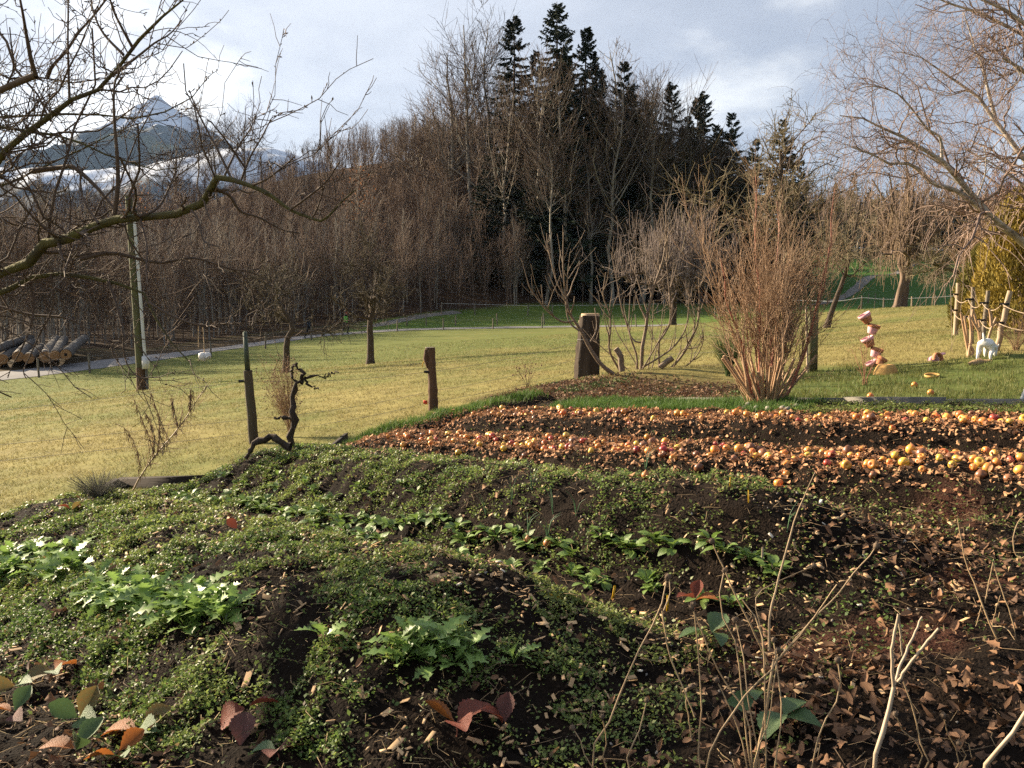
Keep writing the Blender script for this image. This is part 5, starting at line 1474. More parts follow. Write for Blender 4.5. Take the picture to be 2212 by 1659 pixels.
# --- leafy crops: every plant a thing, every leaf a part
M('spinach_leaf', (0.20, 0.29, 0.06), (0.12, 0.20, 0.042), scale=25, rough=.42, transl=.3, rnd=.2, spec=.5, bump=.3, bscale=60)
M('mizuna_leaf', (0.25, 0.36, 0.085), (0.16, 0.265, 0.065), scale=25, rough=.45, transl=.35, rnd=.2, spec=.45)
M('strawberry_green', (0.065, 0.125, 0.04), (0.10, 0.15, 0.05), scale=18, rough=.5, transl=.25, spec=.45, bump=.4, bscale=50)
M('strawberry_orange', (0.42, 0.14, 0.025), (0.20, 0.07, 0.025), scale=30, rough=.55, transl=.35, spec=.35, bump=.4, bscale=50)
M('strawberry_red', (0.28, 0.06, 0.03), (0.12, 0.045, 0.03), scale=30, rough=.55, transl=.35, spec=.35, bump=.4, bscale=50)
M('strawberry_purple', (0.17, 0.06, 0.05), (0.10, 0.05, 0.035), scale=14, rough=.6, transl=.2, spec=.3, bump=.4, bscale=50)
M('strawberry_olive', (0.14, 0.14, 0.05), (0.22, 0.12, 0.035), scale=12, rough=.5, transl=.3, spec=.4, bump=.4, bscale=50)
M('onion_green', (0.10, 0.19, 0.09), (0.07, 0.13, 0.06), scale=20, rough=.45, transl=.2)
SPL = [tpl_mesh('leaf', leaf_tpl(1, .46, 6, 0, c, f, .62, pet=.3, cup=cp), 'spinach_leaf') for c, f, cp in ((-.35, .3, .02), (-.15, .4, .03), (-.55, .25, -.02))]
MZL = [tpl_mesh('leaf', leaf_tpl(1, .34, 11, s_, c, .3, .6, pet=.25, twist=tw), 'mizuna_leaf') for s_, c, tw in ((.5, -.4, .3), (.6, -.7, -.4), (.45, -.2, .5))]
def leafy(name, label, cat, x, y, meshes, n, L, pit, group=None, rg=rng, z=None):
    t = thing(name, label, cat, (x, y, (zat(x, y) if z is None else z) - .004), group=group)
    for k in range(n):
        o = link('leaf', meshes[rg.integers(len(meshes))], t)
        s_ = L * rg.uniform(.6, 1.15)
        o.scale = (s_, s_ * rg.uniform(.8, 1.2), s_)
        o.rotation_euler = (rg.normal() * .25, -rg.uniform(*pit), k * 2.4 + rg.normal() * .4)
    return t
k = 0
for u_ in np.arange(-6.9, -1.4, .115):
    uu_ = u_ + rg.normal() * .03; vv_ = 3.40 + rg.normal() * .035 + .03 * math.sin(u_ * 3)
    x_, y_ = xy(uu_, vv_)
    leafy('spinach_plant', 'glossy spinach plant in the row along the foot of the second bed', 'spinach', x_, y_, SPL, rg.integers(13, 17), .092, (.25, 1.05), 'spinach row at the bed foot', rg)
for u_ in np.arange(-5.2, -1.5, .15):
    x_, y_ = xy(u_ + rg.normal() * .04, 3.2 + rg.normal() * .05)
    leafy('spinach_plant', 'spinach plant in the front row against the nearest bed', 'spinach', x_, y_, SPL, rg.integers(12, 16), .085, (.25, 1.05), 'spinach front row', rg)
for u_ in np.arange(-6.9, -3.9, .22):
    x_, y_ = xy(u_ + rg.normal() * .05, 3.62 + rg.normal() * .05)
    leafy('spinach_plant', 'small spinach plant halfway up the front of the second bed', 'spinach', x_, y_, SPL, rg.integers(8, 11), .075, (.3, 1.1), 'spinach on the bed front', rg)
mzp = [(30, 1200), (75, 1190), (120, 1215), (20, 1240), (70, 1245), (130, 1250), (170, 1235), (210, 1262), (250, 1275), (300, 1280), (345, 1290), (395, 1285), (440, 1290), (480, 1300), (330, 1320), (380, 1325), (420, 1335), (455, 1320), (270, 1300), (500, 1330), (400, 1365), (365, 1350),
       (860, 1410), (905, 1415), (950, 1420), (985, 1440), (930, 1445), (1110, 1440), (700, 1395)]
mzp += [(int(a), int(b)) for a, b in zip(rg.uniform(0, 175, 16), rg.uniform(1185, 1265, 16))] + [(int(a), int(1262 + .17 * (a - 180) + b)) for a, b in zip(rg.uniform(180, 490, 24), rg.uniform(0, 48, 24))] + [(870, 1440), (960, 1400), (1010, 1425), (890, 1390)]
for px, py in mzp:
    g = ground_at(px, py)
    big = px < 820
    leafy('mustard_plant', 'feathery green salad mustard in the large patch on the nearest bed' if big else ('small lone mustard seedling near the wood chips' if px in (1110, 700) else 'jagged green mustard plant in the small clump mid nearest bed'), 'salad plant', g[0], g[1], MZL,
          rg.integers(9, 13) if px not in (1110, 700) else 6, .13 if big else .115, (.35, 1.3), 'large mustard patch' if big else ('mustard seedlings' if px in (1110, 700) else 'small mustard clump'), rg)
STM = {}
for c_ in ('green', 'orange', 'red', 'purple', 'olive'):
    STM[c_] = [tpl_mesh('leaf', leaf_tpl(1, w_, 16, .07, cu, fo, .55, cup=.012), 'strawberry_' + c_) for w_, cu, fo in ((.78, -.4, .5), (.7, .15, .75))]
def strawberry(px, py, cols, L, label, dlift=.02, pit=(.05, .75)):
    g = ground_at(px, py)
    t = thing('strawberry_plant', label, 'strawberry', tuple(g))
    for k_, c_ in enumerate(cols):
        o = link('leaf', STM[c_][rg.integers(2)], t)
        a_ = k_ * 2.1 + rg.normal() * .35 + 1.0
        o.rotation_euler = (rg.normal() * .35, -rg.uniform(*pit), a_)
        o.location = (math.cos(a_) * .008, math.sin(a_) * .008, dlift + rg.uniform(0, .02))
        s_ = L * 1.12 * rg.uniform(.85, 1.15); o.scale = (s_, s_, s_)
        o['label'] = c_ + ' strawberry leaflet'
    m = MB(); tubes(m, np.array([[0, 0, -.02], [.004, .003, dlift * .5], [0, 0, dlift]]), np.array([.002, .002, .0016]), 5); m.build('stem', MATS['cane_red'], t)
    return t
strawberry(118, 1478, ['orange', 'olive', 'green'], .085, 'strawberry leaf with one bright orange leaflet, above the chip pile at the edge', .04)
strawberry(38, 1500, ['green', 'olive', 'green'], .085, 'green strawberry leaf at the picture edge below the orange one')
strawberry(30, 1560, ['green', 'orange', 'purple'], .08, 'mixed green and rusty strawberry plant in the bottom corner')
strawberry(172, 1575, ['olive', 'green', 'green'], .09, 'yellow-green strawberry leaf folded over the chips')
strawberry(165, 1640, ['green', 'orange', 'green'], .09, 'strawberry plant with bluish and orange leaflets at the lower edge')
strawberry(300, 1595, ['olive', 'orange', 'green'], .10, 'large olive-tinted strawberry leaf with brown rim')
strawberry(255, 1650, ['orange', 'orange', 'green'], .08, 'orange strawberry leaflets at the lower edge below the olive leaf')
strawberry(535, 1580, ['red', 'red', 'purple'], .10, 'drooping rust-red strawberry leaf beside the small chip heap', .045, (-.5, .5))
strawberry(600, 1650, ['purple', 'green', 'purple'], .075, 'dull purple strawberry leaf at the lower edge')
strawberry(985, 1605, ['red', 'orange', 'red'], .10, 'red and orange strawberry leaf in front of the lower chip pile', .04)
strawberry(1090, 1590, ['purple', 'red'], .075, 'narrow dark red strawberry leaf standing on edge', .02, (.6, 1.2))
strawberry(1500, 1325, ['red', 'red', 'orange'], .085, 'coral-red strawberry leaf among the dry stalks', .05)
strawberry(1535, 1395, ['green', 'green', 'green'], .10, 'dark green strawberry leaf behind the dry stalks', .03)
strawberry(1690, 1590, ['green', 'green', 'green'], .095, 'deep green strawberry leaf between dry stalks at the lower edge', .05)
strawberry(1630, 1560, ['green', 'green'], .075, 'pale-veined green strawberry leaf at the base of the dry stalks', .05)
strawberry(155, 1112, ['orange', 'red', 'olive'], .07, 'orange strawberry leaves at the far end of the nearest bed')
strawberry(515, 1158, ['orange', 'red'], .06, 'small orange-red leaf at the foot of the spinach row')

# onions left in the second bed
M('onion_skin', (0.50, 0.22, 0.07), (0.38, 0.14, 0.05), scale=12, rough=.4, stretch=(1, 1, .2))
ov, of = lathe([(.001, -.8), (.5, -.75), (.9, -.3), (1, .1), (.75, .6), (.3, .9), (.16, 1.25), (.001, 1.3)], 14)
for i, (px, py, lb) in enumerate([(1183, 1183, 'brown onion bulb showing at the foot of the second bed'), (1140, 1180, 'half-buried onion beside the larger brown bulb'), (1395, 1035, 'onion with green shoots on the crest of the second bed')]):
    g = ground_at(px, py)
    t = thing('onion', lb, 'onion', tuple(g))
    m = MB(); m.add(ov * .026 + np.array([0, 0, .015]), of); m.build('bulb', MATS['onion_skin'], t, True)
    m = MB()
    for k in range(4):
        a_ = rg.random() * 6.28; l_ = rg.uniform(.10, .19)
        tubes(m, resample(np.array([[0, 0, .04], [math.cos(a_) * .02, math.sin(a_) * .02, .04 + l_ * .6], [math.cos(a_) * .07, math.sin(a_) * .07, .04 + l_ * .85]]), 6), np.linspace(.0035, .001, 6), 5)
    m.build('leaves', MATS['onion_green'], t, True)
for i, (px, py) in enumerate([(1050, 1120), (1195, 1110), (1245, 1120), (1150, 1060), (1700, 1150), (1105, 1095)]):
    g = ground_at(px, py)
    t = thing('onion_shoot', 'thin blue-green onion shoot on the front of the second bed', 'onion', tuple(g), group='onion shoots')
    for k in range(3):
        a_ = rg.random() * 6.28; l_ = rg.uniform(.10, .2)
        m = MB(); tubes(m, resample(np.array([[0, 0, -.01], [math.cos(a_) * .02, math.sin(a_) * .02, l_ * .6], [math.cos(a_) * .06, math.sin(a_) * .06, l_ * .9]]), 6), np.linspace(.003, .001, 6), 5); m.build('leaf', MATS['onion_green'], t, True)

# --- apples
def apple_mat(name, base, blush, cover):
    m = bpy.data.materials.new(name); m.use_nodes = True
    nt = m.node_tree; L = nt.links.new; b = nt.nodes['Principled BSDF']
    b.inputs['Roughness'].default_value = .38; b.inputs['Specular IOR Level'].default_value = .5
    tcn = nt.nodes.new('ShaderNodeTexCoord'); oi = nt.nodes.new('ShaderNodeObjectInfo')
    ad = nt.nodes.new('ShaderNodeVectorMath'); ad.operation = 'ADD'; L(tcn.outputs['Object'], ad.inputs[0]); L(oi.outputs['Location'], ad.inputs[1])
    nz = nt.nodes.new('ShaderNodeTexNoise'); nz.inputs['Scale'].default_value = 16; nz.inputs['Detail'].default_value = 5; L(ad.outputs[0], nz.inputs['Vector'])
    r_ = nt.nodes.new('ShaderNodeMapRange'); r_.inputs[1].default_value = cover - .12; r_.inputs[2].default_value = cover + .12; L(nz.outputs['Fac'], r_.inputs[0])
    mx_ = nt.nodes.new('ShaderNodeMix'); mx_.data_type = 'RGBA'; mx_.inputs[6].default_value = (*base, 1); mx_.inputs[7].default_value = (*blush, 1); L(r_.outputs[0], mx_.inputs[0])
    hs = nt.nodes.new('ShaderNodeHueSaturation'); r3 = nt.nodes.new('ShaderNodeMapRange'); r3.inputs[3].default_value = .75; r3.inputs[4].default_value = 1.15
    L(oi.outputs['Random'], r3.inputs[0]); L(r3.outputs[0], hs.inputs['Value']); L(mx_.outputs[2], hs.inputs['Color']); L(hs.outputs[0], b.inputs['Base Color'])
    return m
am = {'yellow': apple_mat('apple_yellow', (.72, .48, .07), (.68, .30, .05), .6), 'orange': apple_mat('apple_orange', (.72, .36, .06), (.62, .15, .035), .49), 'red': apple_mat('apple_red', (.50, .10, .05), (.36, .03, .03), .5), 'brown': apple_mat('apple_brown', (.26, .11, .045), (.15, .06, .03), .5)}
prof = [(.001, -.62), (.18, -.68), (.42, -.80), (.70, -.70), (.93, -.32), (1.0, .08), (.93, .44), (.70, .72), (.42, .80), (.20, .70), (.07, .50), (.001, .46)]
pv, pf = lathe(prof, 16)
apple_me = {}
for c_, mt in am.items():
    apple_me[c_] = []
    for k in range(2):
        v_ = pv * (1 + .03 * rg.normal(size=(1, 3))) * .036
        if c_ == 'brown':
            v_ = v_ * (1 + .07 * rg.normal(size=(len(pv), 1)))
        m = MB(); m.add(v_, pf)
        tubes(m, np.array([[0, 0, .016], [.002, .001, .026], [.005, .003, .034]]), np.array([.0013, .0011, .0014]), 5)
        apple_me[c_].append(m.mesh('apple', mt, True))
pts = []
def far_ok(x_, y_, dmin):
    return all((x_ - a) ** 2 + (y_ - b) ** 2 > dmin ** 2 for a, b, *_ in pts)
tr_ = 0
while len(pts) < 270 and tr_ < 20000:
    tr_ += 1
    rowC = rg.random() < .56
    u_ = rg.uniform(-6.5, 3.2) if rg.random() < .75 else rg.uniform(-3.2, 3.2)
    v_ = (5.42 + rg.normal() * .15) if rowC else (6.72 + rg.normal() * .14)
    if abs(v_ - (5.42 if rowC else 6.72)) > .42:
        continue
    x_, y_ = xy(u_, v_)
    if far_ok(x_, y_, .058) and bool(seen(np.array(x_), np.array(y_), np.array(.2), .0)):
        pts.append((x_, y_, rowC))
cw = ['yellow', 'orange', 'red', 'brown']
nm = {'yellow': 'yellow', 'orange': 'orange-blushed yellow', 'red': 'red', 'brown': 'brown rotting'}
for x_, y_, rowC in pts:
    c_ = cw[rg.choice(4, p=[.22, .52, .09, .17])]
    o = link('apple', apple_me[c_][rg.integers(2)])
    tag(o, '%s apple lying on leaf mulch in the %s of the two apple rows' % (nm[c_], 'nearer' if rowC else 'farther'), 'apple', '%s apples, %s row' % (c_, 'nearer' if rowC else 'farther'))
    s_ = rg.uniform(.66, 1.02)
    o.scale = (s_, s_, s_ * rg.uniform(.85, 1.02))
    o.location = (x_, y_, zat(x_, y_) + rg.uniform(.012, .026) * s_)
    o.rotation_euler = (rg.uniform(-1.6, 1.6), rg.uniform(-1.6, 1.6), rg.random() * 6.28)
for px, py, c_, lb in [(2010, 855, 'orange', 'apple lying in the grass beyond the edging, larger of the two there'), (1975, 838, 'orange', 'small pale apple in the grass near the ring saucer'), (1880, 862, 'orange', 'bruised apple in the grass beside the reddish bare bush')]:
    g = ground_at(px, py); o = link('apple', apple_me[c_][0]); tag(o, lb, 'apple'); o.location = (g[0], g[1], g[2] + .03); o.rotation_euler = (1, .5, 2)

# ------------------------------------------------------------------ grass
def blades(name, x, y, z, h, w, col, lean, mat, label, rg):
    n = len(x)
    a = rg.random(n) * 6.28; la = rg.random(n) * 6.28
    b = np.stack([x, y, z], 1)
    sd = np.stack([np.cos(a), np.sin(a), 0 * a], 1) * (w / 2)[:, None]
    ld = np.stack([np.cos(la), np.sin(la), 0 * la], 1) * (lean * h)[:, None]
    mid = b + ld * .35 + np.array([0, 0, 1.0]) * (h * .6)[:, None]
    tip = b + ld + np.array([0, 0, 1.0]) * (h * (1 - .25 * np.minimum(lean, 1.5)))[:, None]
    v = np.stack([b - sd, b + sd, mid + sd * .7, tip, mid - sd * .7], 1).reshape(-1, 3)
    i = np.arange(n)[:, None] * 5
    m = MB()
    if name == 'pasture_grass':
        m.add(np.stack([b - sd, b + sd, tip], 1).reshape(-1, 3), np.arange(3 * n).reshape(-1, 3), np.repeat(np.clip(col, 0, 1), 3, 0))
    else:
        m.add(v, i + np.array([[0, 1, 2, 4]]), np.repeat(np.clip(col, 0, 1), 5, 0))
        m.f.append(i + np.array([[4, 2, 3]]))
    return setting(m.build(name, MATS[mat]), 'stuff', label)
rg = np.random.default_rng(301)
n = 470000
y = 5.6 * (52 / 5.6) ** (rg.random(n) ** 1.0); x = (rg.random(n) * 1.44 - .72) * y
u, v = uv(x, y)
k = (~in_garden(x, y)) & (y < roady(x) - .5) & ~((v > 8.5) & (v < 9.6 + .8 * fbm(x, y, 303)) & (u > -8)) & ~((v > 8.5) & (v < 11.4 + 1.2 * fbm(x, y, 303)) & (u > -4.7))
k &= ~((y > 40) & (x > 20) & (y > 52))
x, y = x[k], y[k]; n = len(x)
cl = fbm(x / .22, y / .22, 307, 2)
k = rg.random(n) < np.clip((cl - .22) * 2.6, .15, 1)
x, y = x[k], y[k]; n = len(x)
z = Gf(x, y)
col = field_col(x, y) * rg.uniform(.8, 1.35, n)[:, None]
sw = rg.random(n) < .25; col[sw] = mixc((.32, .26, .12), (.42, .35, .17), rg.random(sw.sum()))
blades('pasture_grass', x, y, z, rg.uniform(.018, .045, n) * (.8 + y / 34), rg.uniform(.004, .007, n) * (.5 + y / 14), col, rg.uniform(.3, 1.3, n), 'straw_blade', 'short dry yellow-green pasture grass', rg)

def strip_grass(name, u0, u1, v0, v1, n, h0, h1, ca, cb_, label, fn=None, w=.005, lean=(.1, .7)):
    u = rg.uniform(u0, u1, n); v = rg.uniform(v0, v1, n)
    x, y = xy(u, v)
    if fn is not None:
        k = fn(u, v, x, y); x, y = x[k], y[k]
    z = Z(x, y)
    n = len(x)
    return blades(name, x, y, z - .005, rg.uniform(h0, h1, n), rg.uniform(.6, 1.3, n) * w, mixc(ca, cb_, rg.random(n)), rg.uniform(*lean, n), 'grass_blade', label, rg)
strip_grass('border_grass', -7.5, -6.75, 5.4, 8.5, 16000, .035, .12, (.05, .115, .02), (.13, .19, .04), 'lush green grass bank along the plot border', lambda u, v, x, y: rg.random(len(u)) < bump1((u + 7.12) / .38, .35) * np.clip((fbm(x / .25, y / .25, 309) - .2) * 2.4, .1, 1), .006)
strip_grass('edging_grass', -6.3, -3.1, 7.6, 8.6, 17000, .035, .10, (.055, .12, .022), (.12, .19, .04), 'green grass strip in front of the concrete edging', lambda u, v, x, y: rg.random(len(u)) < bump1((v - 8.1) / .5, .6) * sstep(-6.5, -6, u), .006)
strip_grass('lawn_grass', -5.0, 3.6, 8.75, 12.4, 75000, .02, .075, (.085, .115, .028), (.20, .19, .06), 'tufty lawn between concrete edging and pasture', lambda u, v, x, y: (rg.random(len(u)) < np.clip((fbm(x / .3, y / .3, 311) - .3) * 3.5, .1, 1) * (1 - sstep(11.4, 12.4, v)) * sstep(-5.0, -4.2, u)), .006)
strip_grass('path_tufts', .2, 2.2, .2, 3.2, 5000, .03, .10, (.06, .12, .03), (.14, .19, .05), 'small grass tufts on the path edge', lambda u, v, x, y: fbm(x / .35, y / .35, 313) > .66, .003)
# weeds and litter of the fig mound
n = 9000
u = rg.uniform(-8.3, -2.4, n); v = rg.uniform(8.75, 10.4, n); x, y = xy(u, v)
k = rg.random(n) < (1 - sstep(-4.9, -4.0, u)) * sstep(-8.6, -7.6, u) * (1 - sstep(9.6, 10.3, v)); x, y = x[k], y[k]; n = len(x)
m = MB(); t_ = fbm(x / .4, y / .4, 317)
grn = rg.random(n) < np.clip((t_ - .42) * 4, .05, .8)
cc = np.where(grn[:, None], mixc((.06, .10, .03), (.13, .16, .05), rg.random(n)), mixc((.30, .17, .09), (.10, .06, .04), rg.random(n)))
scatter(m, LTc[0][0], LTc[0][1], np.stack([x, y, Gf(x, y) + rg.uniform(.003, .03, n)], 1), rots(rg.random(n) * 6.28, rg.normal(size=n) * .5, rg.normal(size=n) * .5), rg.uniform(.02, .05, n), cc)
setting(m.build('mound_litter', MATS['dead_leaf_stuff']), 'stuff', 'dead leaves and weeds on the fig mound')
# ------------------------------------------------------------------ fences, posts, edging
M('post_grey', (0.24, 0.20, 0.15), (0.13, 0.105, 0.08), scale=6, rough=.9, stretch=(1, 1, .15), bump=.4, bscale=25)
M('post_brown', (0.13, 0.075, 0.045), (0.06, 0.038, 0.026), scale=6, rough=.95, stretch=(1, 1, .3), bump=.9, bscale=18)
M('post_dark', (0.10, 0.082, 0.055), (0.055, 0.042, 0.03), scale=6, rough=.9, stretch=(1, 1, .15), bump=.5, bscale=25)
M('post_pale', (0.42, 0.33, 0.23), (0.28, 0.20, 0.13), scale=8, rough=.85, stretch=(1, 1, .15), bump=.3, bscale=25)
M('post_mossgreen', (0.115, 0.12, 0.05), (0.075, 0.07, 0.04), scale=8, rough=.85, stretch=(1, 1, .3), bump=.4, bscale=25)
M('post_greenmetal', (0.075, 0.10, 0.07), (0.05, 0.065, 0.05), scale=8, rough=.55)
M('stump_bark', (0.065, 0.047, 0.034), (0.025, 0.018, 0.014), scale=9, rough=.95, stretch=(1, 1, .2), bump=1.0, bscale=16)
M('cut_wood', (0.55, 0.40, 0.26), (0.40, 0.27, 0.16), scale=12, rough=.8)
M('concrete', (0.22, 0.20, 0.165), (0.13, 0.12, 0.10), scale=9, rough=.9, bump=.3, bscale=60)
M('old_timber', (0.028, 0.02, 0.015), (0.014, 0.010, 0.008), scale=8, rough=.95, stretch=(.2, 1, 1), bump=.4, bscale=40)
M('wire_metal', (0.22, 0.21, 0.20), (0.14, 0.13, 0.12), scale=20, rough=.5)
M('tape_white', (0.75, 0.74, 0.70), (0.6, 0.6, 0.57), scale=20, rough=.6)
M('black_plastic', (0.012, 0.012, 0.013), (0.02, 0.02, 0.02), scale=20, rough=.4)
M('red_plastic', (0.65, 0.06, 0.02), (0.5, 0.05, 0.02), scale=20, rough=.4)
M('yellow_plastic', (0.70, 0.42, 0.02), (0.6, 0.33, 0.02), scale=20, rough=.4)
rg = np.random.default_rng(401)

def rod(name, a, b, r0, r1, S, mat, parent=None, capm=True, wob=0.0, off=None, n=8):
    l = resample(np.array([a, b]), n)
    l[1:-1] += rg.normal(size=(n - 2, 3)) * wob
    m = MB(); tubes(m, l - (0 if off is None else off), np.linspace(r0, r1, n) * (1 + wob * 2 * rg.normal(size=n)), S, cap=capm)
    return m.build(name, MATS[mat], parent, S > 6)

# leaning post with green iron head
def base_thing(name, label, cat, px, py, group=None, z=None):
    g = ground_at(px, py)
    return thing(name, label, cat, tuple(g), group=group), g
t, g = base_thing('fence_post', 'leaning round wooden post with a green square iron head, by the vine', 'fence post', 550, 958)
a, b, c_ = g - np.array([0, 0, .1]), P(535, 800, g[1]), P(529, 718, g[1])
rod('post', a, b, .062, .052, 12, 'post_dark', t, off=g, wob=.003)
m = MB(); v_, f_ = boxv(-.026, .026, -.026, .026, 0, 1); dvec = c_ - b
v2 = v_.copy(); v2[:, 2] = 0; v2 = v2 * np.where(v_[:, 2:] > .5, .8, 1) + b + v_[:, 2:] * dvec - g; m.add(v2, f_)
tip = np.array([[-.02, -.02, 0], [.02, -.02, 0], [.02, .02, 0], [-.02, .02, 0], [0, 0, .02]]) + c_ - g
m.add(tip, [[0, 1, 4], [1, 2, 4], [2, 3, 4], [3, 0, 4]]); m.build('iron_head', MATS['post_greenmetal'], t)
rod('insulator', P(533, 823, g[1]) - np.array([.09, .02, 0]), P(533, 823, g[1]) - np.array([.03, .02, 0]), .018, .014, 8, 'black_plastic', t, off=g)
wp1 = [P(535, 823, g[1]), P(546, 905, g[1]), P(549, 935, g[1])]

t, g = base_thing('fence_post', 'short barked post with peeling side and a red tag, amid the pasture', 'fence post', 936, 886)
l = resample(np.array([g - np.array([0, 0, .1]), P(935, 840, g[1]), P(932, 790, g[1]), P(929, 751, g[1])]), 14)
m = MB(); tubes(m, l - g, np.array([.075, .073, .07, .068, .067, .066, .062, .058, .057, .06, .066, .068, .07, .066]) * (1 + .05 * rg.normal(size=14)), 12, cap=True); m.build('post', MATS['post_brown'], t)
m = MB(); tubes(m, np.array([P(922, 755, g[1]), P(921, 775, g[1]), P(923, 795, g[1])]) - g - np.array([0, .03, 0]), np.array([.03, .042, .008]), 6, cap=True); m.build('bark_flap', MATS['post_brown'], t)
m = MB(); tubes(m, np.array([P(929, 752, g[1]), P(929, 750, g[1])]) - g, np.array([.068, .066]), 12, cap=True); m.build('cut_top', MATS['post_grey'], t)
v_, f_ = boxv(-.028, .028, -.012, .012, -.025, .025); m = MB(); m.add(v_ + P(922, 868, g[1]) - g - np.array([.015, .05, 0]), f_); m.build('red_tag', MATS['red_plastic'], t)
rod('insulator', P(916, 803, g[1] - .03), P(927, 804, g[1] - .03), .018, .02, 8, 'black_plastic', t, off=g)
m = MB(); tubes(m, np.array([P(917, 779, g[1]), P(914, 785, g[1]), P(913, 793, g[1])]) - g - np.array([0, .06, 0]), np.array([.008, .006, .004]), 5); m.build('yellow_tie', MATS['yellow_plastic'], t)
wp2 = [P(925, 803, g[1]), P(930, 845, g[1]), P(932, 868, g[1])]

p_ = P(1270, 815, 13.6); g = np.array([p_[0], p_[1], gat(p_[0], p_[1])])
t = thing('stump_post', 'thick dark tree-trunk post with pale sawn top beside the fig', 'fence post', tuple(g))
m = MB(); l = resample(np.array([g - np.array([0, 0, .15]), P(1271, 760, 13.6), P(1275, 682, 13.6)]), 12); S = 28
tubes(m, l - g, np.linspace(.215, .155, 12), S)
vv_ = m.v[0]; ax = (l - g)[np.repeat(np.arange(12), S)]; m.v[0] = ax + (vv_ - ax) * (1 + .13 * np.tile(rg.normal(size=S), 12) + .03 * rg.normal(size=12 * S))[:, None]
m.build('trunk', MATS['stump_bark'], t)
m = MB(); tubes(m, np.array([P(1275, 684, 13.6), P(1275, 677, 13.6)]) - g, np.array([.157, .145]), 16, cap=True); m.build('sawn_top', MATS['cut_wood'], t)
rod('side_rail', P(1257, 815, 13.85) - np.array([0, 0, .1]), P(1257, 692, 13.85), .06, .055, 10, 'post_pale', t, off=g, wob=.003)
m = MB(); ri = np.array([[math.cos(q) * .19, math.sin(q) * .19, 0] for q in np.linspace(0, 6.283, 24)]); tubes(m, ri + P(1272, 733, 13.6) - g, np.full(24, .004), 4); m.build('wire_tie', MATS['wire_metal'], t)
wp3 = [P(1262, 735, 13.55), P(1262, 770, 13.55), P(1262, 795, 13.55)]

t, g = base_thing('fence_post', 'square mossy wooden post beside the big cane shrub', 'fence post', 1755, 802)
m = MB(); v_, f_ = boxv(-.055, .055, -.05, .05, -.1, .86); v_[4:] += np.array([-.02, 0, 0]); v_[[4, 6], 2] -= .03; m.add(v_, f_); m.build('post', MATS['post_mossgreen'], t)
rod('stay', g + np.array([-.10, -.1, -.05]), g + np.array([-.14, -.05, .9]), .016, .013, 6, 'post_pale', t, off=g)
wp4 = [g + np.array([0, -.05, .62]), g + np.array([0, -.05, .4]), g + np.array([0, -.05, .2])]
# three smooth wires from post to post
lf = [np.array([-11.5, 8.9, -.35]), np.array([-11.5, 8.9, -.62]), np.array([-11.5, 8.9, -.85])]
nm_ = ['topmost pasture wire strung between the wooden posts', 'middle pasture wire strung between the wooden posts', 'lowest pasture wire strung between the wooden posts']
for k in range(3):
    seg = []
    chain = [lf[k], wp1[k], wp2[k], wp3[k], wp4[k]]
    for a, b in zip(chain[:-1], chain[1:]):
        tt = np.linspace(0, 1, 9)[:-1]
        q = a[None] + (b - a)[None] * tt[:, None]; q[:, 2] -= .05 * 4 * tt * (1 - tt); seg.append(q)
    m = MB(); q = np.concatenate(seg + [chain[-1][None]]); tubes(m, q - lf[k], np.full(len(q), .0022), 4)
    o = m.build('fence_wire', MATS['wire_metal']); o.location = lf[k]; tag(o, nm_[k], 'wire')

# wire fence on the right with leaning posts
def x1(cx, cy): return (1975 + cx * .1985, 493.7 + cy * .1985)
RP = [((455, 985), (480, 592), 16.0, .060, 'post_pale', 'barked pale post standing first of the wire fence posts, toward the meadow'), ((628, 1200), (641, 636), 13.2, .042, 'post_grey', 'upright grey fence post behind the pruned shrub'),
      ((742, 1180), (806, 676), 12.6, .042, 'post_grey', 'slightly leaning grey fence post before the olive conifer'), ((888, 1285), (1046, 680), 11.8, .052, 'post_pale', 'strongly leaning pale fence post before the golden conifer')]
hook = []
for lo, hi, d, r, mt, lb in RP:
    a = P(*x1(*lo), d); gz = gat(a[0], a[1]); a = np.array([a[0], a[1], min(gz, a[2]) - .08]); b = P(*x1(*hi), d)
    gg = np.array([a[0], a[1], gz])
    t = thing('fence_post', lb, 'fence post', tuple(gg))
    rod('post', a, b, r * .8, r * .7, 9, mt, t, off=gg, wob=.004)
    q = a + (b - a) * .80; q2__ = a + (b - a) * .52
    for h_ in (q, q2__):
        rod('insulator', h_ - np.array([.13, .03, 0]), h_ + np.array([0, -.03, 0]), .016, .02, 7, 'black_plastic', t, off=gg)
    hook.append((q - np.array([.1, .04, 0]), q2__ - np.array([.1, .04, 0])))
hook.append((P(2290, 668, 10.8), P(2290, 700, 10.8)))
for k in range(2):
    pts_ = []
    for a, b in zip([h[k] for h in hook[:-1]], [h[k] for h in hook[1:]]):
        tt = np.linspace(0, 1, 9)[:-1]; q = a[None] + (b - a)[None] * tt[:, None]; q[:, 2] -= .10 * 4 * tt * (1 - tt); pts_.append(q)
    q = np.concatenate(pts_); m = MB(); tubes(m, q - q[0], np.full(len(q), .0065), 5); o = m.build('fence_wire', MATS['post_pale']); o.location = q[0]
    tag(o, ('upper' if k == 0 else 'lower') + ' sagging pale cord of the fence before the conifers', 'wire')
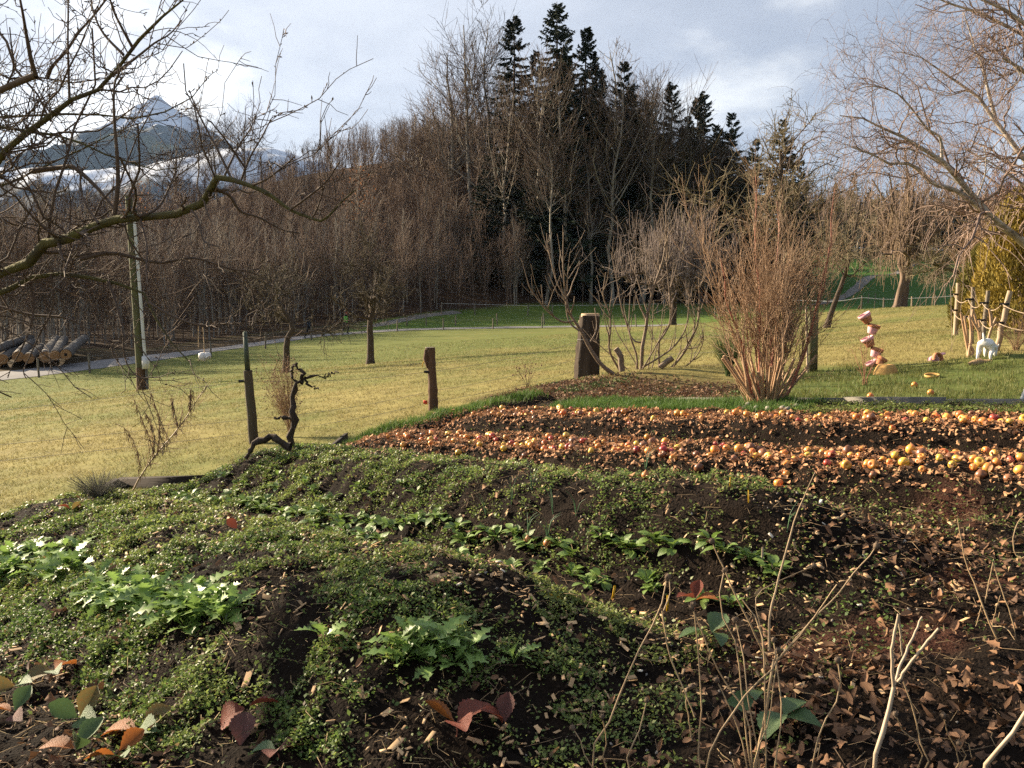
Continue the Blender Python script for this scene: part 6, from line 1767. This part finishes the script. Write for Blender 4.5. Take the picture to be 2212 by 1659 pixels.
# pruned shrub and figure behind it
PS = [[(600, 1395), (560, 1200), (505, 915)], [(585, 1360), (575, 1150), (545, 950)], [(590, 1380), (620, 1180), (600, 945)], [(620, 1180), (625, 1000), (638, 880)], [(715, 1300), (705, 1150), (690, 1060), (640, 890)], [(700, 1110), (650, 1030), (612, 960)], [(715, 1300), (722, 1120), (700, 1000)], [(780, 1310), (830, 1110), (892, 970)], [(838, 1060), (832, 960), (815, 875)], [(610, 1395), (640, 1340), (600, 1250)]]
pd = 11.2
bp = P(*x1(660, 1400), pd); gg = np.array([bp[0], bp[1], gat(bp[0], bp[1])])
t = thing('pruned_shrub', 'hard-pruned shrub of bare antler-like orange stems beside the wire fence', 'shrub', tuple(gg))
for k, q in enumerate(PS):
    l = resample(np.array([P(*x1(*e), pd + .25 * math.sin(k * 2)) for e in q]), 8)
    if q[0][1] > 1290:
        l[0, 2] = gat(l[0, 0], l[0, 1]) - .03
    m = MB(); tubes(m, l - gg, np.linspace(.022, .014, 8), 7, cap=True); m.build('stem', MATS['cane_orange'], t, True)

# tape fence on the crest
tp = []
def x5(cx, cy): return (1773 + cx * .1984, 603.5 + cy * .1984)
TF = [((145, 335), .90, 'post_pale'), ((440, 332), 1.05, 'post_grey'), ((683, 318), .85, 'post_grey'), ((990, 302), .85, 'post_pale'), ((1240, 292), .85, 'post_grey'), ((1480, 285), .9, 'post_grey')]
for k, (q, h, mt) in enumerate(TF):
    p_ = P(*x5(*q), 53); gz = gat(p_[0], p_[1]); gg = np.array([p_[0], p_[1], gz])
    t = thing('fence_post', 'wooden post carrying the white tape near the willow', 'fence post', tuple(gg), group='tape fence posts')
    rod('post', np.array([0, 0, -.1]), np.array([rg.normal() * .03, 0, h]), .055, .05, 7, mt, t)
    tp.append(gg + np.array([0, -.06, h * .86]))
t = thing('fence_brace', 'dark slanting brace at the foot of a tape fence post', 'fence post', tuple(tp[1] - np.array([.35, 0, .9])))
rod('post', np.array([0, 0, -.1]), np.array([.25, 0, .42]), .05, .05, 6, 'post_brown', t)
q = np.concatenate([tp[0][None] + np.array([[-2.5, 3, 0.1]]), np.array(tp)]); q = resample(q, 40)
m = MB(); tubes(m, q - q[0], np.full(40, .018), 4); o = m.build('fence_tape', MATS['tape_white']); o.location = q[0]; tag(o, 'white electric tape strung along the pasture crest past the willow', 'tape')
for q in [(120, 340), (575, 326), (1073, 311), (1137, 306)]:
    p_ = P(*x5(*q), 56); gg = (p_[0], p_[1], gat(p_[0], p_[1]))
    t = thing('thin_stake', 'thin yellowish plastic stake behind the tape fence', 'stake', gg, group='thin stakes at the crest'); rod('post', np.array([0, 0, -.1]), np.array([.06, 0, .85]), .022, .018, 6, 'post_pale', t)
for q, h in [((145, 165), 1.1), ((262, 180), 1.1), ((515, 140), 1.1), ((590, 150), 1.1), ((800, 160), 1.1)]:
    p_ = P(*x5(q[0], 235), 92); gg = (p_[0], p_[1], gat(p_[0], p_[1]))
    t = thing('fence_post', 'dark thin post of the far fence below the meadow', 'fence post', gg, group='far meadow posts'); rod('post', np.array([0, 0, -.1]), np.array([.04, 0, h]), .06, .05, 6, 'post_grey', t)

# posts along the road
RPX = [(80, 812), (191, 794), (455, 754), (573, 737), (673, 726), (741, 719), (858, 715), (958, 712), (1065, 709), (1171, 708), (1374, 705)]
tops = []
for k, (px, py) in enumerate(RPX):
    g = ground_at(px, py)
    if g[1] > roady(g[0]) - .25:
        g[1] = roady(g[0]) - .35; g[0] = (px - 1106) / FPX * g[1]; g[2] = gat(g[0], g[1])
    lb = 'short grey post on the near road verge'
    t = thing('fence_post', {0: 'grey road post in front of the log pile', 1: 'grey road post just past the log pile', 2: 'thin road post above the hanging white feeder', 7: 'road post below the forest path mouth'}.get(k, lb), 'fence post', tuple(g), group=None if k in (0, 1, 2, 7) else 'posts on the near road verge')
    h = rg.uniform(.95, 1.1); rod('post', np.array([0, 0, -.1]), np.array([rg.normal() * .04, rg.normal() * .03, h]), .058, .05, 7, 'post_grey', t); tops.append(g + np.array([0, 0, h * .85]))
q = resample(np.array(tops), 80); m = MB(); tubes(m, q - q[0], np.full(80, .006), 4); o = m.build('fence_wire', MATS['wire_metal']); o.location = q[0]; tag(o, 'thin wire running from post to post along the near road verge', 'wire')
bt = []
for k, (px, py, h) in enumerate([(879, 699, .7), (921, 701, 1.25), (984, 700, 1.0), (1074, 700, 1.15), (1176, 698, 1.15), (1544, 692, 1.2), (1551, 696, 1.15), (954, 682, 1.35), (1026, 679, 1.3), (1140, 676, 1.2), (1193, 676, 1.2), (1300, 674, 1.2), (1420, 672, 1.2)]):
    d = 81 if k < 7 else 91
    p_ = P(px, py, d); gg = np.array([p_[0], p_[1], gat(p_[0], p_[1])])
    t = thing('fence_post', 'fence post on the green strip beyond the road' if k < 7 else 'tall post of the fence along the forest edge', 'fence post', tuple(gg), group='posts beyond the road' if k < 7 else 'forest edge posts')
    rod('post', np.array([0, 0, -.1]), np.array([rg.normal() * .04, 0, h]), .07, .06, 7, 'post_grey', t)
    if k >= 7:
        bt.append(gg + np.array([0, 0, h * .9]))
q = resample(np.array(bt), 60); m = MB(); tubes(m, q - q[0], np.full(60, .012), 4); o = m.build('fence_tape', MATS['tape_white']); o.location = q[0]; tag(o, 'pale fence tape strung in front of the dark forest edge', 'tape')

# concrete edging and border boards
t0 = None
for k in range(9):
    ua = -5.0 + k * .98
    if ua > 3.6:
        break
    x_, y_ = xy(ua + .48, 8.68); z_ = gat(x_, y_)
    if t0 is None:
        t0 = thing('concrete_edging', 'low concrete edging dividing the plot from fig mound and lawn', 'edging', (x_, y_, z_)); o0 = np.array([x_, y_, z_])
    m = MB(); v_, f_ = boxv(-.48, .48, -.04, .04, -.2, .07 if ua < -1.5 else .055); v_[:, 2] += .006 * rg.normal(); a_ = math.atan2(U2[1], U2[0]); c_, s_ = math.cos(a_), math.sin(a_)
    dz = gat(*(np.array([x_, y_]) + U2 * .48)) - gat(*(np.array([x_, y_]) - U2 * .48))
    w_ = np.stack([v_[:, 0] * c_ - v_[:, 1] * s_, v_[:, 0] * s_ + v_[:, 1] * c_, v_[:, 2] + v_[:, 0] / .96 * dz], 1); m.add(w_ + np.array([x_, y_, z_]) - o0, f_)
    m.build('slab', MATS['concrete'], t0)
bl = [ground_at(70, 1098), ground_at(265, 1055), ground_at(480, 1016), ground_at(640, 985), ground_at(760, 955)]
lbs = ['dark rotting border board nearest the lavender', 'dark border board behind the leaning seed plant', 'dark border board below the gnarled vine', 'dark border board at the start of the grass bank']
for k in range(4):
    a, b = bl[k][:2], bl[k + 1][:2]
    L_ = np.linalg.norm(b - a); a_ = math.atan2(*(b - a)[::-1]); c0 = (a + b) / 2
    za, zb = gat(*a), gat(*b)
    m = MB(); v_, f_ = boxv(-L_ / 2 + .01, L_ / 2 - .01, -.02, .02, -.15, .09); v_[:, 2] += v_[:, 0] / L_ * (zb - za) + .004 * rg.normal(size=8); m.add(v_, f_)
    o = m.build('border_board', MATS['old_timber']); o.location = (c0[0] - .07, c0[1] + .05, (za + zb) / 2); o.rotation_euler = (0, 0, a_); tag(o, lbs[k], 'board')

# ------------------------------------------------------------------ utility pole, logs
g = ground_at(308, 843)
t = thing('utility_pole', 'tall greenish wooden utility pole with a white cable pipe in the pasture', 'pole', tuple(g))
d = g[1]
top = P(278, 425, d)
rod('pole', g - np.array([0, 0, .2]), top, .165, .115, 12, 'post_mossgreen', t, off=g)
m = MB(); tubes(m, np.array([top, top + np.array([0, 0, .05]), top + np.array([0, 0, .1])]) - g, np.array([.14, .14, .02]), 12, cap=True); m.build('cap', MATS['post_grey'], t)
rod('foot', g - np.array([0, 0, .2]), g + (top - g) * .12, .19, .168, 12, 'post_brown', t, off=g)
M('pipe_white', (.62, .63, .64), (.5, .51, .52), scale=3, rough=.4)
M('conduit_grey', (.13, .13, .12), (.09, .09, .085), scale=3, rough=.6)
rod('cable_pipe', P(313, 772, d - .1), P(289, 460, d - .1), .055, .05, 9, 'pipe_white', t, off=g)
v_, f_ = boxv(-.1, .1, -.09, .09, -.22, .22); m = MB(); m.add(v_ + P(315, 783, d - .1) - g, f_); m.build('meter_box', MATS['pipe_white'], t)
rod('conduit', np.array([*P(319, 842, d - .1)[:2], g[2] - .1]), P(316, 795, d - .1), .05, .05, 8, 'conduit_grey', t, off=g)
m = MB(); v_, f_ = lathe([(.001, .12), (.07, .08), (.12, -.02), (.13, -.12), (.05, -.12), (.001, -.1)], 12); m.add(v_ + P(288, 452, d - .1) - g, f_); m.build('pipe_cap', MATS['black_plastic'], t, True)

M('log_bark', (0.15, 0.135, 0.12), (0.085, 0.075, 0.065), scale=3, rough=.9, bump=.3, bscale=12, rnd=.12)
M('log_end', (0.40, 0.22, 0.09), (0.27, 0.14, 0.06), scale=5, rough=.8)
LG = [((142, 766), (182, 731), .30, 'felled log lying outermost, with a dark hollow in its sawn end'), ((119, 768), (139, 733), .29, 'felled log second from the outer end of the pile'), ((98, 771), (121, 733), .33, 'stout felled log with a wide sawn end in the middle of the pile'), ((62, 774), (92, 750), .30, 'short low felled log in front of the stout one'),
      ((39, 770), (69, 738), .31, 'felled log with a rounded far end beside the short low log'), ((6, 776), (50, 745), .29, 'felled log at the picture edge, long grey flank showing'), ((-16, 758), (66, 728), .26, 'slender felled log lying high at the back of the pile'), ((-6, 790), (-30, 770), .24, 'cut log at the bottom picture edge with bright orange end')]
for k, (a, b, r, lb) in enumerate(LG):
    A = P(*a, 46.5); B = P(*b, 53)
    A[2] = max(gat(A[0], A[1]) + r * .95, A[2]); B[2] = max(gat(B[0], B[1]) + r * .85, B[2])
    gg = np.array([A[0], A[1], gat(A[0], A[1])])
    t = thing('log', lb, 'log', tuple(gg), group=None)
    l = resample(np.array([A, (A + B) / 2 + np.array([0, 0, .04]), B]), 8)
    m = MB(); tubes(m, l - gg, np.linspace(r, r * .88, 8) * (1 + .02 * rg.normal(size=8)), 16, cap=True); m.build('bark', MATS['log_bark'], t, True)
    ax = unit(A - B); m = MB(); tubes(m, np.array([A - ax * .02, A + ax * .012]) - gg, np.array([r * .985, r * .97]), 16, cap=True); m.build('sawn_end', MATS['log_end'], t)
    if k == 0:
        m = MB(); tubes(m, np.array([A - ax * .02, A + ax * .016]) - gg, np.array([r * .35, r * .3]), 10, cap=True); m.build('dark_heart', MATS['old_timber'], t)

# ------------------------------------------------------------------ stacked pots and garden bits
M('terracotta', (0.50, 0.21, 0.10), (0.38, 0.15, 0.075), scale=16, rough=.8, bump=.1)
M('pink_paint', (0.76, 0.40, 0.42), (0.66, 0.32, 0.34), scale=16, rough=.6)
M('ochre_clay', (0.55, 0.33, 0.11), (0.46, 0.25, 0.08), scale=10, rough=.8)
pd = 11.4
W = .001273 * 1.0
def potmesh(rim, body, t, tilt, cen):
    k = .128
    bo = [(.001, 0), (.050, 0), (.052, .004), (.071, .085)]
    ri = [(.071, .085), (.079, .0855), (.083, .126), (.075, .127), (.068, .085), (.048, .012), (.001, .010)]
    for nm_, pr, mt in (('body', bo, body), ('rim', ri, rim)):
        v_, f_ = lathe(pr, 32); m = MB(); m.add(v_, f_); m.build(nm_, MATS[mt], t, False)
PT = [((522, 468), (466, 375), 1), ((550, 592), (580, 488), 0), ((546, 728), (500, 628), 1), ((582, 846), (616, 742), 0), ((596, 985), (545, 884), 1)]
ordn = ['topmost', 'second', 'third', 'fourth', 'lowest']
for k, (lo, hi, pinkrim) in enumerate(PT):
    a = P(*x5(*lo), pd); b = P(*x5(*hi), pd)
    t = thing('terracotta_pot', '%s tilted pot of the stacked tower, %s' % (ordn[k], 'pink-painted rim on a clay body' if pinkrim else 'clay rim on a pink-painted body'), 'flower pot', tuple(a))
    dv_ = unit(b - a) + np.array([0, -.12 if k % 2 else .05, 0])
    t.rotation_euler = Vector(dv_).to_track_quat('Z', 'Y').to_euler()
    potmesh('pink_paint' if pinkrim else 'terracotta', 'terracotta' if pinkrim else 'pink_paint', t, 0, None)
    t.scale = (1.06,) * 3
gb = P(*x5(600, 1005), pd); gb = np.array([gb[0], gb[1], gat(gb[0], gb[1])])
t = thing('pot_rod', 'iron rod threaded through the tilted pots', 'rod', tuple(gb)); rod('rod', gb - np.array([0, 0, .2]), P(*x5(505, 430), pd), .006, .006, 6, 'wire_metal', t, off=gb)
def shard(name, label, q, d, a0, a1, s, mats, rot, lift=.02):
    p_ = P(*x5(*q), d); g_ = np.array([p_[0], p_[1], gat(p_[0], p_[1])])
    t = thing(name, label, 'flower pot', (g_[0], g_[1], g_[2] + lift)); t.rotation_euler = rot
    for nm_, pr, mt in (('body', [(.046, .0), (.066, .078), (.061, .078), (.041, .0), (.046, .0)], mats[0]), ('rim', [(.067, .079), (.083, .08), (.084, .122), (.074, .122), (.067, .079)], mats[1])):
        pr = np.array(pr) * s; A_ = np.linspace(a0, a1, 14)
        v_ = np.stack([pr[:, 0][:, None] * np.cos(A_), pr[:, 0][:, None] * np.sin(A_), np.repeat(pr[:, 1][:, None], 14, 1)], -1).reshape(-1, 3)
        i = (np.arange(4)[:, None] * 14 + np.arange(13)[None]).ravel(); m = MB(); m.add(v_, np.stack([i, i + 1, i + 15, i + 14], 1)); m.build(nm_, MATS[mt], t, True)
shard('broken_pot', 'broken clay pot base at the foot of the pot tower', (622, 1008), 11.3, 0, 4.4, .95, ('terracotta', 'terracotta'), (.5, .4, 1))
shard('broken_pot', 'pink painted pot shard lying in the grass', (1180, 1035), 10.7, 0, 3.3, 1.1, ('pink_paint', 'terracotta'), (1.35, .2, .5), .06)
shard('broken_pot', 'second pink shard half hidden behind the brighter one', (1245, 1025), 11.0, .5, 2.6, .9, ('pink_paint', 'pink_paint'), (1.5, .3, 1.4), .05)
p_ = P(*x5(705, 1110), 10.6); gg = (p_[0], p_[1], gat(p_[0], p_[1]) - .02)
t = thing('upturned_bowl', 'upturned ochre clay bowl in the grass below the pot tower', 'bowl', gg)
v_, f_ = lathe([(.155, 0), (.152, .02), (.128, .085), (.105, .125), (.095, .138), (.03, .14), (.028, .13)], 30, .008); m = MB(); m.add(v_, f_); m.build('bowl', MATS['ochre_clay'], t, True)
p_ = P(*x5(1205, 1165), 9.8); gg = (p_[0], p_[1], gat(p_[0], p_[1]) + .025)
v_, f_ = lathe([(.075, -.01), (.085, .0), (.083, .02), (.072, .015), (.066, 0), (.075, -.01)], 24); m = MB(); m.add(v_, f_); o = m.build('clay_saucer', MATS['ochre_clay'], None, True); o.location = gg; o.rotation_euler = (.12, -.1, 0); tag(o, 'pale ring-shaped clay saucer lying in the grass', 'saucer')
# plant labels
def stake(px, py, L_, w_, rot, label, mat='yellow_plastic'):
    g_ = ground_at(px, py); t = thing('plant_label', label, 'plant label', tuple(g_)); t.rotation_euler = rot
    m = MB(); v_, f_ = boxv(-w_ / 2, w_ / 2, -.0012, .0012, -.02, L_); m.add(v_, f_); m.add(np.array([[-w_ / 2, -.0012, L_], [w_ / 2, -.0012, L_], [0, -.0012, L_ + w_ * .4], [-w_ / 2, .0012, L_], [w_ / 2, .0012, L_], [0, .0012, L_ + w_ * .4]]), [[0, 1, 2], [3, 5, 4]]); m.build('plate', MATS[mat], t)
stake(1210, 1296, .085, .02, (.5, -1.1, .1), 'yellow plastic plant label lying flat at the end of the nearest bed')
stake(1323, 1300, .07, .011, (.1, .12, .3), 'narrow orange-yellow plant label upright beyond the nearest bed')
stake(1441, 1325, .075, .010, (-.05, .06, .2), 'yellow plant label upright behind the dry stalks')
stake(1577, 1052, .05, .006, (0, .02, .2), 'thin yellow marker stick on the crest of the second bed')
stake(1617, 1092, .06, .006, (0, -.03, .2), 'thin yellow marker stick low on the second bed')
stake(1645, 1240, .11, .008, (0, .02, .2), 'tall tan marker stick in front of the second bed', 'post_pale')
# white plank at the edge
p_ = P(2205, 876, 7.6); g_ = np.array([p_[0], p_[1], zat(p_[0], p_[1])])
t = thing('white_plank', 'pale sawn plank leaning at the picture edge by the edging', 'plank', tuple(g_)); m = MB(); v_, f_ = boxv(-.02, .02, -.012, .012, -.03, .62); m.add(v_, f_); m.build('plank', MATS['tape_white'], t); t.rotation_euler = (-.15, .52, .2)
# rotten wood and stones under the dog
p_ = P(2120, 802, 10.2); g_ = np.array([p_[0], p_[1], gat(p_[0], p_[1]) - .02])
M('rotten_wood', (.40, .27, .14), (.16, .10, .055), scale=14, rough=.95, bump=.8, bscale=20)
t = thing('rotten_log', 'rotten hollow log end on the weedy heap below the white dog', 'log', tuple(g_))
m = MB(); l = resample(np.array([[-.16, 0, .0], [0, .05, .02], [.14, .05, .015]]), 8); tubes(m, l, np.array([.03, .045, .05, .05, .055, .06, .055, .045]), 10, cap=True); m.v[0] = m.v[0] * (1 + .2 * rg.normal(size=m.v[0].shape)); m.build('wood', MATS['rotten_wood'], t)
# stones by the shrub foot
M('stone', (.36, .32, .26), (.24, .21, .17), scale=12, rough=.85, rnd=.2)
sv, sf = lathe([(.001, -.6), (.6, -.5), (.95, -.1), (.9, .3), (.5, .6), (.001, .65)], 10)
for k, (px, py) in enumerate([(1607, 884), (1632, 885), (1660, 887), (1690, 884), (1720, 880), (1615, 878), (1700, 889)]):
    g_ = ground_at(px, py); m = MB(); m.add(sv * rg.uniform(.025, .045) * (1 + .1 * rg.normal(size=sv.shape)), sf); o = m.build('stone', MATS['stone'], None, True); o.location = g_ + np.array([0, 0, .008]); o.rotation_euler = (rg.random(), rg.random(), rg.random() * 6); tag(o, 'fist-sized pale stone at the foot of the cane shrub', 'stone', 'stones at the shrub foot')

# ------------------------------------------------------------------ hanging white bird feeder
M('glaze_white', (.80, .77, .72), (.72, .69, .63), scale=20, rough=.35, spec=.5)
M('cord', (.72, .52, .30), (.55, .38, .22), scale=60, rough=.9)
d = 4.42
hang = P(1305 / 3, 445 / 3 + 553, d); body = P(1325 / 3, 652 / 3 + 553, d)
t = thing('bird_feeder', 'white ceramic ball-shaped bird feeder hanging on a long cord from an apple twig', 'bird feeder', tuple(body))
v_, f_ = lathe([(.001, -.95), (.5, -.85), (.9, -.4), (1, .1), (.85, .6), (.5, .85), (.18, .78), (.001, .7)], 20); m = MB(); m.add(v_ * np.array([.026, .025, .027]) + np.array([-.006, 0, 0]), f_); m.build('bowl', MATS['glaze_white'], t, True)
m = MB(); m.add(v_ * np.array([.020, .02, .022]) + np.array([.016, 0, .004]), f_); m.build('half_lobe', MATS['glaze_white'], t, True)
m = MB(); tubes(m, np.array([[-.032, -.01, -.020], [-.01, -.012, -.013], [.034, -.012, .002]]), np.array([.0025, .0025, .002]), 6, cap=True); m.build('perch', MATS['post_pale'], t)
m = MB(); tubes(m, np.array([[.016, -.018, -.004], [.03, -.02, .004], [.038, -.018, .007]]), np.array([.007, .005, .001]), 6); m.build('spout', MATS['glaze_white'], t)
m = MB(); tubes(m, resample(np.array([[0, 0, .014], [.0, 0, .08], hang - body + np.array([.006, 0, 0]), hang - body + np.array([0, 0, .006]), hang - body + np.array([-.015, 0, -.01]), hang - body + np.array([-.02, 0, -.12])]), 24), np.full(24, .0024), 5); m.build('cord', MATS['cord'], t)

# ------------------------------------------------------------------ people on the road and the white dog
def skin(name, verts, edges, rad, mat, parent, sub=2, root=0):
    me = bpy.data.meshes.new(name); me.from_pydata([tuple(v) for v in verts], edges, []); me.update()
    me.materials.append(MATS[mat])
    o = link(name, me, parent)
    o.modifiers.new('skin', 'SKIN')
    for i, sv_ in enumerate(me.skin_vertices[0].data):
        r_ = rad[i]; sv_.radius = r_ if hasattr(r_, '__len__') else (r_, r_)
        sv_.use_root = (i == root)
    s_ = o.modifiers.new('sub', 'SUBSURF'); s_.levels = sub; s_.render_levels = sub
    me.polygons.foreach_set('use_smooth', [True] * len(me.polygons))
    o.modifiers['skin'].use_smooth_shade = True
    return o
M('skin_tone', (.50, .30, .21), (.45, .26, .18), scale=5, rough=.6)
M('trousers_dark', (.022, .024, .03), (.015, .016, .02), scale=8, rough=.9)
M('vest_green', (.11, .42, .05), (.08, .34, .04), scale=6, rough=.7)
M('jacket_dark', (.03, .033, .04), (.02, .022, .028), scale=6, rough=.85)
M('cap_red', (.34, .10, .05), (.26, .08, .05), scale=6, rough=.8)
M('hair_dark', (.03, .02, .015), (.02, .015, .01), scale=6, rough=.8)
def person(label, loc, rz, jacket, vest, hat, stride):
    t = thing('person', label, 'person', tuple(loc), rz)
    s = stride
    V_ = [(0, 0, .93), (0, 0, 1.12), (0, .0, 1.34), (0, 0, 1.45), (0, -.02, 1.54), (0, -.03, 1.64), (0, -.02, 1.74),                         # pelvis..head
          (.10, 0, .90), (.11, -.16 * s, .50), (.11, -.12 * s + .06, .09), (.11, -.12 * s - .12, .04), (-.10, 0, .90), (-.11, .10 * s, .48), (-.11, .30 * s, .11), (-.11, .30 * s - .13, .05),
          (.19, 0, 1.39), (.25, .10 * s, 1.12), (.24, -.02 + .04 * s, .90), (.235, -.06, .82), (-.19, 0, 1.39), (-.25, -.10 * s, 1.12), (-.24, -.24 * s, .92), (-.235, -.29 * s, .85)]
    E_ = [(0, 1), (1, 2), (2, 3), (3, 4), (4, 5), (5, 6), (0, 7), (7, 8), (8, 9), (9, 10), (0, 11), (11, 12), (12, 13), (13, 14), (2, 15), (15, 16), (16, 17), (17, 18), (2, 19), (19, 20), (20, 21), (21, 22)]
    R_ = [(.15, .11), (.145, .10), (.165, .11), (.07, .065), (.055, .055), (.085, .095), (.06, .07), .095, .068, .05, .045, .095, .068, .05, .045, .065, .05, .038, .035, .065, .05, .038, .035]
    o = skin('body', V_, E_, R_, 'trousers_dark', t)
    # clothing shells
    J = [V_[1], V_[2], V_[3], V_[15], V_[16], V_[17], V_[19], V_[20], V_[21], (0, 0, .90)]
    skin('jacket', J, [(9, 0), (0, 1), (1, 2), (1, 3), (3, 4), (4, 5), (1, 6), (6, 7), (7, 8)], [(.165, .125), (.185, .13), (.075, .075), .078, .06, .048, .078, .06, .048, (.17, .13)], vest if vest else jacket, t)
    skin('face', [(0, -.03, 1.52), (0, -.035, 1.64), (0, -.045, 1.72), (0, -.135, 1.63)], [(0, 1), (1, 2), (1, 3)], [.05, (.088, .10), (.07, .08), .012], 'skin_tone', t)
    skin('hat', [(0, -.01, 1.70), (0, -.0, 1.77), (0, -.15, 1.71)], [(0, 1), (0, 2)], [(.10, .112), (.07, .08), (.05, .015)], hat, t)
    for e in (-1, 1):
        m = MB(); v_, f_ = lathe([(.001, -1), (.8, -.5), (1, 0), (.8, .5), (.001, 1)], 6); m.add(v_ * .012 + np.array([e * .035, -.128, 1.655]), f_); m.build('eye', MATS['hair_dark'], t)
        hx = [V_[18], V_[22]][0 if e > 0 else 1]
        hv = [hx, (hx[0], hx[1] - .02, hx[2] - .07)]; he = [(0, 1)]; hr = [.03, (.035, .018)]
        for q in range(4):
            hv.append((hx[0] + (q - 1.5) * .017, hx[1] - .035, hx[2] - .13)); he.append((1, len(hv) - 1)); hr.append(.009)
            hv.append((hx[0] + (q - 1.5) * .016, hx[1] - .02, hx[2] - .165 + abs(q - 1.3) * .006)); he.append((len(hv) - 2, len(hv) - 1)); hr.append(.008)
        hv.append((hx[0] - e * .04, hx[1] - .05, hx[2] - .06)); he.append((0, len(hv) - 1)); hr.append(.010)
        hv.append((hx[0] - e * .035, hx[1] - .065, hx[2] - .10)); he.append((len(hv) - 2, len(hv) - 1)); hr.append(.009)
        skin('hand', hv, he, hr, 'skin_tone', t, 1)
    return t
p_ = P(748, 707, 74.5); yy = roady(p_[0]) + 1.9
p_ = np.array([(748 - 1106) / FPX * yy, yy, 0]); p_[2] = gat(p_[0], p_[1]) + .07
person('walker in a bright green vest and dark trousers on the road', p_, 1.2, 'jacket_dark', 'vest_green', 'cap_red', 1.0)
yy = roady((668 - 1106) / FPX * 69) + 1.5
p_ = np.array([(668 - 1106) / FPX * yy, yy, 0]); p_[2] = gat(p_[0], p_[1]) + .07
person('walker in dark clothes half hidden behind the crooked fruit tree', p_, 1.2, 'jacket_dark', None, 'hair_dark', 1.1)

M('white_coat', (.82, .79, .74), (.72, .69, .64), scale=6, rough=.7)
M('dark_nose', (.02, .018, .018), (.03, .025, .025), scale=6, rough=.5)
p_ = P(*x1(760, 1490), 10.35); g_ = np.array([p_[0], p_[1], gat(p_[0], p_[1])])
t = thing('dog', 'white dog with raised tail and lowered head, rump to the viewer, on the weedy heap', 'dog', tuple(g_), -.75)
# local: +y is forward (away), rump towards the viewer
V_ = [(0, .02, .225), (0, .14, .215), (0, .26, .185), (0, .33, .16), (0, .40, .10), (0, .46, .055),
      (.055, .0, .19), (.075, .035, .12), (.07, -.035, .065), (.075, -.02, .0), (-.055, .0, .19), (-.075, .035, .12), (-.07, -.035, .065), (-.075, -.02, .0),
      (.05, .28, .13), (.055, .26, .07), (.055, .29, .0), (-.05, .28, .13), (-.055, .26, .07), (-.055, .29, .0), (0, -.04, .25), (-.01, -.06, .30), (-.02, -.055, .345)]
E_ = [(0, 1), (1, 2), (2, 3), (3, 4), (4, 5), (0, 6), (6, 7), (7, 8), (8, 9), (0, 10), (10, 11), (11, 12), (12, 13), (2, 14), (14, 15), (15, 16), (2, 17), (17, 18), (18, 19), (0, 20), (20, 21), (21, 22)]
R_ = [(.075, .07), (.07, .075), (.08, .085), .055, .055, .026, .055, .04, .022, .02, .055, .04, .022, .02, .042, .026, .02, .042, .026, .02, .024, .016, .008]
skin('body', V_, E_, [tuple(.86 * q for q in r_) if hasattr(r_, '__len__') else .86 * r_ for r_ in R_], 'white_coat', t)
for e in (-1, 1):
    skin('ear', [(e * .04, .385, .135), (e * .065, .375, .165), (e * .06, .40, .19)], [(0, 1), (1, 2)], [(.018, .012), (.016, .008), .004], 'white_coat', t, 1)
m = MB(); v_, f_ = lathe([(.001, -1), (.8, -.5), (1, 0), (.8, .5), (.001, 1)], 8); m.add(v_ * .012 + np.array([0, .487, .05]), f_); m.build('nose', MATS['dark_nose'], t, True)

# ------------------------------------------------------------------ valley air
x0, x1_, y0, y1, z0, z1 = -5900, 5900, -2900, 7400, -60, 1130
v_, f_ = boxv(x0, x1_, y0, y1, z0, z1)
m = MB(); m.add(v_, f_); hz = m.build('haze', None); setting(hz, 'stuff', 'thin bluish valley haze')
hm = bpy.data.materials.new('valley_haze'); hm.use_nodes = True; nt = hm.node_tree; nt.nodes.clear()
ho = nt.nodes.new('ShaderNodeOutputMaterial'); pvn = nt.nodes.new('ShaderNodeVolumePrincipled')
pvn.inputs['Color'].default_value = (.45, .66, 1.0, 1); pvn.inputs['Density'].default_value = 0.00004; pvn.inputs['Anisotropy'].default_value = 0.0
nt.links.new(pvn.outputs[0], ho.inputs['Volume']); hz.data.materials.append(hm)
